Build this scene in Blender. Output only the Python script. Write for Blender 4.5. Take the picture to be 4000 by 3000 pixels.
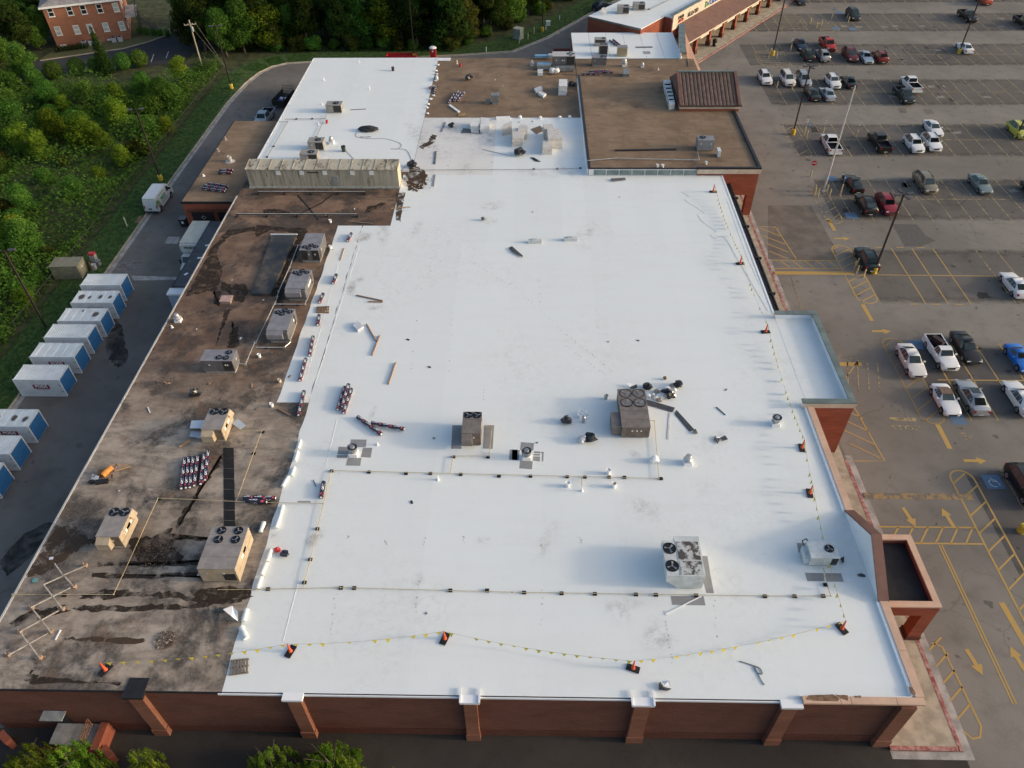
import bpy, bmesh, math, random
from mathutils import Vector, Matrix
R = math.radians
random.seed(7)
for o in list(bpy.data.objects): bpy.data.objects.remove(o)
SC = bpy.context.scene
COL = SC.collection
# ------------------------------------------------------------------ camera
FOC = 2963.17                      # focal length in 4000-px units
YAW, PIT, ROL, CAMH = -0.0273180, 0.7557928, -0.0123564, 56.5
def cam_axes():
    cp, sp = math.cos(PIT), math.sin(PIT)
    f = Vector((math.sin(YAW)*cp, math.cos(YAW)*cp, -sp))
    r = Vector((math.cos(YAW), -math.sin(YAW), 0)); u = r.cross(f)
    return math.cos(ROL)*r+math.sin(ROL)*u, -math.sin(ROL)*r+math.cos(ROL)*u, f
AR, AU, AF = cam_axes()
cam = bpy.data.cameras.new('drone_camera'); camo = bpy.data.objects.new('drone_camera', cam); COL.objects.link(camo)
cam.sensor_width = 36; cam.lens = FOC/4000*36; cam.clip_start = .5; cam.clip_end = 3000
camo.matrix_world = Matrix(((AR.x, AU.x, -AF.x, 0), (AR.y, AU.y, -AF.y, 0), (AR.z, AU.z, -AF.z, CAMH), (0, 0, 0, 1)))
SC.camera = camo
# ------------------------------------------------------------------ sky, sun, exposure
SUN_EL, SUN_AZ = R(14.5), R(-2.5)     # azimuth measured from +X towards +Y
sd = Vector((math.cos(SUN_EL)*math.cos(SUN_AZ), math.cos(SUN_EL)*math.sin(SUN_AZ), math.sin(SUN_EL)))
world = bpy.data.worlds.new('World'); SC.world = world; world.use_nodes = True
wn = world.node_tree.nodes; wl = world.node_tree.links
sky = wn.new('ShaderNodeTexSky'); sky.sky_type = 'NISHITA'; sky.sun_disc = False
sky.sun_elevation = SUN_EL; sky.sun_rotation = R(90)-SUN_AZ
sky.air_density = 1.0; sky.dust_density = 4.6; sky.ozone_density = 1.5
wl.new(sky.outputs[0], wn['Background'].inputs[0]); wn['Background'].inputs[1].default_value = 0.15
sl = bpy.data.lights.new('sun', 'SUN'); sl.energy = 1.25; sl.angle = R(4); sl.color = (1.0, .80, .60)
slo = bpy.data.objects.new('sun', sl); COL.objects.link(slo)
slo.rotation_euler = sd.to_track_quat('Z', 'Y').to_euler(); slo.location = (120, 0, 80)
vs = SC.view_settings; vs.view_transform = 'Standard'; vs.look = 'None'; vs.gamma = 1; vs.exposure = 0.70
SC.cycles.max_bounces = 6; SC.cycles.transparent_max_bounces = 12
# ------------------------------------------------------------------ photo pixel -> point on a real plane
TO = {c+r: (1000*i, 750*j) for i, c in enumerate('ABCD') for j, r in enumerate('1234')}
TK = 1000/2212
def ray(x, y): return AF+AR*((x-2000)/FOC)+AU*((1500-y)/FOC)
def P(x, y, z=0.):
    d = ray(x, y); t = (z-CAMH)/d.z
    return Vector((d.x*t, d.y*t, z))
def q(t, x, y, z=0.): o = TO[t]; return P(o[0]+x*TK, o[1]+y*TK, z)
Z = 6.3          # main roof plane
ZT = 7.25        # taller store roof
# ------------------------------------------------------------------ materials
MATS = {}
def ND(nt, typ, **kw):
    n = nt.nodes.new(typ)
    for k, v in kw.items():
        if k == 'i':
            for kk, vv in v.items(): n.inputs[kk].default_value = vv
        else: setattr(n, k, v)
    return n
def mixc(nt, fac, a, b, bt='MIX'):
    m = nt.nodes.new('ShaderNodeMix'); m.data_type = 'RGBA'; m.blend_type = bt
    for s, v in ((m.inputs[0], fac), (m.inputs[6], a), (m.inputs[7], b)):
        if hasattr(v, 'is_linked') or hasattr(v, 'node'): nt.links.new(v, s)
        elif isinstance(v, (int, float)): s.default_value = v
        else: s.default_value = (*v[:3], 1)
    return m.outputs[2]
def noise(nt, vec, scale, detail=4, rough=.55, dist=0, map_=None):
    if map_ is not None:
        mp = ND(nt, 'ShaderNodeMapping'); mp.inputs['Scale'].default_value = map_; nt.links.new(vec, mp.inputs[0]); vec = mp.outputs[0]
    n = ND(nt, 'ShaderNodeTexNoise', i={'Scale': scale, 'Detail': detail, 'Roughness': rough, 'Distortion': dist}); nt.links.new(vec, n.inputs[0])
    return n.outputs[0]
def ramp(nt, fac, a, b, smooth=True):
    m = ND(nt, 'ShaderNodeMapRange', interpolation_type='SMOOTHSTEP' if smooth else 'LINEAR', i={'From Min': a, 'From Max': b}); nt.links.new(fac, m.inputs[0]); return m.outputs[0]
def mth(nt, op, a, b=0.):
    m = ND(nt, 'ShaderNodeMath', operation=op)
    for s, v in zip(m.inputs, (a, b)):
        if isinstance(v, (int, float)): s.default_value = v
        else: nt.links.new(v, s)
    return m.outputs[0]
def newmat(name):
    m = bpy.data.materials.new(name); m.use_nodes = True; nt = m.node_tree
    b = nt.nodes['Principled BSDF']; g = ND(nt, 'ShaderNodeNewGeometry'); MATS[name] = m
    return m, nt, b, g.outputs['Position']
def bump(nt, b, h, strength=.3, dist=.02):
    n = ND(nt, 'ShaderNodeBump', i={'Strength': strength, 'Distance': dist}); nt.links.new(h, n.inputs['Height']); nt.links.new(n.outputs[0], b.inputs['Normal'])
def M(name, col, rough=.7, var=.15, scale=1.2, metal=0., col2=None, spec=.4, coat=0., bmp=0., map_=None, orand=0., lo=.35, hi=.65):
    if name in MATS: return MATS[name]
    m, nt, b, pos = newmat(name)
    f = ramp(nt, noise(nt, pos, scale, 5, .6, map_=map_), lo, hi)
    a = tuple(c*(1-var) for c in col); c2 = col2 or tuple(min(1, c*(1+var)) for c in col)
    out = mixc(nt, f, a, c2)
    if orand:
        oi = ND(nt, 'ShaderNodeObjectInfo'); k = ND(nt, 'ShaderNodeMapRange', i={'To Min': 1-orand, 'To Max': 1+orand}); nt.links.new(oi.outputs['Random'], k.inputs[0])
        hs = ND(nt, 'ShaderNodeHueSaturation'); nt.links.new(k.outputs[0], hs.inputs['Value']); nt.links.new(out, hs.inputs['Color']); out = hs.outputs[0]
    nt.links.new(out, b.inputs['Base Color'])
    b.inputs['Roughness'].default_value = rough; b.inputs['Metallic'].default_value = metal; b.inputs['Specular IOR Level'].default_value = spec
    b.inputs['Coat Weight'].default_value = coat; b.inputs['Coat Roughness'].default_value = .08
    if bmp: bump(nt, b, noise(nt, pos, scale*6, 3), bmp)
    return m
# ------------------------------------------------------------------ mesh collecting
class MB:
    def __init__(s): s.v = []; s.f = []; s.mi = []; s.m = []
    def mat(s, m):
        if m not in s.m: s.m.append(m)
        return s.m.index(m)
    def add(s, vs, fs, m):
        n = len(s.v); k = s.mat(m); s.v += [tuple(v) for v in vs]
        for f in fs: s.f.append(tuple(n+i for i in f)); s.mi.append(k)
        return s
    def box(s, x0, x1, y0, y1, z0, z1, m, rz=0, piv=None):
        vs = [Vector((x, y, z)) for z in (z0, z1) for x, y in ((x0, y0), (x1, y0), (x1, y1), (x0, y1))]
        if rz:
            pv = Vector(piv) if piv else Vector(((x0+x1)/2, (y0+y1)/2, 0)); rot = Matrix.Rotation(rz, 4, 'Z')
            vs = [rot @ (v-pv)+pv for v in vs]
        return s.add(vs, [(3, 2, 1, 0), (4, 5, 6, 7), (0, 1, 5, 4), (1, 2, 6, 5), (2, 3, 7, 6), (3, 0, 4, 7)], m)
    def hexa(s, b4, t4, m):
        return s.add(list(b4)+list(t4), [(3, 2, 1, 0), (4, 5, 6, 7), (0, 1, 5, 4), (1, 2, 6, 5), (2, 3, 7, 6), (3, 0, 4, 7)], m)
    def prism(s, poly, z0, z1, m, mt=None):
        n = len(poly); a = sum(poly[i][0]*poly[(i+1) % n][1]-poly[(i+1) % n][0]*poly[i][1] for i in range(n))
        if a < 0: poly = poly[::-1]
        b = [(p[0], p[1], z0) for p in poly]; t = [(p[0], p[1], z1) for p in poly]
        s.add(b+t, [(i, (i+1) % n, n+(i+1) % n, n+i) for i in range(n)]+[tuple(range(n))[::-1]], m)
        s.add(t, [tuple(range(n))], mt or m); return s
    def sheet(s, poly, z, m):
        n = len(poly); a = sum(poly[i][0]*poly[(i+1) % n][1]-poly[(i+1) % n][0]*poly[i][1] for i in range(n))
        if a < 0: poly = poly[::-1]
        return s.add([(p[0], p[1], p[2] if len(p) > 2 and z is None else z) for p in poly], [tuple(range(n))], m)
    def tube(s, p0, p1, r, m, n=8, r2=None, caps=True):
        p0, p1 = Vector(p0), Vector(p1); d = (p1-p0); r2 = r if r2 is None else r2
        if d.length < 1e-6: return s
        qn = d.to_track_quat('Z', 'Y').to_matrix(); ring = [qn @ Vector((math.cos(6.28319*i/n), math.sin(6.28319*i/n), 0)) for i in range(n)]
        fs = [(i, (i+1) % n, n+(i+1) % n, n+i) for i in range(n)]
        if caps: fs += [tuple(range(n))[::-1], tuple(range(n, 2*n))]
        return s.add([p0+v*r for v in ring]+[p1+v*r2 for v in ring], fs, m)
    def path(s, pts, r, m, n=6):
        for a, b in zip(pts, pts[1:]): s.tube(a, b, r, m, n)
        return s
    def lathe(s, c, prof, m, n=14):          # prof: (r, z)
        c = Vector(c); vs = []; k = len(prof)
        for r, z in prof: vs += [c+Vector((r*math.cos(6.28319*i/n), r*math.sin(6.28319*i/n), z)) for i in range(n)]
        fs = [(j*n+i, j*n+(i+1) % n, (j+1)*n+(i+1) % n, (j+1)*n+i) for j in range(k-1) for i in range(n)]
        fs += [tuple(range((k-1)*n, k*n))]; return s.add(vs, fs, m)
    def blob(s, c, rad, m, seed=0, jit=.25, sub=2, flat=True):
        rnd = random.Random(seed); bm = bmesh.new(); bmesh.ops.create_icosphere(bm, subdivisions=sub, radius=1)
        vs = []
        for v in bm.verts:
            k = 1+rnd.uniform(-jit, jit); z = v.co.z*k
            if flat and z < -.35: z = -.35
            vs.append((c[0]+v.co.x*k*rad[0], c[1]+v.co.y*k*rad[1], c[2]+z*rad[2]))
        s.add(vs, [tuple(v.index for v in f.verts) for f in bm.faces], m); bm.free(); return s
    def strip(s, pts, w, z, m):                # flat ribbon along pts
        L = []; n = len(pts)
        for i, p in enumerate(pts):
            a = Vector(pts[max(i-1, 0)][:2]); b = Vector(pts[min(i+1, n-1)][:2]); d = (b-a).normalized(); nn = Vector((-d.y, d.x))*w/2
            L.append(((p[0]+nn.x, p[1]+nn.y, z), (p[0]-nn.x, p[1]-nn.y, z)))
        vs = [v for l in L for v in l]; s.add(vs, [(2*i, 2*i+1, 2*i+3, 2*i+2) for i in range(n-1)], m); return s
    def rail(s, pts, w, h, z, m):              # box section along pts
        for a, b in zip(pts, pts[1:]):
            a, b = Vector(a[:2]), Vector(b[:2]); d = (b-a); u = d.normalized(); nn = Vector((-u.y, u.x))*w/2; e = u*.0
            s.prism([(a-e+nn)[:], (a-e-nn)[:], (b+e-nn)[:], (b+e+nn)[:]], z, z+h, m)
        return s
    def mesh(s, name='mesh', smooth=None):
        me = bpy.data.meshes.new(name); me.from_pydata(s.v, [], s.f)
        for m in s.m: me.materials.append(m)
        me.polygons.foreach_set('material_index', s.mi)
        if smooth is not None:
            me.polygons.foreach_set('use_smooth', [True]*len(me.polygons))
            me.set_sharp_from_angle(angle=R(smooth))
        me.update(); return me
    def build(s, name, parent=None, loc=(0, 0, 0), rz=0, smooth=None):
        return link(name, s.mesh(name, smooth), parent, loc, rz)
def link(name, me, parent=None, loc=(0, 0, 0), rz=0):
    o = bpy.data.objects.new(name, me); COL.objects.link(o); o.location = loc; o.rotation_euler = (0, 0, rz)
    if parent: o.parent = parent
    return o
def tag(o, label, cat, group=None):
    o['label'] = label; o['category'] = cat
    if group: o['group'] = group
    return o
def thing(name, label, cat, loc=(0, 0, 0), rz=0, group=None):
    o = bpy.data.objects.new(name, None); COL.objects.link(o); o.location = loc; o.rotation_euler = (0, 0, rz); o.empty_display_size = .2
    return tag(o, label, cat, group)
def struct(name, mb, kind='structure'):
    o = mb.build(name); o['kind'] = kind; return o
def rot2(x, y, a): return (x*math.cos(a)-y*math.sin(a), x*math.sin(a)+y*math.cos(a))
TXT = {}
def text_mesh(body, size, mat, align='CENTER', name='lettering', bold=0.0):
    k = (body, size, mat.name, bold)
    if k in TXT: return TXT[k]
    c = bpy.data.curves.new('txt', 'FONT'); c.body = body; c.size = size; c.align_x = align; c.align_y = 'CENTER'; c.resolution_u = 2; c.offset = bold
    o = bpy.data.objects.new('txt', c); COL.objects.link(o)
    dg = bpy.context.evaluated_depsgraph_get(); me = bpy.data.meshes.new_from_object(o.evaluated_get(dg)); bpy.data.objects.remove(o)
    me.name = name; me.materials.clear(); me.materials.append(mat); TXT[k] = me; return me
def jag(pts, amp, n, seed=0):      # uneven closed outline through pts
    rnd = random.Random(seed); out = []; k = len(pts)
    for i in range(k):
        a = Vector(pts[i][:2]); b = Vector(pts[(i+1) % k][:2])
        for j in range(n):
            p = a.lerp(b, j/n); out.append((p.x+rnd.uniform(-amp, amp), p.y+rnd.uniform(-amp, amp)))
    return out
# ================================================================== MATERIALS used by the setting
def asphalt(name, c1, c2, crack=.5, oil=.5, fade=False):
    m, nt, b, pos = newmat(name)
    big = noise(nt, pos, .06, 4, .6); mid = noise(nt, pos, .5, 5, .65); fine = noise(nt, pos, 9, 3, .7)
    col = mixc(nt, ramp(nt, big, .35, .65), c1, c2)
    col = mixc(nt, mth(nt, 'MULTIPLY', ramp(nt, mid, .45, .8), .45), col, tuple(c*.45 for c in c1))
    col = mixc(nt, mth(nt, 'MULTIPLY', ramp(nt, fine, .3, .75), .22), col, tuple(min(1, c*1.5) for c in c2))
    wob = noise(nt, pos, .35, 3); wv = ND(nt, 'ShaderNodeVectorMath', operation='ADD'); sc = ND(nt, 'ShaderNodeVectorMath', operation='SCALE', i={'Scale': 2.2})
    cmb = ND(nt, 'ShaderNodeCombineXYZ'); nt.links.new(wob, cmb.inputs[0]); nt.links.new(noise(nt, pos, .4, 3), cmb.inputs[1]); nt.links.new(cmb.outputs[0], sc.inputs[0])
    nt.links.new(pos, wv.inputs[0]); nt.links.new(sc.outputs[0], wv.inputs[1])
    vo = ND(nt, 'ShaderNodeTexVoronoi', feature='DISTANCE_TO_EDGE', i={'Scale': .13}); nt.links.new(wv.outputs[0], vo.inputs['Vector'])
    ck = mth(nt, 'MULTIPLY', mth(nt, 'SUBTRACT', 1., ramp(nt, vo.outputs[0], .002, .009)), mth(nt, 'MULTIPLY', ramp(nt, noise(nt, pos, .05, 2), .45, .6), crack))
    col = mixc(nt, ck, col, (.02, .018, .016))
    sp = mth(nt, 'MULTIPLY', ramp(nt, noise(nt, pos, .9, 2, .4), .68, .74), oil)
    col = mixc(nt, sp, col, (.03, .028, .026))
    nt.links.new(col, b.inputs['Base Color']); b.inputs['Roughness'].default_value = .93; b.inputs['Specular IOR Level'].default_value = .2
    if fade:      # worn uneven margin of the dirty stall strips
        tc = ND(nt, 'ShaderNodeTexCoord'); sx = ND(nt, 'ShaderNodeSeparateXYZ'); nt.links.new(tc.outputs['Generated'], sx.inputs[0])
        e = mth(nt, 'ABSOLUTE', mth(nt, 'SUBTRACT', mth(nt, 'MULTIPLY', sx.outputs[1], 2.), 1.))
        nt.links.new(mth(nt, 'SUBTRACT', 1., ramp(nt, mth(nt, 'ADD', e, mth(nt, 'MULTIPLY', noise(nt, pos, .5, 5, .65), .5)), .95, 1.28)), b.inputs['Alpha'])
    bump(nt, b, fine, .25, .01); return m
ASPH = asphalt('parking_asphalt', (.168, .153, .132), (.240, .220, .190), .22)
ASPHS = asphalt('stall_asphalt', (.098, .090, .080), (.150, .136, .120), .2, .8, True)
ASPHS2 = asphalt('dark_stall_asphalt', (.082, .078, .073), (.135, .125, .115), .2, .8, True)
ASPHD = asphalt('drive_asphalt', (.120, .110, .098), (.190, .175, .155), .25, .3)
ASPHN = asphalt('office_lot_asphalt', (.035, .036, .042), (.06, .06, .066), .1, .1)
def brickmat(name, c1, c2):
    m, nt, b, pos = newmat(name)
    col = mixc(nt, ramp(nt, noise(nt, pos, 1.4, 4, .7, map_=(.6, .6, 9)), .3, .7), c1, c2)
    col = mixc(nt, mth(nt, 'MULTIPLY', ramp(nt, noise(nt, pos, .25, 4, .6, map_=(1, 1, 2.5)), .4, .7), .4), col, tuple(c*.55 for c in c1))
    col = mixc(nt, mth(nt, 'MULTIPLY', ramp(nt, noise(nt, pos, 14, 2, .7, map_=(1, 1, 2.2)), .5, .8), .35), col, (.36, .30, .26))
    nt.links.new(col, b.inputs['Base Color']); b.inputs['Roughness'].default_value = .9; b.inputs['Specular IOR Level'].default_value = .2; return m
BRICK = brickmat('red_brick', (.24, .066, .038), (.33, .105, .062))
BRICKSH = brickmat('shaded_front_brick', (.130, .052, .035), (.195, .082, .056))  # front wall only: shade painted in as a darker brick colour
BRICKP = brickmat('pilaster_brick', (.215, .088, .054), (.29, .125, .078))
BRICKD = brickmat('dark_brick', (.10, .035, .024), (.15, .055, .036))
BRICKO = brickmat('office_brick', (.29, .118, .070), (.39, .175, .108))
def oldroof(name, cols, dark, thr=(.52, .62), rust=.5, cols2=None):
    m, nt, b, pos = newmat(name)
    if cols2:      # the surfacing changes from grey-tan to brown towards the back
        sy = ND(nt, 'ShaderNodeSeparateXYZ'); nt.links.new(pos, sy.inputs[0]); fy = ramp(nt, mth(nt, 'ADD', sy.outputs[1], mth(nt, 'MULTIPLY', noise(nt, pos, .12, 5, .65), 26.)), 58., 74.)
        cols = [mixc(nt, fy, a, c) for a, c in zip(cols, cols2)]
    n1 = noise(nt, pos, .22, 7, .66, .15, map_=(1, .75, 1)); n2 = noise(nt, pos, .7, 6, .74, .2, map_=(.45, 1.3, 1)); n3 = noise(nt, pos, 5, 4, .75)
    col = mixc(nt, ramp(nt, n1, .36, .62), cols[0], cols[1])
    col = mixc(nt, mth(nt, 'MULTIPLY', ramp(nt, n2, .40, .68), .8), col, cols[2])
    col = mixc(nt, mth(nt, 'MULTIPLY', ramp(nt, noise(nt, pos, .2, 8, .7, .25), *thr), .88), col, dark)
    col = mixc(nt, mth(nt, 'MULTIPLY', ramp(nt, noise(nt, pos, .4, 4, .6), .56, .7), rust), col, (.20, .105, .055))
    col = mixc(nt, mth(nt, 'MULTIPLY', ramp(nt, n3, .35, .8), .3), col, tuple(c*1.35 for c in cols[1]) if not cols2 else cols[1])
    nt.links.new(col, b.inputs['Base Color']); b.inputs['Roughness'].default_value = .9; b.inputs['Specular IOR Level'].default_value = .25
    bump(nt, b, n3, .3, .02); return m
OLDF = oldroof('weathered_roof', ((.25, .20, .155), (.44, .37, .30), (.15, .125, .105)), (.042, .040, .039), (.46, .60), .35, ((.145, .088, .060), (.265, .175, .120), (.115, .075, .054)))
OLDM = oldroof('brown_wet_roof', ((.145, .088, .060), (.265, .175, .120), (.115, .075, .054)), (.026, .023, .021), (.54, .64), .55)
OLDB = oldroof('brown_granule_roof', ((.195, .132, .084), (.27, .190, .124), (.145, .108, .075)), (.066, .056, .046), (.53, .72), .4)
def membrane(name, c, dirt=.18):
    m, nt, b, pos = newmat(name)
    oi = ND(nt, 'ShaderNodeObjectInfo'); k = ND(nt, 'ShaderNodeMapRange', i={'To Min': .98, 'To Max': 1.015}); nt.links.new(oi.outputs['Random'], k.inputs[0])
    n1 = noise(nt, pos, .09, 5, .6, .5); n2 = noise(nt, pos, 1.3, 5, .7, 1.); n3 = noise(nt, pos, .6, 4, .6, map_=(.2, 1.6, 1))
    col = mixc(nt, mth(nt, 'MULTIPLY', mth(nt, 'MULTIPLY', ramp(nt, n1, .42, .7), ramp(nt, n2, .42, .75)), dirt*1.6), c, (.42, .36, .30))
    col = mixc(nt, mth(nt, 'MULTIPLY', ramp(nt, n3, .45, .75), .10), col, (.60, .60, .59))
    col = mixc(nt, mth(nt, 'MULTIPLY', ramp(nt, noise(nt, pos, 2.6, 3, .5, 2.), .70, .76), dirt*1.3), col, (.22, .19, .17))
    hs = ND(nt, 'ShaderNodeHueSaturation'); nt.links.new(k.outputs[0], hs.inputs['Value']); nt.links.new(col, hs.inputs['Color'])
    nt.links.new(hs.outputs[0], b.inputs['Base Color']); b.inputs['Roughness'].default_value = .55; b.inputs['Specular IOR Level'].default_value = .3
    bump(nt, b, noise(nt, pos, .5, 5, .6, .8), .35, .05); return m
TPO = membrane('white_membrane', (.78, .815, .80), .15)
TPOD = membrane('soiled_white_membrane', (.74, .73, .70), .7)
TPOW = M('fresh_white_membrane', (.84, .85, .86), .5, .04, .8)
CONC = M('concrete', (.40, .345, .255), .9, .2, .9, bmp=.1)
CONCG = M('grey_concrete', (.36, .34, .31), .9, .25, .8)
REDP = M('faded_red_paint', (.42, .10, .085), .85, .35, 2.5, col2=(.46, .27, .23))
YEL = M('yellow_road_paint', (.55, .345, .09), .85, .12, 2.6, col2=(.40, .29, .14), lo=.42, hi=.72)
YELF = M('worn_yellow_paint', (.175, .150, .118), .9, .15, 1.6, col2=(.42, .33, .16), lo=.38, hi=.62)
BLUP = M('blue_road_paint', (.10, .26, .46), .85, .3, 3, col2=(.13, .17, .22))
WHIP = M('worn_white_paint', (.52, .52, .50), .85, .25, 3)
TANC = M('tan_coping_metal', (.60, .395, .275), .6, .1, .6)
BRNM = M('brown_metal', (.17, .085, .065), .55, .15, .7)
BRNR = M('brown_standing_seam', (.29, .17, .13), .5, .12, .5)
GRNC = M('grey_green_coping', (.15, .19, .18), .5, .2, .8)
BLK = M('black_trim', (.018, .017, .019), .5, .2, 2)
CREAM = M('cream_band', (.55, .475, .38), .8, .1, .8)
GLASS = M('dark_glass', (.02, .026, .03), .06, .1, .5, spec=.8)
GLAST = M('teal_glass', (.16, .22, .22), .12, .2, .7, spec=.7)
WHT = M('white_paint', (.78, .79, .80), .45, .05, 1)
STEEL = M('galvanised_steel', (.42, .43, .44), .38, .15, 2, metal=.7)
LEAFG = None
# ================================================================== GROUND
EARTH = M('woodland_floor', (.040, .058, .018), .95, .3, .6, col2=(.085, .085, .034), bmp=.4)
GRASS = M('verge_grass', (.035, .075, .014), .95, .25, 1.4, col2=(.07, .12, .026), bmp=.6)
struct('ground', MB().sheet([(-900, -500), (900, -500), (900, 1400), (-900, 1400)], -.03, EARTH))
KERB = [(-54.7, -10), (-54.7, 60), (-54.7, 103), (-54.4, 133), (-53.6, 142), (-52.4, 147.2), (-50.6, 150.4), (-48, 152.2), (-43.2, 152.9), (-30, 154.3), (-15, 156.3), (-3.5, 158.3), (3.5, 166), (12.9, 180.4), (20.9, 191.8), (45, 226)]
struct('service_drive', MB().sheet([(-54.7, -40), (31.3, -40), (31.3, 151), (20, 150), (12, 165), (40, 205), (62, 226)]+KERB[::-1], 0, ASPHD))
WY0 = 22.64
struct('front_drive', MB().sheet([(-54.7, -40), (31.3, -40), (31.3, 21.4), (26.1, 21.4), (26.1, WY0), (-38.3, WY0), (-44, 22), (-54.7, 21)], .003, asphalt('shaded_front_asphalt', (.036, .032, .029), (.066, .058, .051), .15, .2)))  # darker copy of the drive asphalt, shade before the wall put into its colour
struct('parking_lot', MB().sheet([(31.3, -40), (260, -40), (260, 330), (150, 330), (31.3, 151)], 0, ASPH))
out = [(-59.6, -10), (-59.6, 60), (-59.5, 103), (-59.2, 133), (-58.4, 146), (-55, 154.5), (-49, 157.5), (-43, 158), (-30, 158.3), (-17, 160), (-8, 164), (0, 172), (8, 184), (15, 196), (40, 232)]
struct('grass_verge', MB().sheet(KERB+out[::-1], .09, GRASS))
kb = MB(); kb.rail(KERB, .22, .17, -.02, CONC); struct('kerb', kb)
gt = MB(); gt.strip([(x+.45, y-.1) for x, y in KERB], .55, .004, CONCG); struct('gutter', gt)
# right hand pavement with painted kerb
struct('pavement', MB().prism([(26.1, 22.05), (30.95, 22.05), (30.95, 151.3), (26.1, 151.3)], -.02, .15, CONC))
kb = MB(); kb.rail([(26.1, 22.12), (31.0, 22.12)], .3, .165, 0, REDP); kb.rail([(31.08, 21.97), (31.08, 49.3)], .3, .165, 0, REDP); kb.rail([(31.08, 66), (31.08, 151)], .3, .165, 0, REDP); struct('painted_kerb', kb)
gt = MB(); gt.sheet([(26.1, 21.4), (31.9, 21.4), (31.9, 50), (31.25, 50), (31.25, 21.95), (26.1, 21.95)], .004, CONCG); gt.sheet([(31.25, 66), (31.75, 66), (31.75, 151), (31.25, 151)], .004, CONCG); struct('gutter', gt)
# joints of the pavement slabs
jt = MB()
for y in [24.3+2.6*i for i in range(11)]: jt.box(26.3, 30.9, y-.02, y+.02, .148, .153, CONCG)
for y in [66+3*i for i in range(10)]: jt.box(26.3, 30.9, y-.02, y+.02, .148, .153, CONCG)
jt.build('slab_joint', bpy.data.objects['pavement'])
LOT = bpy.data.objects['parking_lot']; DRV = bpy.data.objects['service_drive']
def sheet_part(name, poly, z, m, parent): return MB().sheet(poly, z, m).build(name, parent)
# darker stall rows
ROWS = [42.2, 61.0, 80.6, 99.6, 118.7, 137.9, 156.3, 175.2, 194.2]
for i, y in enumerate(ROWS):
    xa = 43 if i not in (0,) else 42
    for k in range(6):
        if i == 0 and k > 2: continue
        x0 = xa+k*17
        pts = [(x0, y-6.0), (x0+16.99, y-6.0), (x0+16.99, y+6.0), (x0, y+6.0)]
        sheet_part('stall_bay', jag(pts, .3, 9, i*7+k) if 0 else [(px_+(.0), py_+random.Random(int(px_*3+py_)).uniform(-.1, .1)) for px_, py_ in pts[:1]+[(x0+2.4*j, y-6.0) for j in range(1, 7)]+pts[1:3]+[(x0+16.99-2.4*j, y+6.0) for j in range(1, 7)]+pts[3:]], .004, ASPHS2 if i < 2 else ASPHS, LOT)
# asphalt patches
sheet_part('asphalt_patch', [q('D2', *p)[:2] for p in ((1075, 278), (1285, 280), (1360, 375), (1450, 420), (1320, 472), (1180, 470))], .006, M('new_patch', (.105, .098, .09), .9, .15, 3), LOT)
PATCHD = M('dark_lane_asphalt', (.150, .130, .108), .92, .2, .4)
sheet_part('asphalt_patch', [q('D2', *p)[:2] for p in ((0, 115), (370, 115), (570, 460), (600, 600), (0, 580))], .005, PATCHD, LOT)
for t, pts in (('D1', ((1120, 930), (1190, 930), (1200, 975), (1140, 975))), ('D1', ((1340, 945), (1410, 945), (1440, 985), (1365, 990)))):
    sheet_part('asphalt_patch', [q(t, *p)[:2] for p in pts], .006, PATCHD, LOT)
# wet and oily stains
WET = M('wet_stain', (.020, .018, .017), .85, .3, 3, spec=.12)
def patchy(name, c, lo, hi, sc):
    m, nt, b, pos = newmat(name); nt.links.new(mixc(nt, noise(nt, pos, 2.5, 4), tuple(k*.7 for k in c), tuple(k*1.5 for k in c)), b.inputs['Base Color']); nt.links.new(mth(nt, 'MULTIPLY', ramp(nt, noise(nt, pos, sc, 7, .72, .5), lo, hi), .93), b.inputs['Alpha']); b.inputs['Roughness'].default_value = .85; b.inputs['Specular IOR Level'].default_value = .15; return m
RWET = patchy('patchy_roof_stain', (.036, .027, .021), .33, .58, .9)
DWET = patchy('patchy_wet_asphalt', (.035, .034, .033), .30, .66, .5)
RSILT = patchy('patchy_silt', (.070, .048, .034), .36, .52, .9)
OIL = M('oil_stain', (.035, .031, .028), .8, .3, 3)
def stain(name, t, pts, z, m, parent, amp=.15, n=5, seed=0, dz=.006):
    poly = [q(t, *p, z)[:2] for p in pts]
    return MB().sheet(jag(poly, amp, n, seed), z+dz, m).build(name, parent)
stain('wet_stain', 'A2', ((985, 1095), (1040, 1130), (1065, 1240), (1085, 1330), (1105, 1440), (1060, 1500), (1010, 1525), (975, 1490), (945, 1440), (920, 1370), (905, 1310), (925, 1255), (990, 1165)), 0, DWET, DRV, .18, 4, 3)
stain('wet_stain', 'A3', ((0, 1530), (200, 1290), (420, 1200), (490, 1200), (260, 1500), (60, 1660)), 0, DWET, DRV, .15, 4, 4)
stain('pale_worn_patch', 'A2', ((1130, 725), (1530, 735), (1530, 760), (1160, 762)), 0, CONCG, DRV, .06, 4, 5)
stain('pale_worn_patch', 'A2', ((1000, 630), (1150, 590), (1250, 620), (1120, 690), (1000, 680)), 0, M('pale_asphalt', (.17, .155, .14), .9, .3, 2), DRV, .3, 4, 6)
stain('manhole_slab', 'A2', ((1455, 385), (1560, 388), (1530, 450), (1420, 445)), 0, CONCG, DRV, .02, 2, 6)
stain('manhole_slab', 'A2', ((1195, 215), (1240, 210), (1210, 275), (1158, 270)), 0, M('bare_clay', (.26, .15, .09), .9, .2, 3), DRV, .1, 3, 6, .1)
rs = random.Random(5)
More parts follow.
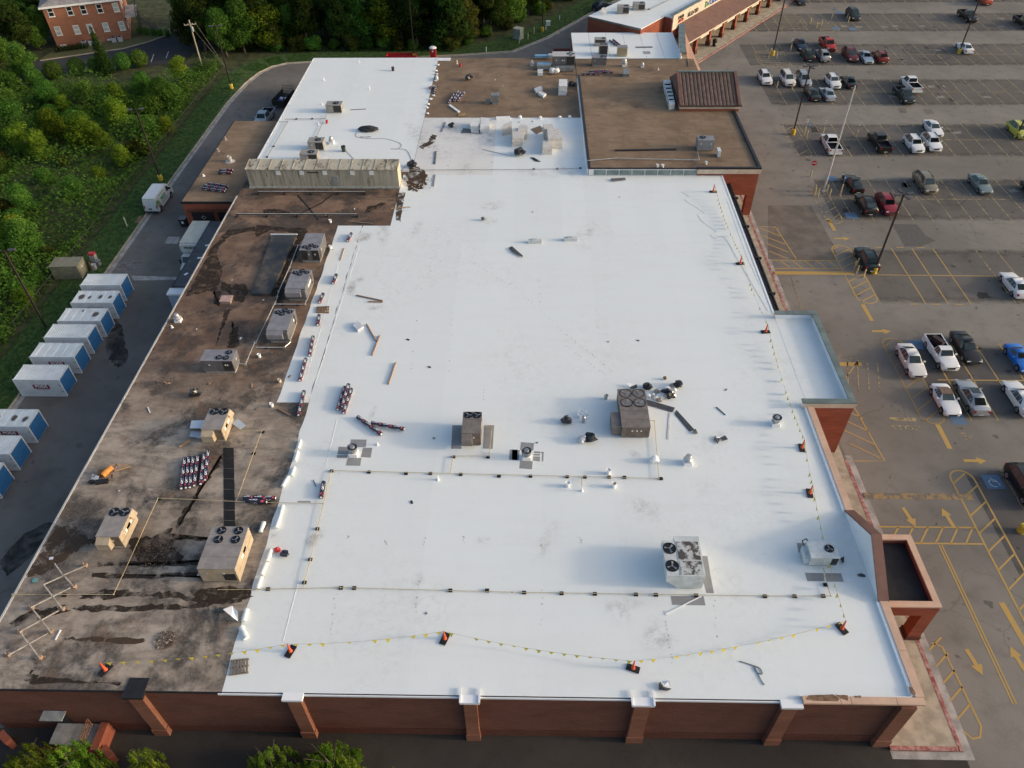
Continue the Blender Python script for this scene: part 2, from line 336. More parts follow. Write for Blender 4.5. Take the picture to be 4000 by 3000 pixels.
for i in range(46):        # drips in the stalls
    y = rs.choice(ROWS[1:8])+rs.choice((-3.4, 3.2))+rs.uniform(-1, 1); x = 44+2.72*rs.randint(0, 22)+rs.uniform(.9, 1.8)
    a, b_ = rs.uniform(.25, .8), rs.uniform(.3, 1.1)
    MB().sheet(jag([(x-a, y-b_), (x+a, y-b_*.7), (x+a*.8, y+b_), (x-a*.7, y+b_*.8)], .12, 4, i), .0065, OIL).build('oil_stain', LOT)
PALEW = M('pale_scuffed_asphalt', (.23, .205, .18), .92, .25, 4)
for i in range(40):
    y = rs.choice(ROWS[3:8])+rs.choice((-2.4, 2.2))+rs.uniform(-.6, .6); x = 64+2.72*rs.randint(0, 16)+rs.uniform(.8, 1.9)
    MB().sheet(jag([(x-.7, y-.5), (x+.7, y-.45), (x+.6, y+.5), (x-.6, y+.45)], .16, 4, i), .0062, PALEW).build('scuffed_patch', LOT)
# ---------------- painted markings
def mark(pts, w, m=YEL, name='painted_line', z=.009): return MB().strip([(p[0], p[1]) for p in pts], w, z, m).build(name, LOT)
for i, y in enumerate(ROWS):
    m = YEL if i in (1, 2) else YELF
    xs = [48.33+2.72*k for k in range(-1, 30)]
    if i == 0: xs = [45.6, 48.3]
    if i == 2: xs = [48.3, 51.0, 53.75, 59.2, 61.9]
    lim = 59 if i == 2 else 112
    if i: mark([(44.5, y), (lim, y-.2)], .14, m)
    for x in xs:
        if x < 45 and i == 2: continue
        mark([(x, y+6.1), (x, y-6.1)], .13, m if not (i == 2 and x > 55) else YELF)
for x in (48.3, 51.0, 53.75):
    for yy in (86.9, 74.5): mark([(x-2.0, yy), (x-1.0, yy)], .16)
def hatch(x0, x1, y0, y1, ang, step, w=.16, m=YEL, rnd=0.):
    # diagonal stripes clipped to a box
    ta = math.tan(ang); c = y0-(x1-x0)*abs(ta)
    while c < y1+(x1-x0)*abs(ta):
        pts = []
        xa, xb = x0, x1
        ya, yb = c, c+ta*(x1-x0)
        # clip in y
        def cl(x, yv):
            return x, yv
        if ya == yb: ts = (0, 1)
        else:
            t0, t1 = sorted(((y0-ya)/(yb-ya), (y1-ya)/(yb-ya))); ts = (max(0, t0), min(1, t1))
        if ts[1]-ts[0] > .08:
            mark([(xa+(xb-xa)*t, ya+(yb-ya)*t) for t in ts], w, m, 'hatch_stripe')
        c += step
def arc(cx, cy, r, a0, a1, n=10): return [(cx+r*math.cos(R(a0+(a1-a0)*i/n)), cy+r*math.sin(R(a0+(a1-a0)*i/n))) for i in range(n+1)]
def island(x0, x1, y0, y1, m=YEL, ang=R(35), step=1.45, top=True, bot=True, split=None, bulge=1.):
    r = (x1-x0)/2; cx = (x0+x1)/2
    pts = []
    pts += [(x, cyy) for x, cyy in arc(cx, y1-r*bulge, r, 180, 0)] if top else [(x0, y1), (x1, y1)]
    pts += [(x, cyy) for x, cyy in arc(cx, y0+r*bulge, r, 0, -180)] if bot else [(x1, y0), (x0, y0)]
    mark(pts+[pts[0]], .17, m); hatch(x0+.05, x1-.05, y0+.35, y1-.35, ang, step, .15, m)
island(40.35, 42.8, 74.6, 87.4)
island(41.7, 44.0, 92.9, 103.5, YELF, R(40), 2.0, top=False)
island(40.6, 43.0, 54.4, 68.0, M('dull_yellow_paint', (.42, .27, .08), .85, .25, 2.5, col2=(.30, .22, .12)), R(38), 1.7)
island(42.5, 45.0, 112.6, 124.8, YELF, R(40), 2.2)
island(45, 51, 149.5, 158.5, YELF, R(0), 1.1); island(53.5, 60, 171, 180.5, YELF, R(0), 1.1); island(62, 66, 169, 175, YELF, R(0), 1.0)
island(40.4, 42.6, 27, 48.2, YEL, R(38), 1.9)
# pedestrian crossings and speed humps
for ya, yb in ((81.9, 83.8),):
    mark([(31.6, yb), (40.3, yb)], .15); mark([(31.6, ya), (40.3, ya)], .15); hatch(31.7, 40.3, ya, yb, R(-62), 2.9)
mark([(31.7, 41.5), (40.3, 41.5)], .17); mark([(31.9, 39.75), (40.3, 39.75)], .17)
for x in [32.2+1.32*i for i in range(6)]: mark([(x, 39.8), (x+1.3, 41.5)], .15, YEL, 'hatch_stripe')
def hump(y, m, name, label):
    b = MB(); pr = [(-.36, 0), (-.25, .05), (0, .075), (.25, .05), (.36, 0)]
    vs = [(x, y+a, .012+h) for x in (31.5, 41.6) for a, h in pr]; b.add(vs, [(i, i+1, i+6, i+5) for i in range(4)]+[(0, 5, 9, 4), (0, 1, 2, 3, 4), (9, 8, 7, 6, 5)], m)
    tag(b.build(name), label, 'speed hump')
hump(80.95, YEL, 'speed_hump', 'bright yellow speed hump across the lane beside a hatched crossing')
hump(45.0, M('scuffed_yellow_hump', (.48, .33, .15), .9, .3, 2, col2=(.16, .14, .12), lo=.42, hi=.58), 'speed_hump', 'worn peeling yellow speed hump across the lane near the portico')
mark([(40.0, 94.1), (42.0, 94.1)], .01, YELF)
for a, b_ in (((42.0, 94.1), (42.1, 91)), ((40.65, 74.4), (40.75, 71.2)), ((41.9, 54.3), (41.85, 51.0))): mark([a, b_], .5)
mark([q('D2', 600, 1487)[:2], q('D2', 810, 1487)[:2]], .6); mark([q('D3', 1055, 303)[:2], q('D3', 1285, 308)[:2]], .5, YELF)
def arrow(cx, cy, a, L=2.2, w=.35, m=YEL):
    pts = [(-L/2, -w/2), (L*.1, -w/2), (L*.1, -w*1.35), (L/2, 0), (L*.1, w*1.35), (L*.1, w/2), (-L/2, w/2)]
    MB().sheet([(cx+rot2(x, y, a)[0], cy+rot2(x, y, a)[1]) for x, y in pts], .010, m).build('painted_arrow', LOT)
for t, x, y, a in (('D2', 640, 402, 0), ('D2', 980, 1203, 0), ('D3', 1790, 663, 0), ('D3', 1220, 1150, -80), ('D3', 1555, 1155, 97), ('D4', 1785, 745, -80), ('D4', 2160, 720, 97)):
    c = q(t, x, y); arrow(c.x, c.y, R(a))
for dx in (-.12, .12): mark([(36.5+dx, 39.6), (36.5+dx, 25.5)], .13)
for p in ((38.6, 33.2),): mark([(39.3, 34.0), (39.6, 29.5)], .5)
# hatched no-parking strips beside the pavement
for x0, x1, y0, y1 in ((32.0, 34.2, 84.2, 92),): mark([(x0, y1), (x1, y1), (x1+.9, y0)], .15); hatch(x0, x1+.3, y0, y1, R(-40), 1.9)
mark([(32.0, 49.3), (34.9, 49.3), (33.9, 60.2), (37, 64.2)], .14)
for i in range(7): mark([(32.2, 51.6+1.8*i), (34.6, 49.7+1.8*i)], .13, YEL, 'hatch_stripe')
for i in range(5): mark([(33.2+1.1*i, 59.0), (34.6+1.1*i, 64.0)], .13, YELF, 'hatch_stripe')
mark([(32.2, 30.3), (32.9, 30.0), (33.3, 23.8), (32.9, 23.0), (32.3, 22.9), (31.9, 23.4)], .15)
for i in range(5): mark([(31.8, 24.3+1.35*i), (33.15, 25.4+1.35*i)], .14, YEL, 'hatch_stripe')
mark([(33.0, 72), (33.4, 80.5)], .12, YELF)
tm = text_mesh('STOP', 1.0, YELF)
for t, x, y, rz in (('D2', 660, 1425, 180), ('D3', 1190, 380, 0)): o = link('road_lettering', tm, LOT, (*q(t, x, y)[:2], .010), R(rz)); o.scale = (1.25, .9, 1)
rl_ = random.Random(3)
for k in range(9): c = q('D3', 1650+8*k, 395+11*k); mark([(c.x, c.y), (c.x+rl_.uniform(-.5, .9), c.y+rl_.uniform(-.25, .25))], .1, YELF, 'worn_paint_stroke')
# blue wheelchair squares
def wchair(cx, cy, s=1.5, m=None):
    MB().sheet([(cx-s/2, cy-s/2), (cx+s/2, cy-s/2), (cx+s/2, cy+s/2), (cx-s/2, cy+s/2)], .010, BLUP).build('blue_marking', LOT)
    b = MB(); k = s/1.5
    b.strip(arc(cx, cy-.15*k, .38*k, 20, 290, 10), .09, .013, WHIP); b.strip([(cx-.05*k, cy+.45*k), (cx, cy+.05*k), (cx+.32*k, cy), (cx+.42*k, cy-.4*k)], .09, .013, WHIP); b.build('wheelchair_symbol', LOT)
c = q('D3', 1945, 845); wchair(c.x, c.y, 1.7)
for t, x, y in (('D3', 2160, 830), ('D3', 1635, 300), ('D2', 1290, 1320), ('D2', 720, 205), ('D1', 545, 1540), ('D1', 620, 110), ('D1', 590, 245), ('D1', 735, 250)):
    c = q(t, x, y); sheet_part('blue_marking', jag([(c.x-.8, c.y-.8), (c.x+.8, c.y-.8), (c.x+.8, c.y+.8), (c.x-.8, c.y+.8)], .1, 4, int(x)), .010, BLUP, LOT)
# skid rings left by tyres
SK = M('tyre_rubber_marks', (.06, .054, .048), .9, .3, 2)
for cx, cy, r in ((79.2, 157.2, 4.2), (79.9, 156.6, 3.6), (84.3, 154.5, 3.9), (60.5, 101, 3.2)):
    MB().strip(arc(cx, cy, r, 0, 330, 26), .16, .0095, SK).build('tyre_mark', LOT)
# ================================================================== STORE BUILDING
WY = 22.66
store = thing('store_building', 'huge flat roofed brick store with new white membrane and old dark roof', 'building')
MB().box(-38.3, 26.1, WY, WY+.4, 0, Z-.02, BRICKSH).build('front_wall', store)
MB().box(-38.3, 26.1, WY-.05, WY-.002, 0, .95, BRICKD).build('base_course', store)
MB().box(-38.3, -37.9, WY+.4, 137.5, 0, Z-.02, BRICK).build('side_wall', store)
MB().box(25.7, 26.1, WY+.4, 94.7, 0, Z-.02, BRICK).build('side_wall', store)
MB().box(-37.9, 8.1, 137.1, 137.5, 0, Z-.02, BRICK).build('rear_wall', store)
MB().box(-38.42, 26.1, WY-.06, WY+.02, Z-.13, Z+.015, BLK).build('edge_trim', store)
for y0, y1 in ((22.7, 50.2), (50.3, 62), (62.1, 89)): MB().box(-38.44, -38.28, y0, y1, Z-.1, Z+.05, M('pale_edge_metal', (.50, .50, .48), .5, .1, 1)).build('edge_trim', store)
MB().box(-38.3, -20.3, WY, 54, Z-.02, Z, OLDF).build('old_roof', store)
MB().box(-38.3, -16.5, 54, 95.7, Z-.02, Z, OLDF).build('old_roof', store)
MB().box(-16.3, 8.1, 112.6, 137.5, Z-.02, Z, OLDB).build('old_roof', store)
MB().box(-20.3, 26.1, WY, 54, Z-.05, Z-.02, CONCG).build('roof_deck', store)
MB().box(-16.5, 26.1, 54, 112.6, Z-.05, Z-.02, CONCG).build('roof_deck', store)
MB().box(-38.3, -16.3, 95.7, 137.5, Z-.05, Z-.02, CONCG).build('roof_deck', store)
def wavy_sheet(x0, x1, y0, y1, z, m, seed, ragl=0., ragr=0., n=None):
    rnd = random.Random(seed); n = n or max(2, int((y1-y0)/1.2)); L = []; 
    for i in range(n+1):
        y = y0+(y1-y0)*i/n
        L.append((x0+rnd.uniform(-1, 1)*ragl, y)); 
    Rr = [(x1+rnd.uniform(-1, 1)*ragr, y0+(y1-y0)*i/n) for i in range(n+1)]
    b = MB(); vs = [(*p, z) for p in L]+[(*p, z) for p in Rr]
    b.add(vs, [(i, n+1+i, n+2+i, i+1) for i in range(n)], m); 
    return b
SI = 0
def sheets(x0, x1, y0, y1, wid=3.05, m=TPO, ragl=0, top=None, bot=None):
    global SI
    x = x0
    while x < x1-.01:
        xe = min(x+wid, x1)
        if x1-xe < .6: xe = x1
        wavy_sheet(x, xe, y0, y1, Z+.011, m, SI, ragl if x == x0 else 0, 0).build('membrane_sheet', store); SI += 1
        x = xe
sheets(-20.6, -17.1, WY-.09, 81.75, 3.5, ragl=.12); sheets(-23.6, -20.6, 50.5, 81.75, 3.0, ragl=.06)
sheets(-17.1, 26.12, WY-.09, 78.0); sheets(-17.1, 26.12, 78.0, 94.75, m=TPOD if 0 else TPO)
sheets(-16.05, -4.9, 94.75, 112.9, m=TPOD); sheets(-4.9, 8.1, 94.75, 112.9, 3.3)
sheets(-38.2, -16.1, 95.7, 137.45)
MB().box(-16.4, -13.9, 136.2, 137.55, Z+.02, Z+.05, TPOW).build('membrane_edge', store)
MB().box(-38.45, -16.1, 137.45, 137.6, Z-.2, Z+.06, TPOW).build('membrane_edge', store)
MB().box(-38.45, -38.25, 95.7, 137.6, Z-.2, Z+.06, TPOW).build('membrane_edge', store)
MB().box(-20.75, 18.3, WY-.14, WY-.09, Z-.16, Z+.03, TPOW).build('membrane_edge', store)
MB().box(26.1, 26.3, 64.5, 94.7, Z-.25, Z+.05, TPOW).build('membrane_edge', store)
# pilasters on the front wall
for i, (x0, x1, cap) in enumerate(((-26.95, -25.95, BLK), (-16.1, -15.15, TPOW), (-4.15, -3.25, TPOW), (7.32, 8.4, TPOW), (17.2, 18.2, TPOW), (24.95, 25.98, TANC))):
    p = MB(); p.box(x0, x1, 22.28, WY-.001, .9, Z-.12, BRICKP); p.box(x0-.06, x1+.06, 22.2, WY-.052, 0, .9, BRICKP); po = p.build('pilaster', store)
    c = MB(); c.box(x0-.22, x1+.22, 22.12, WY+.02, Z-.13, Z+.10, cap)
    if i in (2, 3): c.box(x0-.25, x0-.13, 22.1, WY+.5, Z+.1, Z+.2, cap); c.box(x1+.13, x1+.25, 22.1, WY+.5, Z+.1, Z+.2, cap)
    if i == 0: c.box(x0-.18, x1+.18, WY, WY+.9, Z+.01, Z+.06, cap)
    if i < 5: c.build('pilaster_cap', po)
# tan coping, front right corner (membrane peeled on top)
for a, b_ in ((18.45, 20.9), (20.93, 21.6), (21.63, 24.6), (24.63, 26.45)): MB().box(a, b_, WY-.28, WY+.22, Z+.08, Z+.26, TANC).build('coping', store)
PEEL = M('peeled_coping_stain', (.20, .12, .07), .9, .3, 4)
for pts in (((325, 1065), (350, 1030), (560, 1022), (620, 1060), (600, 1085), (380, 1075)), ((575, 1025), (690, 1030), (690, 1078), (650, 1065)), ((745, 1035), (805, 1033), (800, 1055), (750, 1050))):
    stain('peeled_patch', 'D4', pts, Z+.26, PEEL, store, .02, 3, 2, .004)
stain('peeled_patch', 'D4', ((1215, 955), (1250, 960), (1275, 1020), (1240, 1030)), Z+.26, PEEL, store, .03, 3, 3, .004)
def coping_y(x0, x1, ys, z0, z1, m, name='coping'):
    for a, b_ in zip(ys, ys[1:]): MB().box(x0, x1, a+.012, b_-.012, z0, z1, m).build(name, store)
coping_y(25.95, 26.55, [22.9, 26.2, 30.05], Z+.08, Z+.26, TANC)
coping_y(25.95, 26.55, [38.2, 41.4, 46.0, 50.2], Z+.08, Z+.26, TANC)
for y0, y1 in ((22.9, 30.05), (38.2, 50.2)): MB().box(25.72, 25.95, y0, y1, Z, Z+.20, TPOW).build('membrane_upturn', store)
MB().box(18.3, 26.0, WY+.22, WY+.3, Z, Z+.2, TPOW).build('membrane_upturn', store)
# brick gable rising behind the portico
g = MB(); pr = [(30.05, Z-.3), (38.3, Z-.3), (38.3, Z+.1), (34.1, Z+2.65), (30.05, Z+.1)]
g.add([(x, y, z) for x in (25.95, 26.5) for y, z in pr], [(4, 3, 2, 1, 0), (5, 6, 7, 8, 9)]+[(i, (i+1) % 5, 5+(i+1) % 5, 5+i) for i in range(5)], BRICK); go = g.build('entrance_gable', store)
b = MB()
b.add([(25.93, 30.05, Z+.0), (25.93, 38.3, Z+.0), (25.93, 38.3, Z+.1), (25.93, 34.1, Z+2.62), (25.93, 30.05, Z+.1)], [(4, 3, 2, 1, 0)], TPOW); b.build('membrane_upturn', go)
for (ya, za), (yb, zb) in (((38.35, Z+.1), (34.1, Z+2.68)), ((34.1, Z+2.68), (30.0, Z+.1))):
    c = MB(); c.hexa([(25.85, ya, za), (26.62, ya, za), (26.62, yb, zb), (25.85, yb, zb)], [(25.85, ya, za+.14), (26.62, ya, za+.14), (26.62, yb, zb+.14), (25.85, yb, zb+.14)], BRNM); c.build('coping', go)
# portico
pt = thing('entrance_portico', 'brick entrance portico with tan coping and black flat roof on piers', 'portico')
ZP = 5.05
MB().box(26.55, 30.75, 30.9, 36.6, ZP-.55, ZP-.5, M('black_roof_felt', (.016, .016, .018), .8, .3, .8)).build('roof', pt)
for a in ((26.55, 31.2, 30.45, 30.95), (26.55, 31.2, 36.5, 37.0), (30.7, 31.2, 30.96, 36.49)): MB().box(*a, ZP-.02, ZP+.06, TANC).build('coping', pt)
for a in ((26.6, 31.15, 30.5, 30.9), (26.6, 31.15, 36.55, 36.95), (30.75, 31.15, 30.9, 36.55)):
    MB().box(*a, ZP-1.3, ZP-.15, BRICK).build('beam', pt); MB().box(a[0]-.01, a[1]+.02, a[2]-.02, a[3]+.02, ZP-.15, ZP-.021, CREAM).build('band', pt)
for y in (30.5, 36.0):
    MB().box(30.15, 31.15, y, y+.95, .6, ZP-1.3, BRICK).build('pier', pt); MB().box(30.08, 31.22, y-.07, y+1.02, .14, .6, BRICKD).build('pier_base', pt)
# dark gutter strip along the right edge
cp = thing('covered_walkway', 'dark stripped canopy edge running beside the white roof and pavement', 'canopy')
MB().box(26.3, 27.15, 66, 93.9, Z-1.0, Z-.75, BLK).build('gutter', cp); MB().box(27.15, 27.3, 66, 93.9, Z-1.05, Z-.62, BLK).build('fascia', cp)
for y in (69, 76, 83, 90): MB().box(26.9, 27.6, y-.1, y+.1, Z-.9, Z-.6, BLK).build('bracket', cp)
for y in (70.6, 79, 87.5): MB().box(27.0, 27.4, y-.25, y+.25, .1, Z-1.1, BRICK).build('pier', cp)
# projecting side entrance block
sb = thing('side_entrance_block', 'projecting brick block with grey green coping round a white roof', 'entrance block')
ZB = 6.95
MB().box(26.3, 30.0, 50.7, 63.9, 0, Z-.02, BRICK).build('wall', sb); MB().box(26.13, 30.0, 50.8, 63.7, Z-.02, Z+.02, TPO).build('roof', sb)
for a in ((25.5, 30.3, 50.25, 50.75), (26.1, 30.3, 63.5, 64.0), (29.85, 30.3, 50.76, 63.49)):
    MB().box(a[0]+.05, a[1]-.05, a[2]+.05, a[3]-.05, Z-.3, ZB-.04, TPOW).build('parapet', sb)
for a in ((25.45, 27.0, 50.2, 50.8), (27.02, 30.4, 50.2, 50.8), (26.0, 27.9, 63.45, 64.05), (27.92, 30.4, 63.45, 64.05), (29.8, 30.4, 50.82, 54.5), (29.8, 30.4, 54.52, 58.9), (29.8, 30.4, 58.92, 63.43)): MB().box(*a, ZB-.04, ZB+.06, GRNC).build('coping', sb)
MB().box(25.5, 30.38, 50.16, 50.25, ZB-.55, ZB-.05, CREAM).build('band', sb)
MB().box(26.1, 30.3, 50.25, 50.7, 0, ZB-.55, BRICK).build('front_wall', sb)
MB().box(30.3, 30.38, 50.2, 64.0, ZB-.55, ZB-.05, CREAM).build('band', sb)
# ---- taller store with brown roof
ts = thing('taller_store', 'brown roofed taller brick store with strip of clerestory panes facing us', 'building')
MB().box(8.1, 26.15, 94.75, 126.5, 0, ZT-.1, BRICK).build('wall', ts)
MB().box(26.15, 31.2, 94.8, 126.5, 3.3, ZT-.1, BRICK).build('wall', ts)
MB().box(30.2, 31.2, 94.8, 95.8, .15, 3.3, BRICK).build('pier', ts); MB().box(30.2, 31.2, 104, 105, .15, 3.3, BRICK).build('pier', ts); MB().box(30.2, 31.2, 113, 114, .15, 3.3, BRICK).build('pier', ts)
MB().box(8.1, 31.2, 94.75, 126.5, ZT-.1, ZT-.02, OLDB).build('roof', ts)
MB().box(8.05, 8.4, 94.7, 126.5, ZT-.02, ZT+.16, BLK).build('parapet', ts); MB().box(8.4, 23.0, 94.68, 94.95, ZT-.02, ZT+.08, BLK).build('parapet', ts)
MB().box(30.95, 31.35, 94.6, 113, ZT-.02, ZT+.2, BLK).build('parapet', ts); MB().box(22.7, 30.95, 94.6, 95.0, ZT-.02, ZT+.2, BLK).build('parapet', ts); MB().box(7.95, 8.05, 94.7, 126.5, Z, ZT+.02, TPOW).build('membrane_upturn', ts)
MB().box(22.75, 31.36, 94.5, 94.6, ZT-.62, ZT-.02, CREAM).build('band', ts); MB().box(31.2, 31.36, 94.6, 113, ZT-.62, ZT-.02, CREAM).build('band', ts)
MB().box(8.15, 22.7, 94.62, 94.75, Z+.05, ZT-.05, WHT).build('window_frame', ts)
for i in range(8):
    x = 8.85+1.74*i; MB().box(x, x+1.62, 94.57, 94.62, Z+.13, ZT-.12, GLAST).build('pane', ts)
# ---- tiled tower roof
tw = thing('tower_roof', 'brown tiled gable roof block standing on the corner of taller store', 'roof tower')
def qy(t, x, y, Y): o = TO[t]; d = ray(o[0]+x*TK, o[1]+y*TK); return Vector((0, 0, CAMH))+d*(Y/d.y)
X0, X1, Y0, Y1 = 22.9, 31.9, 113.1, 124.0; YR = 119.2; ZR = qy('C1', 1425, 622, YR).z; ZE = 8.15
MB().box(X0, X1, Y0, Y1, ZT-.1, ZE-.55, BRICK).build('wall', tw); MB().box(X0-.03, X1+.03, Y0-.04, Y1, ZE-.55, ZE-.1, CREAM).build('band', tw)
MB().box(X0-.1, X1+.35, Y0-.3, Y1+.3, ZE-.1, ZE, BLK).build('eave', tw)
g = MB(); pf = [(Y0-.2, ZE), (YR, ZR-.08), (Y1+.2, ZE)]
g.add([(x, y, z) for x in (X0, X1+.1) for y, z in pf], [(0, 2, 1), (3, 4, 5), (0, 1, 4, 3), (1, 2, 5, 4), (0, 3, 5, 2)], BRNM); g.build('roof_deck', tw)
TILE = M('brown_roof_tile', (.118, .080, .064), .7, .25, 1.2, orand=.05)
n = 15; w = (X1-.4-X0)/n
for i in range(n):
    xa = X0+.1+i*w
    s = MB(); s.add([(xa, Y0-.15, ZE+.03), (xa+w*.86, Y0-.15, ZE+.03), (xa+w*.86, YR, ZR-.02), (xa, YR, ZR-.02), (xa+w*.2, Y0-.15, ZE+.10), (xa+w*.66, Y0-.15, ZE+.10), (xa+w*.66, YR, ZR+.04), (xa+w*.2, YR, ZR+.04)], [(4, 5, 6, 7), (0, 4, 7, 3), (5, 1, 2, 6), (0, 1, 5, 4)], TILE); s.build('roof_panel', tw)
MB().box(X0-.05, X1-.1, YR-.2, YR+.2, ZR, ZR+.16, GRNC).build('ridge_cap', tw); 
for xx in (X0-.08, X1-.25):
    e = MB(); e.hexa([(xx, Y0-.25, ZE), (xx+.4, Y0-.25, ZE), (xx+.4, YR, ZR), (xx, YR, ZR)], [(xx, Y0-.25, ZE+.22), (xx+.4, Y0-.25, ZE+.22), (xx+.4, YR, ZR+.2), (xx, YR, ZR+.2)], BRNM); e.build('verge_trim', tw)
# ---- strip behind and linking store
ls = thing('linking_store', 'low flat store with white roof between brown roof and far arcade', 'building')
MB().box(8.0, 28.9, 126.5, 137.0, 0, Z-.03, BRICK).build('wall', ls); MB().box(8.0, 28.9, 126.5, 137.0, Z-.03, Z, OLDB).build('old_roof', ls)
MB().box(7.9, 27.0, 137.0, 149.8, 0, Z-.1, BRICK).build('wall', ls)
for i in range(6): MB().box(7.9+3.2*i+(.05 if i else 0), min(11.1+3.2*i, 27), 137.02, 150.2, Z-.1, Z+.02+(.004 if i % 2 else 0), TPO).build('membrane_sheet', ls)
MB().box(8.1, 27, 136.93, 137.02, Z-.1, Z+.06, GRNC).build('edge_trim', ls)
a0, a1 = Vector((26.45, 136.9)), Vector((28.35, 151.6)); ZC = 7.35
pa = MB(); pa.hexa([(a0.x, a0.y, Z-.2), (a0.x+.25, a0.y, Z-.2), (a1.x+.25, a1.y, Z-.2), (a1.x, a1.y, Z-.2)], [(a0.x, a0.y, ZC), (a0.x+.25, a0.y, ZC), (a1.x+.25, a1.y, ZC), (a1.x, a1.y, ZC)], TPOW); pa.build('parapet', ls)
for i in range(6):
    p, r2 = a0.lerp(a1, i/6+.003), a0.lerp(a1, (i+1)/6-.003); c = MB()
    c.hexa([(p.x-.1, p.y, ZC), (p.x+1.0, p.y, ZC), (r2.x+1.0, r2.y, ZC), (r2.x-.1, r2.y, ZC)], [(p.x-.1, p.y, ZC+.08), (p.x+1.0, p.y, ZC+.08), (r2.x+1.0, r2.y, ZC+.08), (r2.x-.1, r2.y, ZC+.08)], GRNC); c.build('coping', ls)
s = MB(); s.add([(27.5, 133.5, 6.4), (30.95, 133.2, 3.5), (30.95, 152.6, 3.5), (29.4, 152.6, 6.4)], [(0, 1, 2, 3)], BRNR); s.add([(30.95, 133.2, 3.3), (30.95, 133.2, 3.5), (30.95, 152.6, 3.5), (30.95, 152.6, 3.3)], [(0, 1, 2, 3)], BLK); s.add([(27.5, 133.5, 6.4), (27.5, 133.5, 3.3), (30.95, 133.2, 3.3), (30.95, 133.2, 3.5)], [(0, 1, 2, 3)], BRNM); s.build('side_canopy_roof', ls)
for y in (135, 141, 147): MB().box(30.0, 30.7, y, y+.7, .15, 3.4, BRICK).build('pier', ls)
# ---- far strip store with arcade (turned by 53 degrees)
FA = math.atan2(.802, .597); fs_ = thing('far_strip_store', 'far strip of shops with white roof and long brown metal arcade', 'building', (32.95, 156.5, 0), FA)
# local frame: x along the arcade, y towards the shops (left), -y towards the parking lot
LN = 78
MB().box(-4.2, LN, 3.5, 5.4, 0, 7.2, BRICK).build('wall', fs_); MB().box(-13, LN, 5.4, 17.2, 0, 7.2, BRICK).build('wall', fs_)
for i in range(9): MB().box(-13.05 if i == 0 else 10*i-13, 10*i-3.02, 5.3, 17.25, 7.2, 7.32+(.004 if i % 2 else 0), TPO).build('membrane_sheet', fs_)
MB().box(-4.2, LN, 3.6, 5.35, 7.2, 7.33, TPO).build('membrane_sheet', fs_); MB().box(-13.1, -13.05, 5.3, 17.3, 7.05, 7.36, GRNC).build('edge_trim', fs_)
for i in range(17): MB().box(-4.2+4.7*i+.02, -4.2+4.7*i+4.68, 3.3, 4.2, 7.75, 7.83, GRNC).build('coping', fs_)
MB().box(-4.2, LN, 3.55, 4.0, 7.0, 7.75, TPOW).build('parapet', fs_); MB().box(-4.3, LN, 3.3, 3.55, 5.0, 7.75, CREAM).build('sign_band', fs_)
r = MB(); r.add([(-4.45, -.6, 3.55), (LN, -.6, 3.55), (LN, 3.3, 5.6), (-1.9, 3.3, 5.6)], [(0, 1, 2, 3)], BRNR); r.add([(-4.45, -.6, 3.3), (LN, -.6, 3.3), (LN, -.6, 3.55), (-4.45, -.6, 3.55)], [(0, 1, 2, 3)], CREAM); r.build('arcade_roof', fs_)
SEAM = M('brown_seam', (.22, .125, .095), .5, .1, 1)
for i in range(int(LN/.42)):
    x = -4.2+.42*i; y0 = -.6; y1 = 3.3 if x > -1.9 else -.6+(x+4.45)/2.55*3.9
    z0, z1 = 3.57, 3.57+(y1+.6)/3.9*2.05
    s = MB(); s.hexa([(x, y0, z0), (x+.13, y0, z0), (x+.13, y1, z1), (x, y1, z1)], [(x, y0, z0+.05), (x+.13, y0, z0+.05), (x+.13, y1, z1+.05), (x, y1, z1+.05)], SEAM)
    if i == 0: sob = s
    else: n0 = len(sob.v); sob.add(s.v, s.f, SEAM)
    if i % 12 == 11 or i == int(LN/.42)-1: sob.build('roof_seam', fs_); sob = MB()
for i in range(14): MB().box(-.35+5.9*i, .35+5.9*i, -.35, .35, .15, 3.35, BRICK).build('column', fs_); MB().box(-.42+5.9*i, .42+5.9*i, -.42, .42, .15, .9, BRICKD).build('column_base', fs_)
MB().box(-6, LN, -2.75, 3.5, -.02, .15, CONC).build('arcade_pavement', fs_); MB().box(-6, LN, -3.0, -2.75, -.02, .165, REDP).build('painted_kerb', fs_)
MB().box(-3.5, LN, 3.3, 3.5, .15, 3.2, M('shop_front', (.16, .11, .08), .6, .4, .4, col2=(.05, .055, .06))).build('shop_front', fs_)
for i in range(13):
    b = MB().box(1.0+5.9*i, 4.6+5.9*i, -.45, -.38, 2.75, 3.2, CREAM); b.build('hanging_sign', fs_)
DKL = M('dark_sign_letters', (.05, .04, .035), .5, .1, 2); BLL = M('blue_sign_letters', (.03, .13, .42), .5, .1, 2); REDL = M('red_sign_letters', (.5, .06, .04), .5, .1, 2); GRL = M('green_sign_letters', (.05, .25, .08), .5, .1, 2)
def fsign(n_, x, z, size, m):      # letters too far away to read: separate upright strokes
    rnd = random.Random(n_*7+int(x*3))
    for k in range(n_):
        xx = x+(k-n_/2)*size*.62; b = MB(); w_ = size*rnd.uniform(.36, .5); h_ = size*rnd.uniform(.34, .46)
        b.box(xx, xx+size*.13, 3.2, 3.28, z-h_, z+h_, m); zz = z+rnd.choice((-1, 0, 1))*h_*.8; b.box(xx+size*.13, xx+w_, 3.2, 3.28, zz-size*.07, zz+size*.07, m)
        if rnd.random() < .6: b.box(xx+w_, xx+w_+size*.12, 3.2, 3.28, z-h_, z+h_*rnd.uniform(-.2, 1), m)
        b.build('sign_letter', fs_)
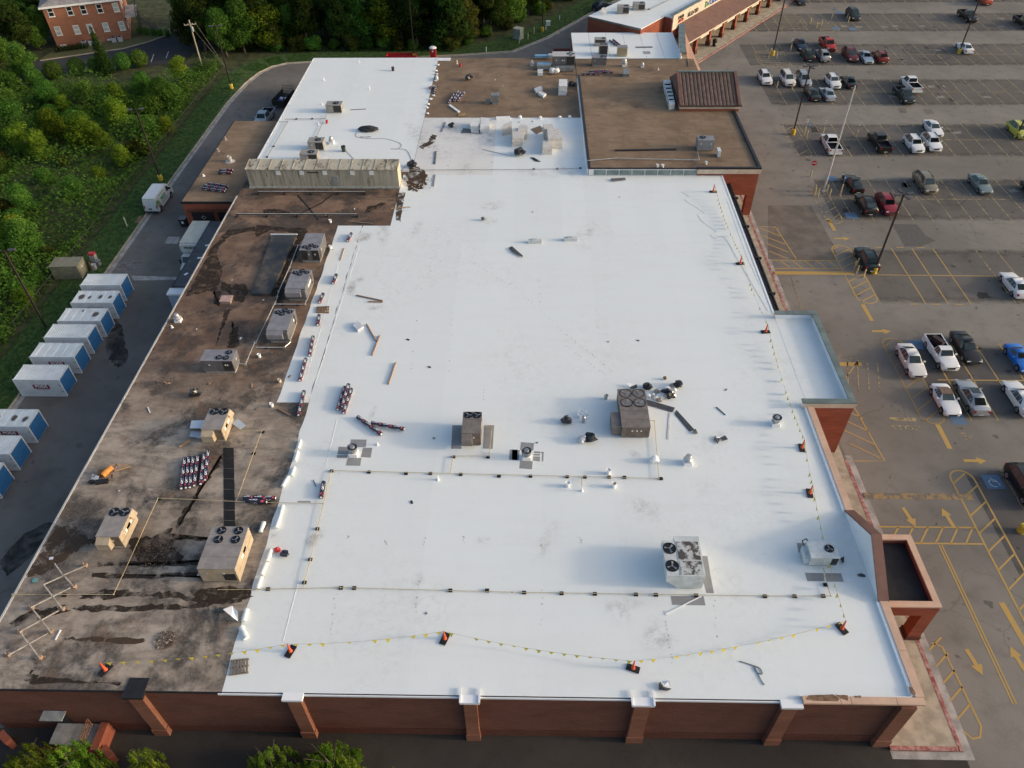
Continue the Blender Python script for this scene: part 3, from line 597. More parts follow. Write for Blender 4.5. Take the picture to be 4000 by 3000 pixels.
fsign(7, 3.8, 6.45, 1.0, DKL); fsign(5, -1.2, 6.9, .75, DKL); fsign(4, -1.1, 6.2, .75, REDL); fsign(7, 12.4, 6.5, 1.15, BLL); MB().box(8.9, 9.5, 3.2, 3.27, 6.0, 7.1, GRL).build('sign_emblem', fs_)
# ---- loading dock wing, left
dw = thing('loading_dock_wing', 'low brown roofed brick wing with dark loading doors behind box truck', 'building')
ZD = 5.5
MB().box(-46, -38.35, 88.9, 113.6, 0, ZD-.05, BRICK).build('wall', dw); MB().box(-46, -38.35, 88.9, 113.6, ZD-.05, ZD, OLDB).build('roof', dw)
MB().box(-46.12, -38.35, 88.78, 88.95, ZD-.22, ZD+.04, BLK).build('edge_trim', dw); MB().box(-46.12, -45.95, 88.96, 113.7, ZD-.22, ZD+.04, BLK).build('edge_trim', dw)
for x0, x1 in ((-45.1, -42.2), (-41.6, -39.2)):
    d = MB().box(x0, x1, 88.8, 88.9, .9, 4.1, BLK).build('dock_door', dw); MB().box(x0-.25, x1+.25, 88.6, 88.9, 4.1, 4.45, BRICKD).build('lintel', dw)
mk = MB(); mk.strip([(-43.9, 3.2), (-43.6, 3.45), (-43.3, 3.2), (-43.6, 2.95), (-43.9, 3.2)], .06, 0, WHIP); mk.v = [(x, 88.79, y) for x, y, z in mk.v]; mk.build('door_emblem', dw)
# dock awning
aw = thing('dock_awning', 'long dark metal awning over the loading bay beside the roof edge', 'awning')
for i in range(4):
    y = 71.8+3.6*i; MB().box(-41.55, -38.45, y, y+3.57, 4.1, 4.25, M('dark_awning_metal', (.055, .058, .065), .4, .25, .8, metal=.3)).build('awning_panel', aw)
MB().box(-41.65, -41.55, 71.8, 86.2, 4.0, 4.27, BLK).build('gutter', aw)
for x, y, a in ((-39.3, 83.6, .2), (-40.2, 80.4, .4), (-40.3, 77.6, .1), (-40.8, 74.2, 1)): tag(MB().box(x-.25, x+.25, y-.15, y+.15, 4.251, 4.28, TPOW, a).build('paper_scrap'), 'small white scrap lying on the dark dock awning', 'scrap', 'scraps on the dock awning')
PBL = M('pale_blue_metal', (.42, .52, .62), .35, .15, .8, metal=.2)
be = thing('dock_enclosure', 'pale blue box with white top edge beneath the end of awning', 'enclosure')
MB().box(-41.9, -38.5, 70.6, 71.6, 0.1, 3.8, PBL).build('body', be); MB().box(-42.0, -38.45, 70.5, 71.75, 3.8, 4.0, WHT).build('top_edge', be)
# ---- beige penthouse screen
BEI = newmat('stained_beige_panel')
m, nt, b, pos = BEI; col = mixc(nt, ramp(nt, noise(nt, pos, .8, 5, .7, .0, map_=(3.5, 2.5, .18)), .42, .72), (.40, .375, .31), (.25, .225, .17)); col = mixc(nt, mth(nt, 'MULTIPLY', ramp(nt, noise(nt, pos, 1.6, 5, .75, .0, map_=(2.4, 1, .3)), .52, .70), .85), col, (.045, .036, .028)); nt.links.new(col, b.inputs['Base Color']); b.inputs['Roughness'].default_value = .7; BEI = m
BEIR = newmat('stained_beige_roof')
m, nt, b, pos = BEIR; col = mixc(nt, ramp(nt, noise(nt, pos, .4, 4, .6), .3, .7), (.52, .48, .38), (.42, .38, .28)); col = mixc(nt, mth(nt, 'MULTIPLY', ramp(nt, noise(nt, pos, .9, 6, .75, .2, map_=(1, .6, 1)), .48, .62), .85), col, (.07, .052, .036)); nt.links.new(col, b.inputs['Base Color']); b.inputs['Roughness'].default_value = .7; BEIR = m
ph = thing('rooftop_penthouse', 'long stained beige metal penthouse with ribbed sloping roof and louvres', 'penthouse')
x0, x1, y0, y1, ze, zr = -37.15, -17.15, 91.1, 93.4, 9.0, 9.25
np_ = 13; w = (x1-x0)/np_
for i in range(np_):
    xa = x0+i*w; MB().box(xa+.006, xa+w-.006, y0, y0+.12, Z+.05, ze, BEI).build('wall_panel', ph)
    s = MB(); s.hexa([(xa+.015, y0-.15, ze), (xa+w-.015, y0-.15, ze), (xa+w-.015, y1, zr), (xa+.015, y1, zr)], [(xa+.015, y0-.15, ze+.08), (xa+w-.015, y0-.15, ze+.08), (xa+w-.015, y1, zr+.08), (xa+.015, y1, zr+.08)], BEIR); s.build('roof_panel', ph)
    s = MB(); s.hexa([(xa-.02, y0-.16, ze+.08), (xa+.02, y0-.16, ze+.08), (xa+.02, y1, zr+.08), (xa-.02, y1, zr+.08)], [(xa-.02, y0-.16, ze+.14), (xa+.02, y0-.16, ze+.14), (xa+.02, y1, zr+.14), (xa-.02, y1, zr+.14)], BEI); s.build('roof_rib', ph)
MB().box(x0+.02, x1-.05, y0+.13, y1, Z+.05, ze-.02, BEI).build('core', ph); MB().box(x1-.05, x1+.01, y0+.02, y1, Z+.05, ze, M('clean_beige', (.56, .50, .38), .6, .08, 1)).build('end_panel', ph)
MB().box(x0-.1, x1+.1, y0-.12, y0-.01, Z+.03, Z+.25, M('pale_flashing', (.40, .43, .40), .6, .2, 2)).build('base_flashing', ph)
for px_ in (185, 390, 590, 830, 993):
    c = q('B1', px_, 1497, 8.6).x; MB().box(c-.28, c+.28, y0-.06, y0-.001, 8.25, 8.85, WHT).build('louvre', ph)
c = q('B1', 688, 1580, 7.2).x; MB().box(c-.35, c+.35, y0-.05, y0-.001, Z+.35, 8.0, M('grey_door', (.25, .26, .27), .6, .1, 1)).build('door', ph)
c = q('B1', 490, 1497, 8.6).x; MB().box(c-.75, c+.75, y0-.02, y0-.001, 8.5, 8.65, DKL).build('sign_strip', ph)
# ---- ramp, walls and canopy at the bottom left
rp = thing('loading_ramp', 'brick walled loading ramp with rusty railing against the front wall', 'ramp')
MB().prism([(-33.9, 21.1), (-30.3, 20.9), (-30.1, 22.55), (-33.9, 22.55)], 0, 1.1, CONCG).build('landing', rp)
MB().box(-30.6, -30.05, 20.6, 22.55, 0, 1.45, BRICK).build('end_wall', rp); MB().box(-34.2, -30.62, 20.55, 20.85, 0, 1.15, BRICK).build('side_wall', rp)
RUST = M('rusty_steel', (.22, .10, .05), .8, .3, 3)
rl = MB()
for y in (21.1, 22.4): rl.tube((-31.2, y, 1.1), (-31.2, y, 2.3), .03, RUST)
for z in (1.4, 1.7, 2.0, 2.3): rl.tube((-31.2, 21.1, z), (-31.2, 22.4, z), .022, RUST)
for i in range(9): rl.tube((-31.2, 21.1+.16*i, 1.2), (-31.2, 21.1+.16*i, 2.3), .012, RUST)
rl.build('railing', rp)
for i in range(3): MB().tube((-32.0-.7*i, 20.7, 1.1), (-32.0-.7*i, 20.7, 1.75), .03, RUST).build('rail_post', rp)
cn = thing('door_canopy', 'small grey metal canopy over a door in the front wall', 'canopy')
MB().box(-34.1, -32.5, 21.9, 22.6, 3.0, 3.1, M('weathered_sheet', (.30, .32, .32), .5, .2, 2)).build('plate', cn); MB().box(-33.8, -32.8, 22.55, 22.61, .95, 2.95, BLK).build('door', cn)
for i, (t, x0_, y0_, x1_, y1_) in enumerate((('A4', 0, 1350, 65, 1425), ('A4', 262, 1482, 350, 1558), ('A4', 888, 1478, 955, 1550))):
    a = q(t, x0_, y0_, 1.2); b_ = q(t, x1_, y1_, 1.2)
    w_ = thing('low_brick_wall', ('orange brick wall stub at the far left below the old roof', 'short brick wall stub left of the ramp among treetops', 'short brick wall stub just right of the ramp')[i], 'wall', (a.x, a.y, 0))
    d = (b_-a); L = d.length; ang = math.atan2(d.y, d.x); MB().box(0, L, -.2, .2, 0, 1.1, BRICK).build('wall', w_).rotation_euler = (0, 0, ang); MB().box(-.03, L+.03, -.24, .24, 1.1, 1.2, BRICK).build('coping', w_).rotation_euler = (0, 0, ang)
# ---- far brick office
oa = R(21.7); of = thing('brick_office', 'two storey orange brick office with white windows among trees', 'building', (-98, 160.88, 0), oa)
OW, OD, OH = 14.4, 17, 8.0
MB().box(0, OW, 0, OD, 0, OH, BRICKO).build('wall', of)
r = MB(); e = .55; r.add([(-e, -e, OH), (OW+e, -e, OH), (OW+e, OD+e, OH), (-e, OD+e, OH), (OW/2, 6, OH+2.6), (OW/2, OD-6, OH+2.6)], [(0, 1, 4), (1, 2, 5, 4), (2, 3, 5), (3, 0, 4, 5), (3, 2, 1, 0)], M('grey_shingle', (.28, .26, .25), .9, .2, 1.2)); r.build('roof', of)
MB().box(-e, OW+e, -e-.03, -e, OH-.32, OH+.05, WHT).build('fascia', of); MB().box(OW+e, OW+e+.03, -e, OD+e, OH-.32, OH+.05, WHT).build('fascia', of); MB().box(-e, OW+e, -e, -.001, OH-.12, OH-.02, WHT).build('soffit', of)
nrm = Vector((math.sin(oa), -math.cos(oa), 0)); o0 = Vector((-98, 160.88, 0)); uu = Vector((math.cos(oa), math.sin(oa), 0))
def offace(x, y):
    d = ray(x*TK, y*TK); c0 = Vector((0, 0, CAMH)); t = (o0-c0).dot(nrm)/d.dot(nrm); p = c0+d*t; return (p-o0).dot(uu), p.z
BLIND = M('pale_blind', (.42, .46, .42), .4, .15, 1)
for i, (x, y) in enumerate(((437, 105), (602, 93), (720, 83), (860, 72), (1000, 62), (503, 267), (663, 255), (780, 245), (915, 233), (1053, 222))):
    u, z = offace(x, y); hh = .85
    f_ = MB().box(u-.55, u+.55, -.06, -.002, z-hh, z+hh, WHT).build('window', of)
    for zz in (-.41, .41): MB().box(u-.44, u+.44, -.075, -.061, z+zz-.35, z+zz+.35, (BLIND if i > 3 else GLASS)).build('pane', f_)
    MB().box(u-.62, u+.62, -.12, -.002, z-hh-.1, z-hh, WHT).build('sill', f_)
for x, y in ((545, 380), (835, 352), (955, 345)):
    u, z = offace(x, y); MB().box(u-.6, u+.6, -.05, -.002, .15, .55, WHT).build('vent_window', of)
for k in range(4): MB().box(OW, OW+.06, 2+3.5*k, 3.2+3.5*k, 5.4, 7.0, WHT).build('window', of); MB().box(OW, OW+.06, 2+3.5*k, 3.2+3.5*k, 1.4, 3.0, WHT).build('window', of)
# outdoor stair
st = MB(); BM = M('black_iron', (.02, .02, .022), .6, .2, 2)
st.box(OW+.1, OW+2.4, .5, 9, 4.0, 4.12, CONCG)
for i in range(12): st.box(OW+2.4+.28*i, OW+2.7+.28*i, .6, 1.9, 3.9-.32*i, 3.98-.32*i, BM)
for y in (.5, 3, 6, 9): st.tube((OW+2.3, y, 0), (OW+2.3, y, 5.1), .06, BM)
for z in (4.6, 5.1): st.tube((OW+2.3, 2, z), (OW+2.3, 9, z), .03, BM); st.tube((OW+2.4, .55, z), (OW+5.7, .55, z-3.8), .03, BM); st.tube((OW+2.4, 1.95, z), (OW+5.7, 1.95, z-3.8), .03, BM)
st.build('outdoor_stair', of)
GRYM = M('condenser_grey', (.42, .44, .45), .5, .1, 2)
for i, x in enumerate((738, 800, 848, 1005, 1062)):
    u, _ = offace(x, 390); p = o0+uu*u+nrm*.9
    c = thing('condenser_unit', 'pale grey condenser unit standing along the wall of brick office', 'condenser', (p.x, p.y, 0), oa, 'condensers beside the office')
    MB().box(-.45, .45, -.45, .45, .05, 1.0, GRYM).build('cabinet', c); MB().lathe((0, 0, 1.0), [(.36, 0), (.36, .05), (.05, .05)], BLK, 12).build('fan_guard', c)
office_lot = MB().sheet([(-110, 150), (-98, 153.9), (-84, 160.5), (-80, 164.5), (-76, 171), (-77, 186), (-83, 205), (-60, 215), (-52, 200), (-58, 178), (-66, 160), (-72, 152), (-90, 145.5), (-105, 141)], .02, ASPHN)
olo = struct('office_car_park', office_lot)
for a, b_ in (((-86.6, 148.0), (-88.2, 150.9)), ((-81.5, 150), (-83, 153)), ((-75.5, 153), (-76.5, 157.2)), ((-73.2, 155), (-74, 158.7)), ((-72, 171), (-77.5, 171)), ((-70, 174), (-76, 174)), ((-69, 177), (-75.5, 177)), ((-68, 180), (-75, 180)), ((-68, 183), (-75, 183)), ((-62, 190), (-60, 196)), ((-57, 192), (-55, 197))): MB().strip([a, b_], .14, .03, WHIP).build('painted_line', olo)
kb = MB(); kb.rail([(-98.3, 153.7), (-84, 160.3), (-80, 164.3), (-77.2, 169), (-78.5, 172)], .25, .16, .0, CONC); struct('kerb', kb)
gb = MB().sheet([(-98.5, 154), (-84, 160.6), (-80, 164.6), (-77.5, 169.5), (-80, 174), (-84.5, 166.5), (-98.2, 161)], .1, M('dry_bank', (.16, .12, .06), .95, .3, 1.5, col2=(.10, .13, .04))); struct('planting_bed', gb)
# ================================================================== ROOFTOP UNITS
GRYU = M('grey_unit_paint', (.235, .235, .255), .5, .12, 1.4); GRYD = M('dark_grey_unit', (.13, .13, .138), .5, .15, 1.5)
TANU = M('tan_unit_paint', (.43, .35, .25), .55, .12, 1.4); TANT = M('taupe_unit_top', (.29, .265, .245), .5, .12, 1.4)
BRNU = M('brown_unit_paint', (.19, .165, .15), .5, .15, 1.4); BRNF = M('brown_unit_front', (.145, .115, .092), .6, .2, 2)
WHTU = M('pale_unit_paint', (.56, .60, .60), .5, .12, 1.4); LOUV = M('coil_louvre', (.035, .033, .03), .6, .3, 6); FANB = M('fan_well', (.012, .012, .014), .5, .1, 2); BLADE = M('fan_blade', (.30, .32, .34), .4, .1, 3, metal=.5)
LABW = M('white_sticker', (.75, .75, .72), .5, .05, 3)
FANM = None
def fan_into(c, x, y, z, r):
    f_ = MB(); f_.lathe((0, 0, 0), [(r*1.08, 0), (r*1.08, .05), (r, .05), (r, .012), (.01, .012)], FANB, 16); fo = f_.build('fan', c, (x, y, z+.002))
    bl = MB()
    for k in range(3):
        a = 6.283*k/3+x*3+y; c1, s1 = math.cos(a), math.sin(a); c2, s2 = math.cos(a+.45), math.sin(a+.45)
        bl.add([(.12*r*c1, .12*r*s1, .03), (.85*r*c1, .85*r*s1, .018), (.85*r*c2, .85*r*s2, .05), (.2*r*c2, .2*r*s2, .04)], [(0, 1, 2, 3)], BLADE)
    bl.lathe((0, 0, .02), [(r*.16, 0), (r*.16, .05), (.01, .05)], BLADE, 8); bl.build('fan_blades', fo)
def rtu(label, x0, x1, y0, y1, h, fans=(), z=Z, col=GRYU, top=None, louv=(), seams=(), curb=.15, stickers=3, rz=0, extra=None, front=None, coil_side=None):
    cx, cy = (x0+x1)/2, (y0+y1)/2; W_, D_ = x1-x0, y1-y0
    t = thing('rooftop_unit', label, 'air conditioner', (cx, cy, z+.015), rz, None)
    MB().box(-W_/2+.08, W_/2-.08, -D_/2+.08, D_/2-.08, 0, curb, M('unit_curb', (.30, .30, .29), .8, .2, 2)).build('curb', t)
    b = MB(); b.box(-W_/2, W_/2, -D_/2, D_/2, curb, h-.04, front or col); b.build('cabinet', t)
    ys = [-D_/2-.03]+[-D_/2+s*D_ for s in seams]+[D_/2+.03]
    for a, c in zip(ys, ys[1:]): MB().box(-W_/2-.03, W_/2+.03, a+.012, c-.012, h-.04, h, top or col).build('top_panel', t)
    for fx, fy, r in fans: fan_into(t, -W_/2+fx*W_, -D_/2+fy*D_, h, r)
    for (s0, s1, z0, z1) in louv: MB().box(-W_/2+s0*W_, -W_/2+s1*W_, -D_/2-.02, -D_/2-.001, curb+(h-curb)*z0, curb+(h-curb)*z1, LOUV).build('coil_louvre', t)
    if coil_side: MB().box(W_/2+.001, W_/2+.02, -D_/2+coil_side[0]*D_, -D_/2+coil_side[1]*D_, curb+.15, h-.15, LOUV).build('coil_louvre', t)
    rnd = random.Random(label)
    for i in range(stickers):
        if i % 2: MB().box(W_/2+.001, W_/2+.012, -D_/2+D_*rnd.uniform(.2, .8), -D_/2+D_*rnd.uniform(.2, .8)+.12, h*.55, h*.72, LABW).build('sticker', t)
        else: xx = -W_/2+W_*rnd.uniform(.1, .85); MB().box(xx, xx+.14, -D_/2-.034, -D_/2-.022, h*.62, h*.72, LABW).build('sticker', t)
    for zz in (.45,): MB().box(W_/2+.001, W_/2+.01, -D_/2+.05, D_/2-.05, h*zz-.012, h*zz+.012, GRYD).build('panel_joint', t)
    if extra: extra(t, W_, D_, h)
    return t
def hoodf(m, w0, w1, dep, z0, z1):
    def f(t, W_, D_, h):
        xa, xb = -W_/2+w0*W_, -W_/2+w1*W_; y = -D_/2
        s = MB(); s.add([(xa, y, h*z1), (xb, y, h*z1), (xb, y-dep, h*z1-.28), (xa, y-dep, h*z1-.28), (xa, y, h*z0), (xb, y, h*z0), (xb, y-dep, h*z0+.1), (xa, y-dep, h*z0+.1)], [(0, 3, 2, 1), (2, 3, 7, 6), (0, 4, 7, 3), (1, 2, 6, 5), (4, 5, 6, 7)], m); s.build('air_hood', t)
    return f
def sidebox(m, w, y0, y1, h1):
    def f(t, W_, D_, h): MB().box(-W_/2-w, -W_/2-.001, -D_/2+y0*D_, -D_/2+y1*D_, .15, h1, m).build('economiser_box', t)
    return f
F4 = lambda y0: ((.21, y0+.09, .28), (.53, y0+.19, .28), (.80, y0+.11, .28), (.46, y0+.01, .28))
def u1x(t, W_, D_, h):
    sidebox(BRNU, .85, .06, .42, 1.25)(t, W_, D_, h)
    MB().box(-W_/2-.06, W_/2+.0, D_*.05, D_/2, h-.03, h+.02, BRNU).build('fan_deck', t)
rtu('large brown rooftop unit with four fans on white roof beside rubbish bags', 8.42, 10.9, 46.25, 51.1, 1.45, ((.27, .88, .52), (.75, .88, .52), (.27, .63, .52), (.75, .63, .52)), col=BRNU, front=BRNF, top=BRNU, seams=(.2, .42, .54), extra=u1x, stickers=5)
rtu('narrow brown rooftop unit with two fans on grey pads mid roof', -5.68, -4.05, 45.15, 47.75, 1.7, ((.28, .84, .36), (.76, .84, .36)), col=BRNU, front=BRNF, top=BRNU, seams=(.62,), extra=hoodf(BRNU, .0, .55, .55, .3, .95), stickers=4)
RUSTT = newmat('rusted_pale_top'); m, nt, b, pos = RUSTT; col = mixc(nt, ramp(nt, noise(nt, pos, 1.6, 6, .7, .6), .46, .54), (.50, .52, .51), (.075, .06, .055)); nt.links.new(col, b.inputs['Base Color']); b.inputs['Roughness'].default_value = .7; RUSTT = m
def u3x(t, W_, D_, h):
    s = MB(); w = .95; s.add([(-W_/2-w, y, zz) for y in (-D_/2, D_/2-.4) for zz in (h-.75, h)]+[(-W_/2, y, zz) for y in (-D_/2, D_/2-.4) for zz in (.2, h)], [(0, 1, 5, 4), (2, 6, 7, 3), (0, 4, 6, 2), (0, 2, 3, 1), (1, 3, 7, 5)], WHTU); s.build('condenser_wing', t)
    for fy in (.24, .68): fan_into(t, -W_/2-w/2, -D_/2+fy*D_, h, .47)
    for a, c in ((.03, .36), (.40, .86)): MB().box(-W_/2+.12, W_/2-.1, -D_/2+a*D_, -D_/2+c*D_, h+.001, h+.03, RUSTT).build('rusted_panel', t)
rtu('pale rooftop unit with two fans and rusted blackened top panels', 11.3, 13.15, 31.0, 34.5, 1.75, col=WHTU, top=WHTU, seams=(.38,), extra=u3x)
def u4x(t, W_, D_, h):
    MB().box(-W_/2-.35, -W_/2-.001, -D_/2+.1, D_/2-.2, .2, h*.7, WHTU).build('side_duct', t)
    b = MB(); pts = [(-W_/2+.1, D_/2+.1, .2), (-W_/2-.15, D_/2+.35, .7), (-W_/2+.2, D_/2+.5, .75), (-W_/2+.6, D_/2+.3, .2)]; b.path(pts, .05, GRYD); b.build('refrigerant_hose', t)
rtu('small white rooftop unit with one black fan near the gable shadow', 21.6, 23.7, 33.1, 34.6, 1.15, ((.72, .55, .33),), col=WHTU, seams=(), louv=((.75, .98, .1, .9),), extra=u4x, stickers=2)
rtu('grey four fan unit, farthest of the three in the row beside white roof', -26.3, -24.1, 73.6, 77.2, 1.75, F4(.09), col=GRYU, front=GRYD, top=GRYU, seams=(.42, .72), louv=((.04, .38, .08, .95), (.62, .97, .08, .95)), curb=.3, coil_side=(.05, .2))
def u67(t, W_, D_, h): hoodf(GRYU, .0, .78, .45, .45, .98)(t, W_, D_, h); MB().box(W_*.3, W_/2, -D_/2-.22, -D_/2-.001, .6, h-.2, GRYD).build('control_box', t)
rtu('grey four fan unit, middle of the three in the row beside white roof', -26.2, -24.05, 66.2, 69.7, 1.75, F4(.74), col=GRYU, front=GRYD, top=GRYU, seams=(.35, .68), curb=.3, extra=u67, coil_side=(.72, .82))
rtu('grey four fan unit, nearest of the three in the row beside white roof', -26.4, -24.3, 59.1, 62.6, 1.75, F4(.74), col=GRYU, front=GRYD, top=GRYU, seams=(.35, .68), curb=.3, extra=u67, coil_side=(.72, .82))
rtu('wide grey rooftop unit with three fans on the brown old roof', -31.7, -28.6, 54.45, 56.1, 1.7, ((.80, .74, .29), (.55, .28, .29), (.78, .26, .29)), col=GRYU, front=GRYD, top=GRYU, curb=.3, stickers=5, louv=((.68, .98, .08, .9),))
def tanx(t, W_, D_, h):
    hoodf(TANU, .02, .6, .55, .3, .95)(t, W_, D_, h); MB().box(W_*.12, W_/2-.05, -D_/2-.03, -D_/2-.001, .4, h-.1, BRNF).build('filter_panel', t)
    s = MB(); s.add([(W_/2, D_*.2, h), (W_/2, D_/2, h), (W_/2+.35, D_/2-.1, h-.45), (W_/2+.35, D_*.25, h-.45)], [(0, 3, 2, 1)], TANU); s.build('open_flap', t)
rtu('tan two fan unit with sheet metal leaning beside wrapped rolls', -28.7, -26.9, 45.35, 47.9, 1.7, ((.3, .86, .38), (.76, .86, .38)), col=TANU, top=TANT, extra=tanx, stickers=6)
rtu('tan two fan unit standing alone near the far left roof edge', -33.3, -31.5, 34.0, 36.7, 1.65, ((.3, .86, .38), (.76, .86, .38)), col=TANU, top=TANT, extra=tanx, stickers=6)
rtu('big tan rooftop unit with four fans at edge of white membrane', -24.4, -21.6, 31.1, 34.9, 1.85, ((.3, .9, .33), (.77, .9, .33), (.3, .68, .33), (.77, .68, .33)), col=TANU, top=TANT, seams=(.27, .55, .8), stickers=5, louv=((.62, .95, .1, .6),), extra=sidebox(TANT, .35, .1, .4, .9))
for lab, a in (('grey one fan unit farthest back on the white back roof', (-31.5, -29.1, 114.5, 116.1)), ('grey one fan unit on white roof beside a round vent', (-31.6, -29.4, 101.9, 103.5)), ('grey one fan unit half hidden behind the beige penthouse', (-31.9, -29.5, 98.2, 99.7))):
    rtu(lab, *a, 1.3, ((.62, .5, .42),), col=M('warm_grey_unit', (.30, .285, .26), .5, .12, 1.4), louv=((.48, .97, .05, .9),), stickers=1)
OGR = M('oxidised_grey', (.24, .26, .26), .5, .25, 3, metal=.3)
def condx(t, W_, D_, h): MB().box(-W_/2-1.0, -W_/2-.2, -.3, .2, .0, .7, OGR).build('duct_box', t)
rtu('small oxidised grey box unit alone on the brown back roof', -5.9, -4.7, 117.7, 118.9, 1.45, (), col=OGR, curb=.3, stickers=0, extra=condx)
rtu('large unit with pale top and four fans at the brown roof edge', 4.0, 7.85, 132.5, 134.7, 2.1, ((.80, .76, .24), (.69, .5, .24), (.92, .5, .24), (.80, .24, .24)), col=GRYD, top=M('pale_grey_top', (.48, .47, .46), .5, .1, 2), seams=(), louv=((.62, .96, .12, .95),), stickers=5, curb=.5)
rtu('dark grey unit with three fans beside a row of wrapped rolls', 10.85, 13.3, 133.3, 134.9, 1.5, ((.72, .66, .25), (.66, .3, .25), (.92, .5, .25)), col=GRYD, top=GRYU, stickers=2, curb=.3)
LTAN = M('pale_tan_louvre', (.50, .43, .28), .6, .15, 3)
def lvx(t, W_, D_, h):
    for i in range(9): MB().box(-W_/2+.08+i*(W_-.1)/9, -W_/2+.16+i*(W_-.1)/9, -D_/2-.05, -D_/2-.001, .25, h-.15, TANU).build('louvre_slat', t)
rtu('tan slatted cabinet unit on white roof behind the brown strip', 15.6, 17.3, 137.9, 139.2, 1.6, (), col=LTAN, top=GRYU, extra=lvx, stickers=0)
rtu('grey unit with black front coil on white roof beside tan cabinet', 12.4, 13.9, 138.5, 140.0, 1.7, ((.3, .6, .28), (.75, .6, .28)), col=GRYU, front=GRYD, louv=((.1, .9, .1, .95),), stickers=0)
rtu('grey ribbed unit behind the black fronted coil unit', 11.9, 13.9, 143.0, 144.4, 1.2, ((.8, .5, .3),), col=M('warm_grey_unit', (.30, .285, .26)), louv=((.05, .95, .5, .95),), stickers=0)
rtu('lone grey unit with one fan on the taller brown roof', 23.5, 25.75, 99.9, 101.4, 1.6, ((.32, .6, .40),), z=ZT-.02, col=GRYU, front=M('blue_grey_unit', (.24, .25, .275), .5, .1, 2), top=GRYU, stickers=4)
def ms(t, W_, D_, h):
    f_ = MB(); f_.tube((W_/2, 0, h*.55), (W_/2+.02, 0, h*.55), h*.33, GRYD, 14); f_.build('fan_grille', t)
rtu('slim white split unit standing beside lone grey unit', 26.0, 26.4, 98.0, 99.1, .95, (), z=ZT-.02, col=WHTU, curb=.08, stickers=0, extra=ms)
rtu('grey two part unit on far white roof beside a dish', 17.2, 19.4, 157.5, 159.2, 1.3, ((.75, .5, .4),), z=7.3, col=M('warm_grey_unit', (.3, .285, .26)), louv=((.45, .95, .1, .9),), stickers=0)
rtu('tan grey unit on far white roof, second from the dish', 20.4, 22.7, 159.6, 161.2, 1.2, ((.75, .5, .4),), z=7.3, col=M('warm_grey_unit', (.3, .285, .26)), louv=((.45, .95, .1, .9),), stickers=0)
rtu('grey unit at the top of picture on far white roof', 27.0, 29.2, 166.6, 168.2, 1.2, ((.75, .5, .4),), z=7.3, col=GRYU, louv=((.45, .95, .1, .9),), stickers=0)
dsh = thing('satellite_dish', 'small grey satellite dish on the corner of far white roof', 'dish', (*q('C1', 790, 125, 7.3)[:2], 7.32))
d = MB(); d.lathe((0, 0, 0), [(.03, 0), (.35, .08), (.6, .25)], GRYM, 14); do = d.build('reflector', dsh, (0, 0, .6)); do.rotation_euler = (R(55), 0, R(20)); MB().tube((0, 0, 0), (0, 0, .65), .04, GRYD).build('mast', dsh)
# ================================================================== VENTS AND FANS
def vent(label, t, x, y, k=1., z=Z, bowl=False):
    p = q(t, x, y, z); v = thing('exhaust_fan', label, 'roof vent', (p.x, p.y, z+.015))
    MB().box(-.36*k, .36*k, -.36*k, .36*k, 0, .38*k, TPOW).build('curb', v)
    if bowl:
        MB().lathe((0, 0, .38*k), [(.30*k, 0), (.40*k, .18*k), (.46*k, .62*k), (.43*k, .62*k), (.36*k, .2*k), (.1, .18*k)], STEEL, 18).build('bowl', v, smooth=40)
        MB().lathe((0, 0, .58*k), [(.2*k, 0), (.24*k, .4*k), (.2*k, .48*k), (.02, .5*k)], STEEL, 16).build('motor_cap', v, smooth=40)
    else:
        MB().lathe((0, 0, .38*k), [(.34*k, 0), (.42*k, .05*k), (.44*k, .2*k), (.3*k, .34*k), (.28*k, .62*k), (.22*k, .7*k), (.02, .73*k)], M('spun_aluminium', (.56, .57, .57), .35, .08, 2, metal=.6), 18).build('hood', v, smooth=40)
    return v
vent('open bowl steel fan ringed by grey pads near the crossed rolls', 'B3', 845, 610, 1.0, bowl=True)
vent('open bowl steel fan ringed by grey pads right of narrow unit', 'C3', 125, 640, 1.0, bowl=True)
vent('white domed roof vent right of large four fan unit', 'C3', 1515, 685, .95)
vent('steel bowl fan near the right roof edge above cones', 'D3', 60, 350, .95, bowl=True)
vent('silver domed vent at the left roof edge of brown roof', 'A2', 1545, 1118, .9)
vent('silver stack vent on back white roof beside a grey unit', 'B1', 655, 1240, .95)
vent('silver domed vent on brown strip beside tan slatted cabinet', 'C1', 970, 572, 1.1)
vent('small silver vent on brown strip before white roof', 'C1', 1125, 580, .7)
vent('grey capped vent near dark ducts on brown back roof', 'C1', 172, 568, .8)
def pipev(label, t, x, y, h=.45, r=.07, m=TPOW, z=Z, grp='pipe vents'):
    p = q(t, x, y, z); b = MB(); b.lathe((0, 0, 0), [(r*2.4, 0), (r*1.3, .08), (r, .1), (r, h), (r*.75, h), (r*.7, h-.05)], m, 10); o = b.build('vent_pipe', None, (p.x, p.y, z+.016)); tag(o, label, 'vent pipe', grp)
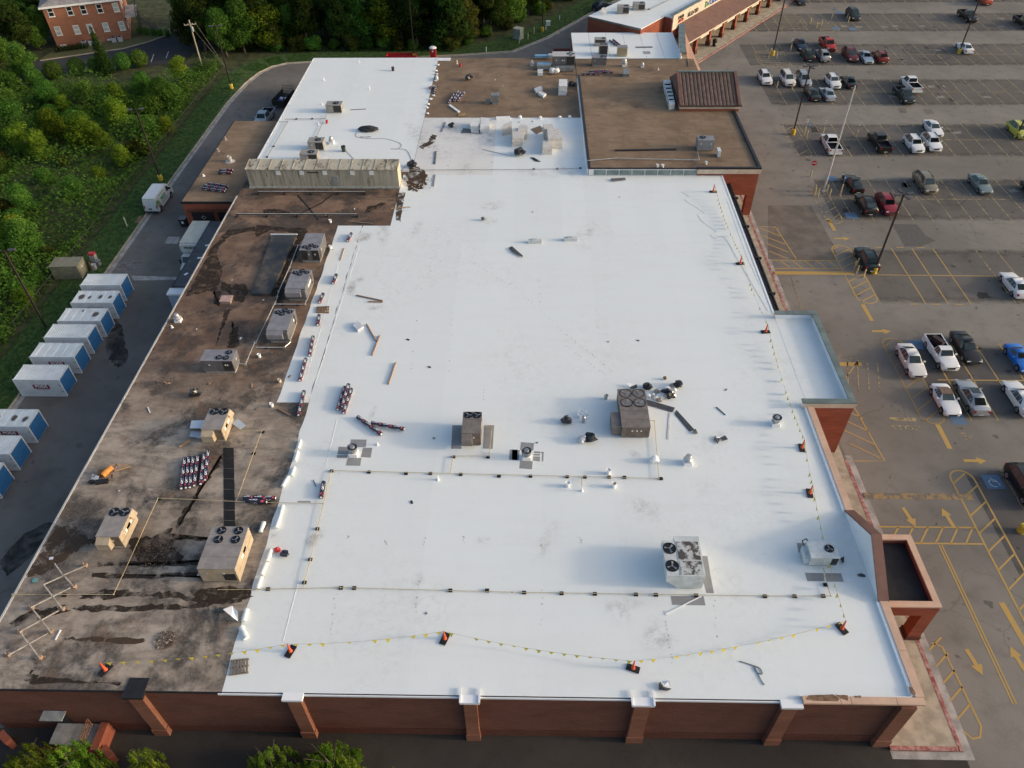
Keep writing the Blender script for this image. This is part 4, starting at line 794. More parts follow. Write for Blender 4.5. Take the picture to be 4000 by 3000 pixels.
for l, t, x, y, h in (('short white vent pipe left of a domed vent on back roof', 'B1', 588, 697, .5), ('white vent pipe in the middle of white back roof', 'B1', 982, 777, .6), ('white vent stub near the back roof edge', 'B1', 890, 540, .4), ('pale vent pipe left of farthest back grey unit', 'B1', 570, 903, .3), ('white vent pipe beside a thin black pipe on back roof', 'B1', 540, 1080, .5), ('square topped white vent right of grey pads and bowl fan', 'B3', 1050, 528, .4), ('slim white vent pipe below the long gas pipe', 'B3', 1573, 830, .6), ('white vent pipe with cable below long gas pipe', 'C3', 604, 925, .6), ('small white vent stub at left edge of brown roof', 'A2', 1488, 1172, .3), ('white vent pipe on brown strip right of small silver vent', 'C1', 1262, 602, .35), ('white vent pipe by red bucket on brown back roof', 'B1', 1738, 552, .6)):
    pipev(l, t, x, y, h)
for l, t, x, y in (('rusty capped vent on dock wing roof, farthest back', 'A1', 1950, 1210), ('rusty capped vent on dock wing roof near its left edge', 'A1', 1885, 1308)): pipev(l, t, x, y, .5, .12, M('rusty_pipe', (.35, .28, .24), .7, .3, 4), ZD)
pipev('wide pale vent cap mid dock wing roof', 'A1', 1990, 1395, .8, .3, M('pale_pipe', (.48, .45, .42), .6, .2, 2), ZD); pipev('tiny white stub on dock wing roof above rolls', 'A1', 1760, 1522, .3, .1, TPOW, ZD)
def bucket(label, t, x, y, m=TPOW, z=Z, inside=None, k=1.):
    p = q(t, x, y, z); v = thing('bucket', label, 'bucket', (p.x, p.y, z+.016)); MB().lathe((0, 0, 0), [(.14*k, 0), (.18*k, .42*k), (.16*k, .42*k), (.14*k, .34*k), (.01, .33*k)], m, 12).build('pail', v); MB().lathe((0, 0, .335*k), [(.15*k, 0), (.01, .012)], inside or m, 10).build('contents', v)
bucket('white bucket behind left of a black rubbish bag group', 'C3', 592, 262); bucket('white bucket at right of the bucket trio', 'C3', 655, 268); bucket('white bucket at left of the bucket trio', 'C3', 580, 290)
bucket('white bucket standing on thin stick by gas pipe', 'C3', 830, 775, k=1.2); bucket('white bucket between two black blocks below gas pipe', 'C3', 482, 885, k=1.2); bucket('bucket with orange rim below gas pipe', 'C3', 880, 890, k=1.2, inside=M('orange_goo', (.55, .26, .08), .6, .2, 3))
bucket('grey lidded can left of the large four fan unit', 'C3', 812, 128, M('grey_can', (.42, .42, .40)), k=1.1); bucket('white bucket beside the row of grey units', 'B2', 645, 265); bucket('white bucket at edge near farthest grey four fan unit', 'B2', 645, 490); bucket('white bucket on brown roof beside nearest grey unit', 'B2', 32, 1428)
bucket('cream bucket at the membrane edge below nearest grey unit', 'B2', 208, 1645, M('cream_bucket', (.6, .55, .42))); bucket('white bucket on old roof left of membrane corner', 'B3', 140, 195); bucket('red bucket on brown back roof near white edge', 'B1', 1765, 575, M('red_plastic', (.45, .03, .03), .4), k=1.2); bucket('red jug on white back roof near black pipe', 'B1', 615, 1065, M('red_plastic', (.45, .03, .03)), k=1.1)
bucket('left one of two white pails on taller brown roof', 'C1', 1255, 1445, z=ZT); bucket('right one of two white pails on taller brown roof', 'C1', 1302, 1447, z=ZT); bucket('white pail by the corner of taller roof parapet', 'C1', 1675, 1420, z=ZT); bucket('black bin with white lid on back white roof', 'B1', 1185, 612, BLK, k=1.5, inside=TPOW); bucket('black handled can on back roof left of tarp cable', 'B1', 760, 1308, M('dark_can', (.03, .04, .04), .5), k=1.9)
tw2 = q('C3', 618, 330, Z); v = thing('steel_vent_stack', 'ribbed steel stack vent in front of the white bucket trio', 'roof vent', (tw2.x, tw2.y, Z+.016)); MB().lathe((0, 0, 0), [(.2, 0), (.16, .1), (.14, .12), (.14, .5), (.2, .55), (.2, .65), (.12, .75), (.02, .8)], STEEL, 12).build('stack', v)
# grey walkway pads welded on the membrane
PAD = M('grey_walk_pad', (.27, .275, .28), .8, .08, 1)
def pad(t, pts, nm='walk_pad'): MB().prism([q(t, *p, Z)[:2] for p in pts], Z+.012, Z+.022, PAD).build(nm, store)
for pts in (((1697, 358), (1782, 358), (1775, 562), (1687, 560)), ((1972, 357), (2058, 357), (2045, 562), (1960, 558)), ((822, 480), (957, 482), (948, 548), (875, 546), (815, 520)), ((715, 543), (800, 545), (798, 610), (705, 608)), ((700, 615), (790, 616), (785, 643), (697, 640)), ((925, 552), (1005, 553), (992, 637), (905, 632)), ((795, 638), (912, 640), (900, 708), (777, 705)), ((1537, 457), (1556, 470), (1537, 483), (1520, 470)), ((365, 1012), (470, 1012), (475, 1026), (358, 1024)), ((2195, 568), (2260, 568), (2260, 660), (2187, 655))): pad('B3', pts)
for pts in (((78, 503), (190, 512), (185, 575), (72, 570)), ((0, 570), (67, 572), (60, 660), (0, 657)), ((73, 662), (180, 668), (172, 738), (63, 730)), ((190, 583), (245, 585), (243, 600), (188, 598)), ((185, 605), (243, 606), (241, 620), (182, 618)), ((182, 626), (242, 628), (240, 670), (178, 664)), ((250, 588), (275, 588), (270, 670), (258, 670), (262, 600), (250, 600)), ((1630, 1487), (1688, 1488), (1716, 1660), (1660, 1660))): pad('C3', pts)
for pts in (((1375, 175), (1655, 175), (1672, 255), (1385, 250)), ((1640, 0), (1716, 0), (1745, 150), (1680, 148))): pad('C4', pts)
for pts in (((247, 1375), (410, 1378), (405, 1410), (350, 1412), (350, 1455), (265, 1455)), ((415, 1375), (545, 1382), (550, 1408), (418, 1405)), ((318, 1632), (480, 1635), (490, 1705), (340, 1705)), ((495, 1635), (630, 1637), (655, 1710), (505, 1708))): pad('D3', pts)
# soft dirt left on the new membrane
SM = newmat('dirt_smear'); m, nt, b, pos = SM
tc = ND(nt, 'ShaderNodeTexCoord'); mp = ND(nt, 'ShaderNodeMapping', i={'Location': (-1, -1, -1), 'Scale': (2, 2, 2)}); nt.links.new(tc.outputs['Generated'], mp.inputs[0])
sx = ND(nt, 'ShaderNodeSeparateXYZ'); nt.links.new(mp.outputs[0], sx.inputs[0])
rr = mth(nt, 'SQRT', mth(nt, 'ADD', mth(nt, 'MULTIPLY', sx.outputs[0], sx.outputs[0]), mth(nt, 'MULTIPLY', sx.outputs[1], sx.outputs[1])))
al = mth(nt, 'MULTIPLY', mth(nt, 'SUBTRACT', 1., ramp(nt, rr, .1, 1.)), ramp(nt, noise(nt, pos, 1.1, 7, .8, .3), .40, .70)); oi = ND(nt, 'ShaderNodeObjectInfo')
al = mth(nt, 'MULTIPLY', mth(nt, 'MULTIPLY', al, oi.outputs['Alpha']), .62); nt.links.new(al, b.inputs['Alpha']); nt.links.new(mixc(nt, noise(nt, pos, 2, 3), (.16, .12, .09), (.32, .26, .20)), b.inputs['Base Color']); b.inputs['Roughness'].default_value = .9; SM = m
def smear(t, x, y, rx, ry, a, rz=0, z=Z, dz=.021):
    p = q(t, x, y, z); o = MB().add([(-rx, -ry, 0), (rx, -ry, 0), (rx, ry, 0), (-rx, ry, 0)], [(0, 1, 2, 3)], SM).build('dirt_smear', store, (p.x, p.y, z+dz), rz); o.color = (1, 1, 1, a)
for i, a in enumerate((('B1', 1400, 1150, 2.4, 3.5, .55), ('B1', 1480, 1240, 1.6, 3.4, .8), ('B1', 1560, 1330, 3.5, 4, .35), ('B1', 1380, 1560, 1.8, 2.2, 1), ('B1', 1700, 1180, 5, 3, .3), ('B1', 1330, 1100, 1.0, 3, .4), ('B2', 930, 390, 1.6, 1.4, 1), ('B2', 1100, 350, 4, 1.2, .5), ('B2', 840, 790, 1.0, 2.2, .75), ('B2', 820, 850, .8, 1.2, .9), ('B2', 1240, 130, .6, 2.6, .9), ('B2', 1380, 320, 3, 1.0, .4), ('B2', 2050, 120, 1.6, 2.4, .5), ('B2', 2020, 250, 1.5, 1.2, .35), ('B2', 1030, 1000, 1.2, .5, .6), ('C2', 640, 350, 3.2, 1.4, .45), ('C2', 620, 470, 2, 1.5, .25), ('B3', 500, 1340, .8, 1.4, 1), ('B3', 1960, 1350, .9, .6, .5), ('B3', 160, 1330, .5, .8, .8), ('B3', 1010, 245, 1.2, .4, .5), ('C3', 1060, 610, .9, .6, .5), ('C3', 1130, 1080, 2.4, 1.8, .4), ('C3', 1740, 480, 2.0, 1.0, .3), ('C3', 300, 1360, 3, .9, .35), ('C4', 1260, 560, 1.2, 2.2, .4), ('C4', 900, 290, 1.6, .8, .35), ('C4', 1240, 480, 1.0, 1.6, .4), ('C4', 1000, 260, 3, 1.6, .25), ('B4', 1400, 30, 1, .7, .35), ('C1', 470, 1480, 3, 1.6, .35), ('C1', 200, 1500, 4, 1.5, .35), ('C1', 100, 1100, 2.5, 2.5, .3), ('B1', 1900, 1300, 4, 3, .3), ('B1', 1800, 1450, 4, 2, .35))): smear(*a[:5], a[5], rz=i*.7)
# folds and footprints on the membrane
for pts in ((('B2', 897, 455), ('B2', 720, 1000), ('B2', 510, 1655)), (('B2', 710, 620), ('B2', 560, 1180), ('B2', 420, 1640)), (('B4', 375, 20), ('B4', 300, 300), ('B4', 235, 560)), (('C2', 1850, 50), ('C2', 2030, 560), ('C2', 2140, 800)), (('B3', 700, 300), ('B3', 600, 720))):
    MB().path([q(*w, Z+.014) for w in pts], .017, TPO, 6).build('membrane_fold', store)
rf = random.Random(21); FOOT = M('footprint_dirt', (.50, .49, .46), .9, .2, 3)
for (t0, xa, ya, xb, yb, n_) in (('C2', 0, 795, 480, 1250, 16), ('C2', 480, 1240, 940, 1610, 18), ('C2', 480, 1340, 840, 1605, 12), ('C2', 232, 770, 240, 1000, 5), ('C2', 730, 1010, 750, 1220, 6), ('B2', 1800, 560, 2212, 820, 16), ('B2', 1560, 340, 1500, 740, 9), ('B1', 1720, 1180, 1650, 1540, 14), ('B1', 1900, 1180, 1830, 1640, 12), ('B1', 2080, 1500, 2030, 1640, 8), ('B3', 1970, 50, 1972, 150, 5), ('B3', 800, 1310, 797, 1345, 3), ('B3', 1122, 1360, 1117, 1400, 3), ('B3', 1462, 1340, 1455, 1410, 4), ('B3', 1795, 1320, 1793, 1390, 4), ('C3', 250, 1370, 255, 1440, 4), ('C3', 590, 1330, 600, 1380, 4), ('B4', 1400, 60, 1385, 330, 9), ('C4', 260, 130, 250, 470, 6), ('C4', 1320, 300, 1390, 800, 12), ('C4', 1740, 160, 1770, 560, 8), ('B2', 1440, 760, 1330, 1640, 10), ('B2', 1700, 1100, 1660, 1600, 8), ('B4', 690, 150, 640, 560, 9)):
    for k in range(n_):
        f = (k+rf.uniform(-.3, .3))/n_; p = q(t0, xa+(xb-xa)*f, ya+(yb-ya)*f, Z); s_ = rf.uniform(.04, .10); MB().sheet(jag([(-s_*.5, -s_), (s_*.5, -s_*.9), (s_*.4, s_), (-s_*.5, s_*.8)], .03, 2, k), 0, FOOT).build('footprint', store, (p.x+rf.uniform(-.1, .1), p.y+rf.uniform(-.1, .1), Z+.0205), rf.uniform(-.5, .5))
stain('dirt_patch', 'B1', ((1330, 1450), (1400, 1440), (1480, 1500), (1470, 1590), (1400, 1650), (1310, 1640), (1300, 1540)), Z, RSILT, store, .3, 6, 9, .0225)
stain('dirt_patch', 'B2', ((1215, 5), (1290, 5), (1265, 150), (1250, 255), (1215, 245)), Z, RSILT, store, .1, 6, 9, .0225)
stain('dirt_patch', 'B1', ((1520, 1160), (1560, 1170), (1545, 1230), (1440, 1290), (1410, 1270), (1490, 1220)), Z, RSILT, store, .15, 6, 9, .0225)
# ------- dark stains and seams of the old roofs
for i, (t, pts) in enumerate((('A2', ((1960, 330), (2200, 300), (2210, 335), (1990, 375), (1890, 480), (1870, 560), (1920, 640), (1900, 760), (1860, 850), (1700, 880), (1600, 905), (1690, 760), (1830, 480))), ('A2', ((1900, 770), (2000, 800), (2130, 790), (2150, 850), (2090, 960), (2010, 930), (1990, 860), (1910, 850))), ('A2', ((1840, 860), (1910, 850), (1900, 930), (1890, 1000), (1850, 970))), ('A2', ((1920, 1020), (1990, 1010), (1950, 1120), (1900, 1230), (1860, 1340), (1885, 1220), (1930, 1100))), ('A2', ((2010, 1110), (2020, 1180), (2060, 1160), (2050, 1280), (2090, 1330), (1960, 1350), (1990, 1250))), ('B2', ((0, 290), (300, 310), (440, 310), (445, 370), (390, 440), (330, 600), (230, 760), (190, 900), (130, 900), (240, 640), (310, 420), (300, 350), (120, 330), (0, 400))), ('B2', ((250, 700), (330, 690), (280, 820), (240, 960), (160, 980), (200, 860))), ('B2', ((60, 150), (160, 145), (300, 170), (290, 190), (200, 195), (60, 185))), ('B2', ((970, 130), (1090, 90), (1130, 100), (1040, 150), (930, 190))),
    ('A3', ((480, 1230), (590, 1220), (690, 1260), (760, 1330), (880, 1340), (870, 1370), (740, 1390), (620, 1470), (500, 1560), (420, 1620), (300, 1660), (200, 1660), (330, 1480))), ('A3', ((1100, 1330), (1300, 1320), (1480, 1250), (1500, 1330), (1900, 1330), (1880, 1345), (1530, 1350), (1480, 1400), (1600, 1500), (1500, 1570), (1200, 1560), (1130, 1450))), ('A3', ((1500, 1250), (1600, 1080), (1720, 900), (1850, 720), (1920, 600), (1900, 690), (1780, 860), (1660, 1070), (1540, 1250))), ('A3', ((850, 1545), (1080, 1540), (1500, 1550), (1740, 1520), (1730, 1560), (1450, 1580), (860, 1575))), ('A3', ((800, 1640), (1500, 1630), (1780, 1640), (1780, 1670), (1100, 1680), (780, 1670))),
    ('A4', ((620, 290), (760, 250), (1100, 260), (1400, 240), (1600, 250), (1800, 200), (2150, 190), (2000, 240), (1700, 270), (1400, 300), (900, 310))), ('A4', ((720, 150), (980, 110), (1300, 150), (1500, 140), (1700, 190), (1900, 200), (1800, 230), (1500, 190), (1300, 175), (900, 200), (700, 190))), ('A4', ((100, 400), (250, 300), (400, 290), (560, 250), (600, 300), (380, 360), (250, 430), (120, 420))), ('A4', ((1650, 120), (1900, 90), (2150, 110), (2180, 190), (1900, 220), (1680, 190))), ('A4', ((200, 900), (260, 820), (330, 880), (700, 900), (1040, 920), (1040, 940), (300, 935))), ('A4', ((540, 545), (800, 520), (1250, 545), (1250, 580), (800, 565))))):
    stain('water_stain', t, pts, Z, (RWET if i not in (19, 20, 9) else RSILT), store, .15, 6, i, .006+.0003*i)
for x0_, y0_, x1_, y1_ in ((2010, 545, 1985, 1270),):
    for k in range(8):
        a = q('A3', 1975+10*k/8, 550+720*k/8, Z); b_ = q('A3', 1975+10*(k+1)/8, 550+720*(k+1)/8, Z); MB().hexa([(b_.x-.46, b_.y+.02, Z+.008), (b_.x+.46, b_.y+.02, Z+.008), (a.x+.46, a.y-.02, Z+.008), (a.x-.46, a.y-.02, Z+.008)], [(b_.x-.46, b_.y+.02, Z+.02), (b_.x+.46, b_.y+.02, Z+.02), (a.x+.46, a.y-.02, Z+.02), (a.x-.46, a.y-.02, Z+.02)], M('black_felt_strip', (.012, .012, .013), .75, .3, 2)).build('felt_patch', store)
# ================================================================== GAS PIPES
GASY = M('yellowed_gas_pipe', (.45, .37, .22), .5, .15, 2); BLOCK = M('black_rubber_block', (.012, .012, .013), .7, .2, 3); CONDU = M('grey_conduit', (.52, .53, .52), .4, .1, 2, metal=.4)
def gaspipe(label, runs, blocks=(), m=GASY, r=.028, z=Z, name='gas_pipe', h=.2):
    t0 = runs[0][0]; p = q(*t0, z); t = thing(name, label, 'pipe', (p.x, p.y, z))
    b = MB()
    for run in runs:
        pts = [q(*w, z+h) for w in run]; b.path([(v.x-p.x, v.y-p.y, h) for v in pts], r, m, 6)
        for v in pts[1:-1]: b.box(v.x-p.x-r*1.6, v.x-p.x+r*1.6, v.y-p.y-r*1.6, v.y-p.y+r*1.6, h-r*1.6, h+r*1.6, m)
    b.build('pipe', t)
    for w in blocks:
        v = q(*w, z); k = MB(); x, y = v.x-p.x, v.y-p.y; k.prism([(x-.15, y-.13), (x+.15, y-.13), (x+.15, y+.13), (x-.15, y+.13)], .02, .12, BLOCK); k.box(x-.09, x+.09, y-.09, y+.09, .12, h-r*.7, BLOCK); k.build('support_block', t)
gaspipe('long yellowed gas pipe across the middle of white roof', [[('B3', 650, 748), ('C3', 1270, 816), ('C3', 1230, 318), ('C3', 1190, 315)], [('B3', 1678, 772), ('B3', 1700, 622), ('B3', 2012, 622), ('B3', 2040, 370), ('B3', 1960, 368)], [('C3', 600, 803), ('C3', 603, 900)]],
    [('B3', x, y+6) for x, y in ((655, 750), (977, 760), (1297, 772), (1508, 772), (1770, 780), (2100, 795), (1708, 628), (2005, 630))]+[('C3', x, y+6) for x, y in ((160, 795), (477, 800), (630, 803), (838, 803), (972, 805), (1287, 816))])
gaspipe('gas pipe running along the left side of white roof', [[('B3', 650, 752), ('B3', 580, 1033), ('B3', 470, 1515), ('B4', 405, 100)], [('B3', 578, 1033), ('B3', 0, 1022), ('A3', 1365, 985), ('A3', 1060, 1650), ('A4', 980, 160), ('A4', 105, 160), ('A4', 118, 180)], [('A3', 2040, 1015), ('A3', 2212, 540), ('B3', 50, 405), ('B3', 0, 403), ('A3', 2090, 400)]],
    [('B3', 532, 1256), ('B3', 470, 1520), ('B4', 420, 60), ('A3', 1380, 992), ('B3', 120, 1030), ('A4', 560, 170), ('B3', 60, 420), ('A3', 2195, 605)])
gaspipe('long gas pipe across the near part of white roof', [[('A4', 1880, 118), ('B4', 0, 115), ('B4', 730, 100), ('C4', 0, 140), ('D4', 0, 172), ('D4', 540, 172), ('D4', 495, 0), ('D3', 480, 1590)]],
    [('B4', x, y) for x, y in ((105, 117), (735, 107), (850, 108), (1680, 129), (1997, 129))]+[('C4', x, y) for x, y in ((105, 147), (428, 154), (716, 159), (1070, 164), (1243, 167), (1590, 172), (2183, 180))]+[('D4', 228, 179), ('D4', 474, 177), ('D4', 495, 80)])
gaspipe('grey conduit snaking round the row of grey units', [[('B2', 405, 455), ('B2', 362, 462), ('B2', 290, 650), ('B2', 195, 860), ('B2', 165, 968), ('B2', 425, 970), ('B2', 435, 930)], [('B2', 190, 900), ('B2', 0, 1300), ('A2', 2200, 1300), ('A2', 2120, 1490), ('A2', 2070, 1480)], [('B2', 0, 1342), ('B2', 245, 1342), ('B2', 300, 1295)]], [('B2', 235, 978), ('B2', 360, 978), ('B2', 90, 1348)], CONDU, .05, name='conduit')
gaspipe('long white conduit along the front of taller brown roof', [[('C1', 650, 1388), ('C1', 900, 1366), ('C1', 1400, 1378), ('C1', 1618, 1382), ('C1', 1605, 1312)]], (), CONDU, .05, ZT, 'conduit')
gaspipe('thin dark pipe with elbow beside farthest back grey unit', [[('B1', 250, 1030), ('B1', 605, 1026)], [('B1', 608, 990), ('B1', 520, 1188)]], [('B1', 348, 1032), ('B1', 485, 1030), ('B1', 520, 1188)], M('dark_pipe', (.12, .11, .10), .6), .035, name='pipe_run')
gaspipe('thin dark pipe along left edge of back roof', [[('B1', 200, 1052), ('B1', 272, 1052), ('B1', 92, 1360)]], [('B1', 152, 1268), ('B1', 95, 1360)], M('dark_pipe', (.12, .11, .10)), .035, name='pipe_run')
gaspipe('thin grey pipe crossing the white roof behind the penthouse end', [[('B1', 1250, 1470), ('B1', 1800, 1466), ('C1', 180, 1463), ('C1', 590, 1453)]], [('C1', 188, 1465), ('C1', 390, 1462), ('C1', 590, 1456)], M('mid_grey_pipe', (.30, .30, .30), .5), .04, name='pipe_run')
gaspipe('thin dark pipe on far white roof', [[('C1', 920, 38), ('C1', 1185, 82), ('C1', 1350, 0)]], [('C1', 1185, 82)], M('dark_pipe', (.12, .11, .10)), .05, 7.35, 'pipe_run')
# black pipe racks on the brown roof below the penthouse
for lab, a, b_ in (('long black pipe rack nearest the beige penthouse', (20, 20), (945, 18)), ('long black pipe rack nearer the row of grey units', (-160, 213), (880, 214))):
    pa_, pb_ = q('B2', *a, Z), q('B2', *b_, Z); t = thing('pipe_rack', lab, 'pipe rack', (pa_.x, pa_.y, Z)); L = (pb_-pa_).length
    MB().tube((0, 0, .35), (L, 0, .35), .07, BLK).build('pipe', t); MB().box(0, L, -.03, .03, .42, .46, WHTU).build('pipe_cover', t)
    for i in range(5): MB().box(L*i/4-.05, L*i/4+.05, -.25, .25, 0, .3, BLK).build('rack_leg', t)
fs2 = MB(); 
for a, b_ in (((360, 30), (450, 130)), ((650, 30), (560, 100)), ((560, 100), (350, 200)), ((450, 130), (540, 245))): fs2.strip([q('B2', *a, Z), q('B2', *b_, Z)], .22, Z+.012, BLK)
fs2.build('tar_strip', store)
# long low curb duct
dk = thing('low_roof_duct', 'long low dark duct box with white end flashing beside grey units', 'duct')
A_, B_, C_, D2_ = [q('B2', *p, Z+.3) for p in ((140, 372), (350, 372), (125, 880), (-40, 878))]
MB().hexa([(D2_.x, D2_.y, Z), (C_.x, C_.y, Z), (B_.x, B_.y, Z), (A_.x, A_.y, Z)], [(D2_.x, D2_.y, Z+.32), (C_.x, C_.y, Z+.32), (B_.x, B_.y, Z+.32), (A_.x, A_.y, Z+.32)], M('rusty_grey_sheet', (.062, .066, .07), .6, .3, .5, col2=(.17, .125, .085), lo=.45, hi=.7)).build('body', dk)
MB().box(A_.x-.2, B_.x+.1, A_.y, A_.y+.12, Z+.3, Z+.42, TPOW).build('end_flashing', dk)
ht = q('A2', 1950, 970, Z); hb = thing('roof_hatch', 'small pinkish roof hatch on wet brown roof', 'hatch', (ht.x, ht.y, Z)); MB().box(-.55, .55, 0, 1.0, 0, .35, M('hatch_side', (.30, .22, .18), .7, .2, 3)).build('curb', hb); MB().box(-.62, .62, -.06, 1.06, .35, .42, M('pinkish_lid', (.50, .34, .29), .6, .15, 2)).build('lid', hb)
# ================================================================== ROLLS
NAVY = M('navy_wrap', (.016, .020, .045), .35, .3, 5, spec=.6); REDB = M('red_print', (.55, .045, .05), .4, .1, 3); WPR = M('white_print', (.82, .82, .84), .4, .03, 3); CRUM = M('clear_plastic', (.50, .52, .56), .25, .2, 6, spec=.7)
def roll_mesh(L, r=.19):
    b = MB(); b.tube((0, 0, 0), (L, 0, 0), r, NAVY, 14); b.tube((-.03, 0, 0), (L+.03, 0, 0), r*.55, WPR, 10); body = b.mesh('wrap', 30)
    pr = MB(); n_ = max(1, round(L/1.05)); seg = L/n_
    def curved(x0, x1, a0, a1, m, k=5):
        vs = [(x, math.sin(a)*(r+.004), math.cos(a)*(r+.004)) for x in (x0, x1) for a in [a0+(a1-a0)*i/k for i in range(k+1)]]
        pr.add(vs, [(i, i+1, k+2+i, k+1+i) for i in range(k)], m)
    tm = text_mesh('TPO', .30, WPR, bold=.012)
    for j in range(n_):
        x0 = j*seg
        for rot in (-.35, 1.75, -2.4):
            curved(x0+seg*.74, x0+seg*.92, rot-.55, rot+.55, REDB); curved(x0+seg*.80, x0+seg*.86, rot-.2, rot+.2, WPR, 2)
            for p in tm.polygons:
                vs = []
                for vi in p.vertices:
                    v = tm.vertices[vi].co; a = rot+v.y/r*.95; vs.append((x0+seg*.38+v.x*1.0, -math.sin(-a)*(r+.005)*-1 if 0 else math.sin(-a)*(r+.005)*-1, math.cos(a)*(r+.005)))
                vs = [(x, -y, zz) for x, y, zz in vs]
                pr.add(vs, [tuple(range(len(vs)))], WPR)
    return body, pr.mesh('print')
RM = {3.05: roll_mesh(3.05), 1.5: roll_mesh(1.5)}
def roll(label, t, a, b_, z=Z, zo=0., grp='wrapped membrane rolls'):
    pa_, pb_ = q(t, *a, z+.2), q(t, *b_, z+.2); d = pb_-pa_; L = d.length; key = 3.05 if L > 2.1 else 1.5
    mid = (pa_+pb_)/2; ang = math.atan2(d.y, d.x); c = mid-Vector((math.cos(ang), math.sin(ang), 0))*key/2
    t_ = thing('membrane_roll', label, 'roll', (c.x, c.y, z+.21+zo), ang, grp); s = L/key
    for nm, me in zip(('wrap', 'printed_label'), RM[key]): o = link(nm, me, t_); o.scale = (s, 1, 1); o['kind'] = 'stuff' if nm == 'printed_label' else 'thing'
    return t_
for l, a, b_ in (('short printed roll nearest the membrane inner corner', (825, 355), (793, 420)), ('short printed roll second from the membrane inner corner', (695, 712), (665, 785)), ('short printed roll third from the membrane inner corner', (580, 880), (549, 952)), ('short printed roll just below the small wooden pallet', (545, 1062), (533, 1145)), ('long printed roll beside nearest grey four fan unit', (492, 1255), (462, 1415)), ('long printed roll at membrane edge below another long roll', (430, 1440), (378, 1625))): roll(l, 'B2', a, b_)
for l, a, b_, zo in (('long printed roll lying over the membrane step corner', (415, 60), (367, 265), 0), ('left roll of a bundle of three on white roof', (765, 28), (705, 222), 0), ('middle roll stacked on a bundle of three on white roof', (800, 15), (745, 205), .12), ('right roll of a bundle of three on white roof', (825, 38), (758, 245), 0), ('lower left roll of a crossed pair on white roof', (872, 280), (1075, 428), 0), ('upper right roll of a crossed pair on white roof', (995, 342), (1275, 395), .1), ('printed roll beside the gas pipe bend on white roof', (585, 842), (563, 975), 0)): roll(l, 'B3', a, b_, zo=zo)
for i, (a, b_) in enumerate((((1598, 635), (1568, 890)), ((1635, 620), (1608, 880)), ((1672, 625), (1642, 880)), ((1712, 612), (1680, 865)), ((1768, 595), (1735, 850)), ((1802, 565), (1773, 815)))): roll('long printed roll on old roof, number %s from the left of six' % ('one', 'two', 'three', 'four', 'five', 'six')[i], 'A3', a, b_)
roll('upper roll of a small pile by the yellow pipe', 'A3', (2125, 985), (2400, 990), zo=.05); roll('lower roll of a small pile by the yellow pipe', 'A3', (2115, 1005), (2290, 1020)); roll('right roll of a small pile by the yellow pipe', 'B3', (30, 985), (120, 1005), zo=.05)
for i, (a, b_) in enumerate((((1800, 1588), (1970, 1612)), ((1760, 1612), (1945, 1640)), ((1745, 1628), (1935, 1650)))): roll('printed roll in the near pile on dock wing roof, %s' % ('top', 'middle', 'bottom')[i], 'A1', a, b_, ZD-.0, zo=(.12 if i == 1 else 0))
for i, (a, b_) in enumerate((((1885, 1475), (2000, 1470)), ((1880, 1495), (1990, 1492)))): roll('printed roll in the far pile on dock wing roof, %s' % ('upper', 'lower')[i], 'A1', a, b_, ZD)
for i, (a, b_) in enumerate((((1715, 812), (1668, 885)), ((1755, 785), (1710, 860)), ((1775, 795), (1722, 868)), ((1810, 792), (1750, 865)))): roll('printed roll on brown back roof, %s from the left' % ('first', 'second', 'third', 'fourth')[i], 'B1', a, b_)
roll('printed roll lying across the white edge of back roof', 'B1', (1572, 738), (1498, 760)); roll('short printed roll pointing down at the back roof edge', 'B1', (1552, 760), (1540, 808))
roll('upper left roll of a pair on far white roof', 'C1', (848, 352), (915, 395)); roll('upper right roll of a pair on far white roof', 'C1', (875, 345), (935, 392))
for i, (a, b_, zo) in enumerate((((615, 640), (760, 640), 0), ((640, 625), (845, 630), .1), ((700, 612), (850, 615), 0))): roll('printed roll beside dark three fan unit, %s one' % ('nearest', 'middle', 'farthest')[i], 'C1', a, b_, zo=zo)
# white loose membrane rolls along the edge
def wroll(label, t, a, b_, r=.22, z=Z, grp='loose white membrane'):
    r *= .7; pa_, pb_ = q(t, *a, z+r), q(t, *b_, z+r); d = pb_-pa_; b = MB(); rnd = random.Random(label); n_ = 7; k = 12; vs = []
    for i in range(n_+1):
        c = pa_.lerp(pb_, i/n_)-pa_; rr_ = r*rnd.uniform(.78, 1.1); qn = d.to_track_quat('X', 'Z').to_matrix()
        vs += [c+qn @ Vector((0, math.cos(6.283*j/k)*rr_*rnd.uniform(.93, 1.07), math.sin(6.283*j/k)*rr_*.75)) for j in range(k)]
    b.add(vs, [(i*k+j, i*k+(j+1) % k, (i+1)*k+(j+1) % k, (i+1)*k+j) for i in range(n_) for j in range(k)]+[tuple(range(k))[::-1], tuple(range(n_*k, n_*k+k))], TPO)
    tag(b.build('membrane_bundle', None, (pa_.x, pa_.y, z+r+.01), smooth=40), label, 'membrane roll', grp)
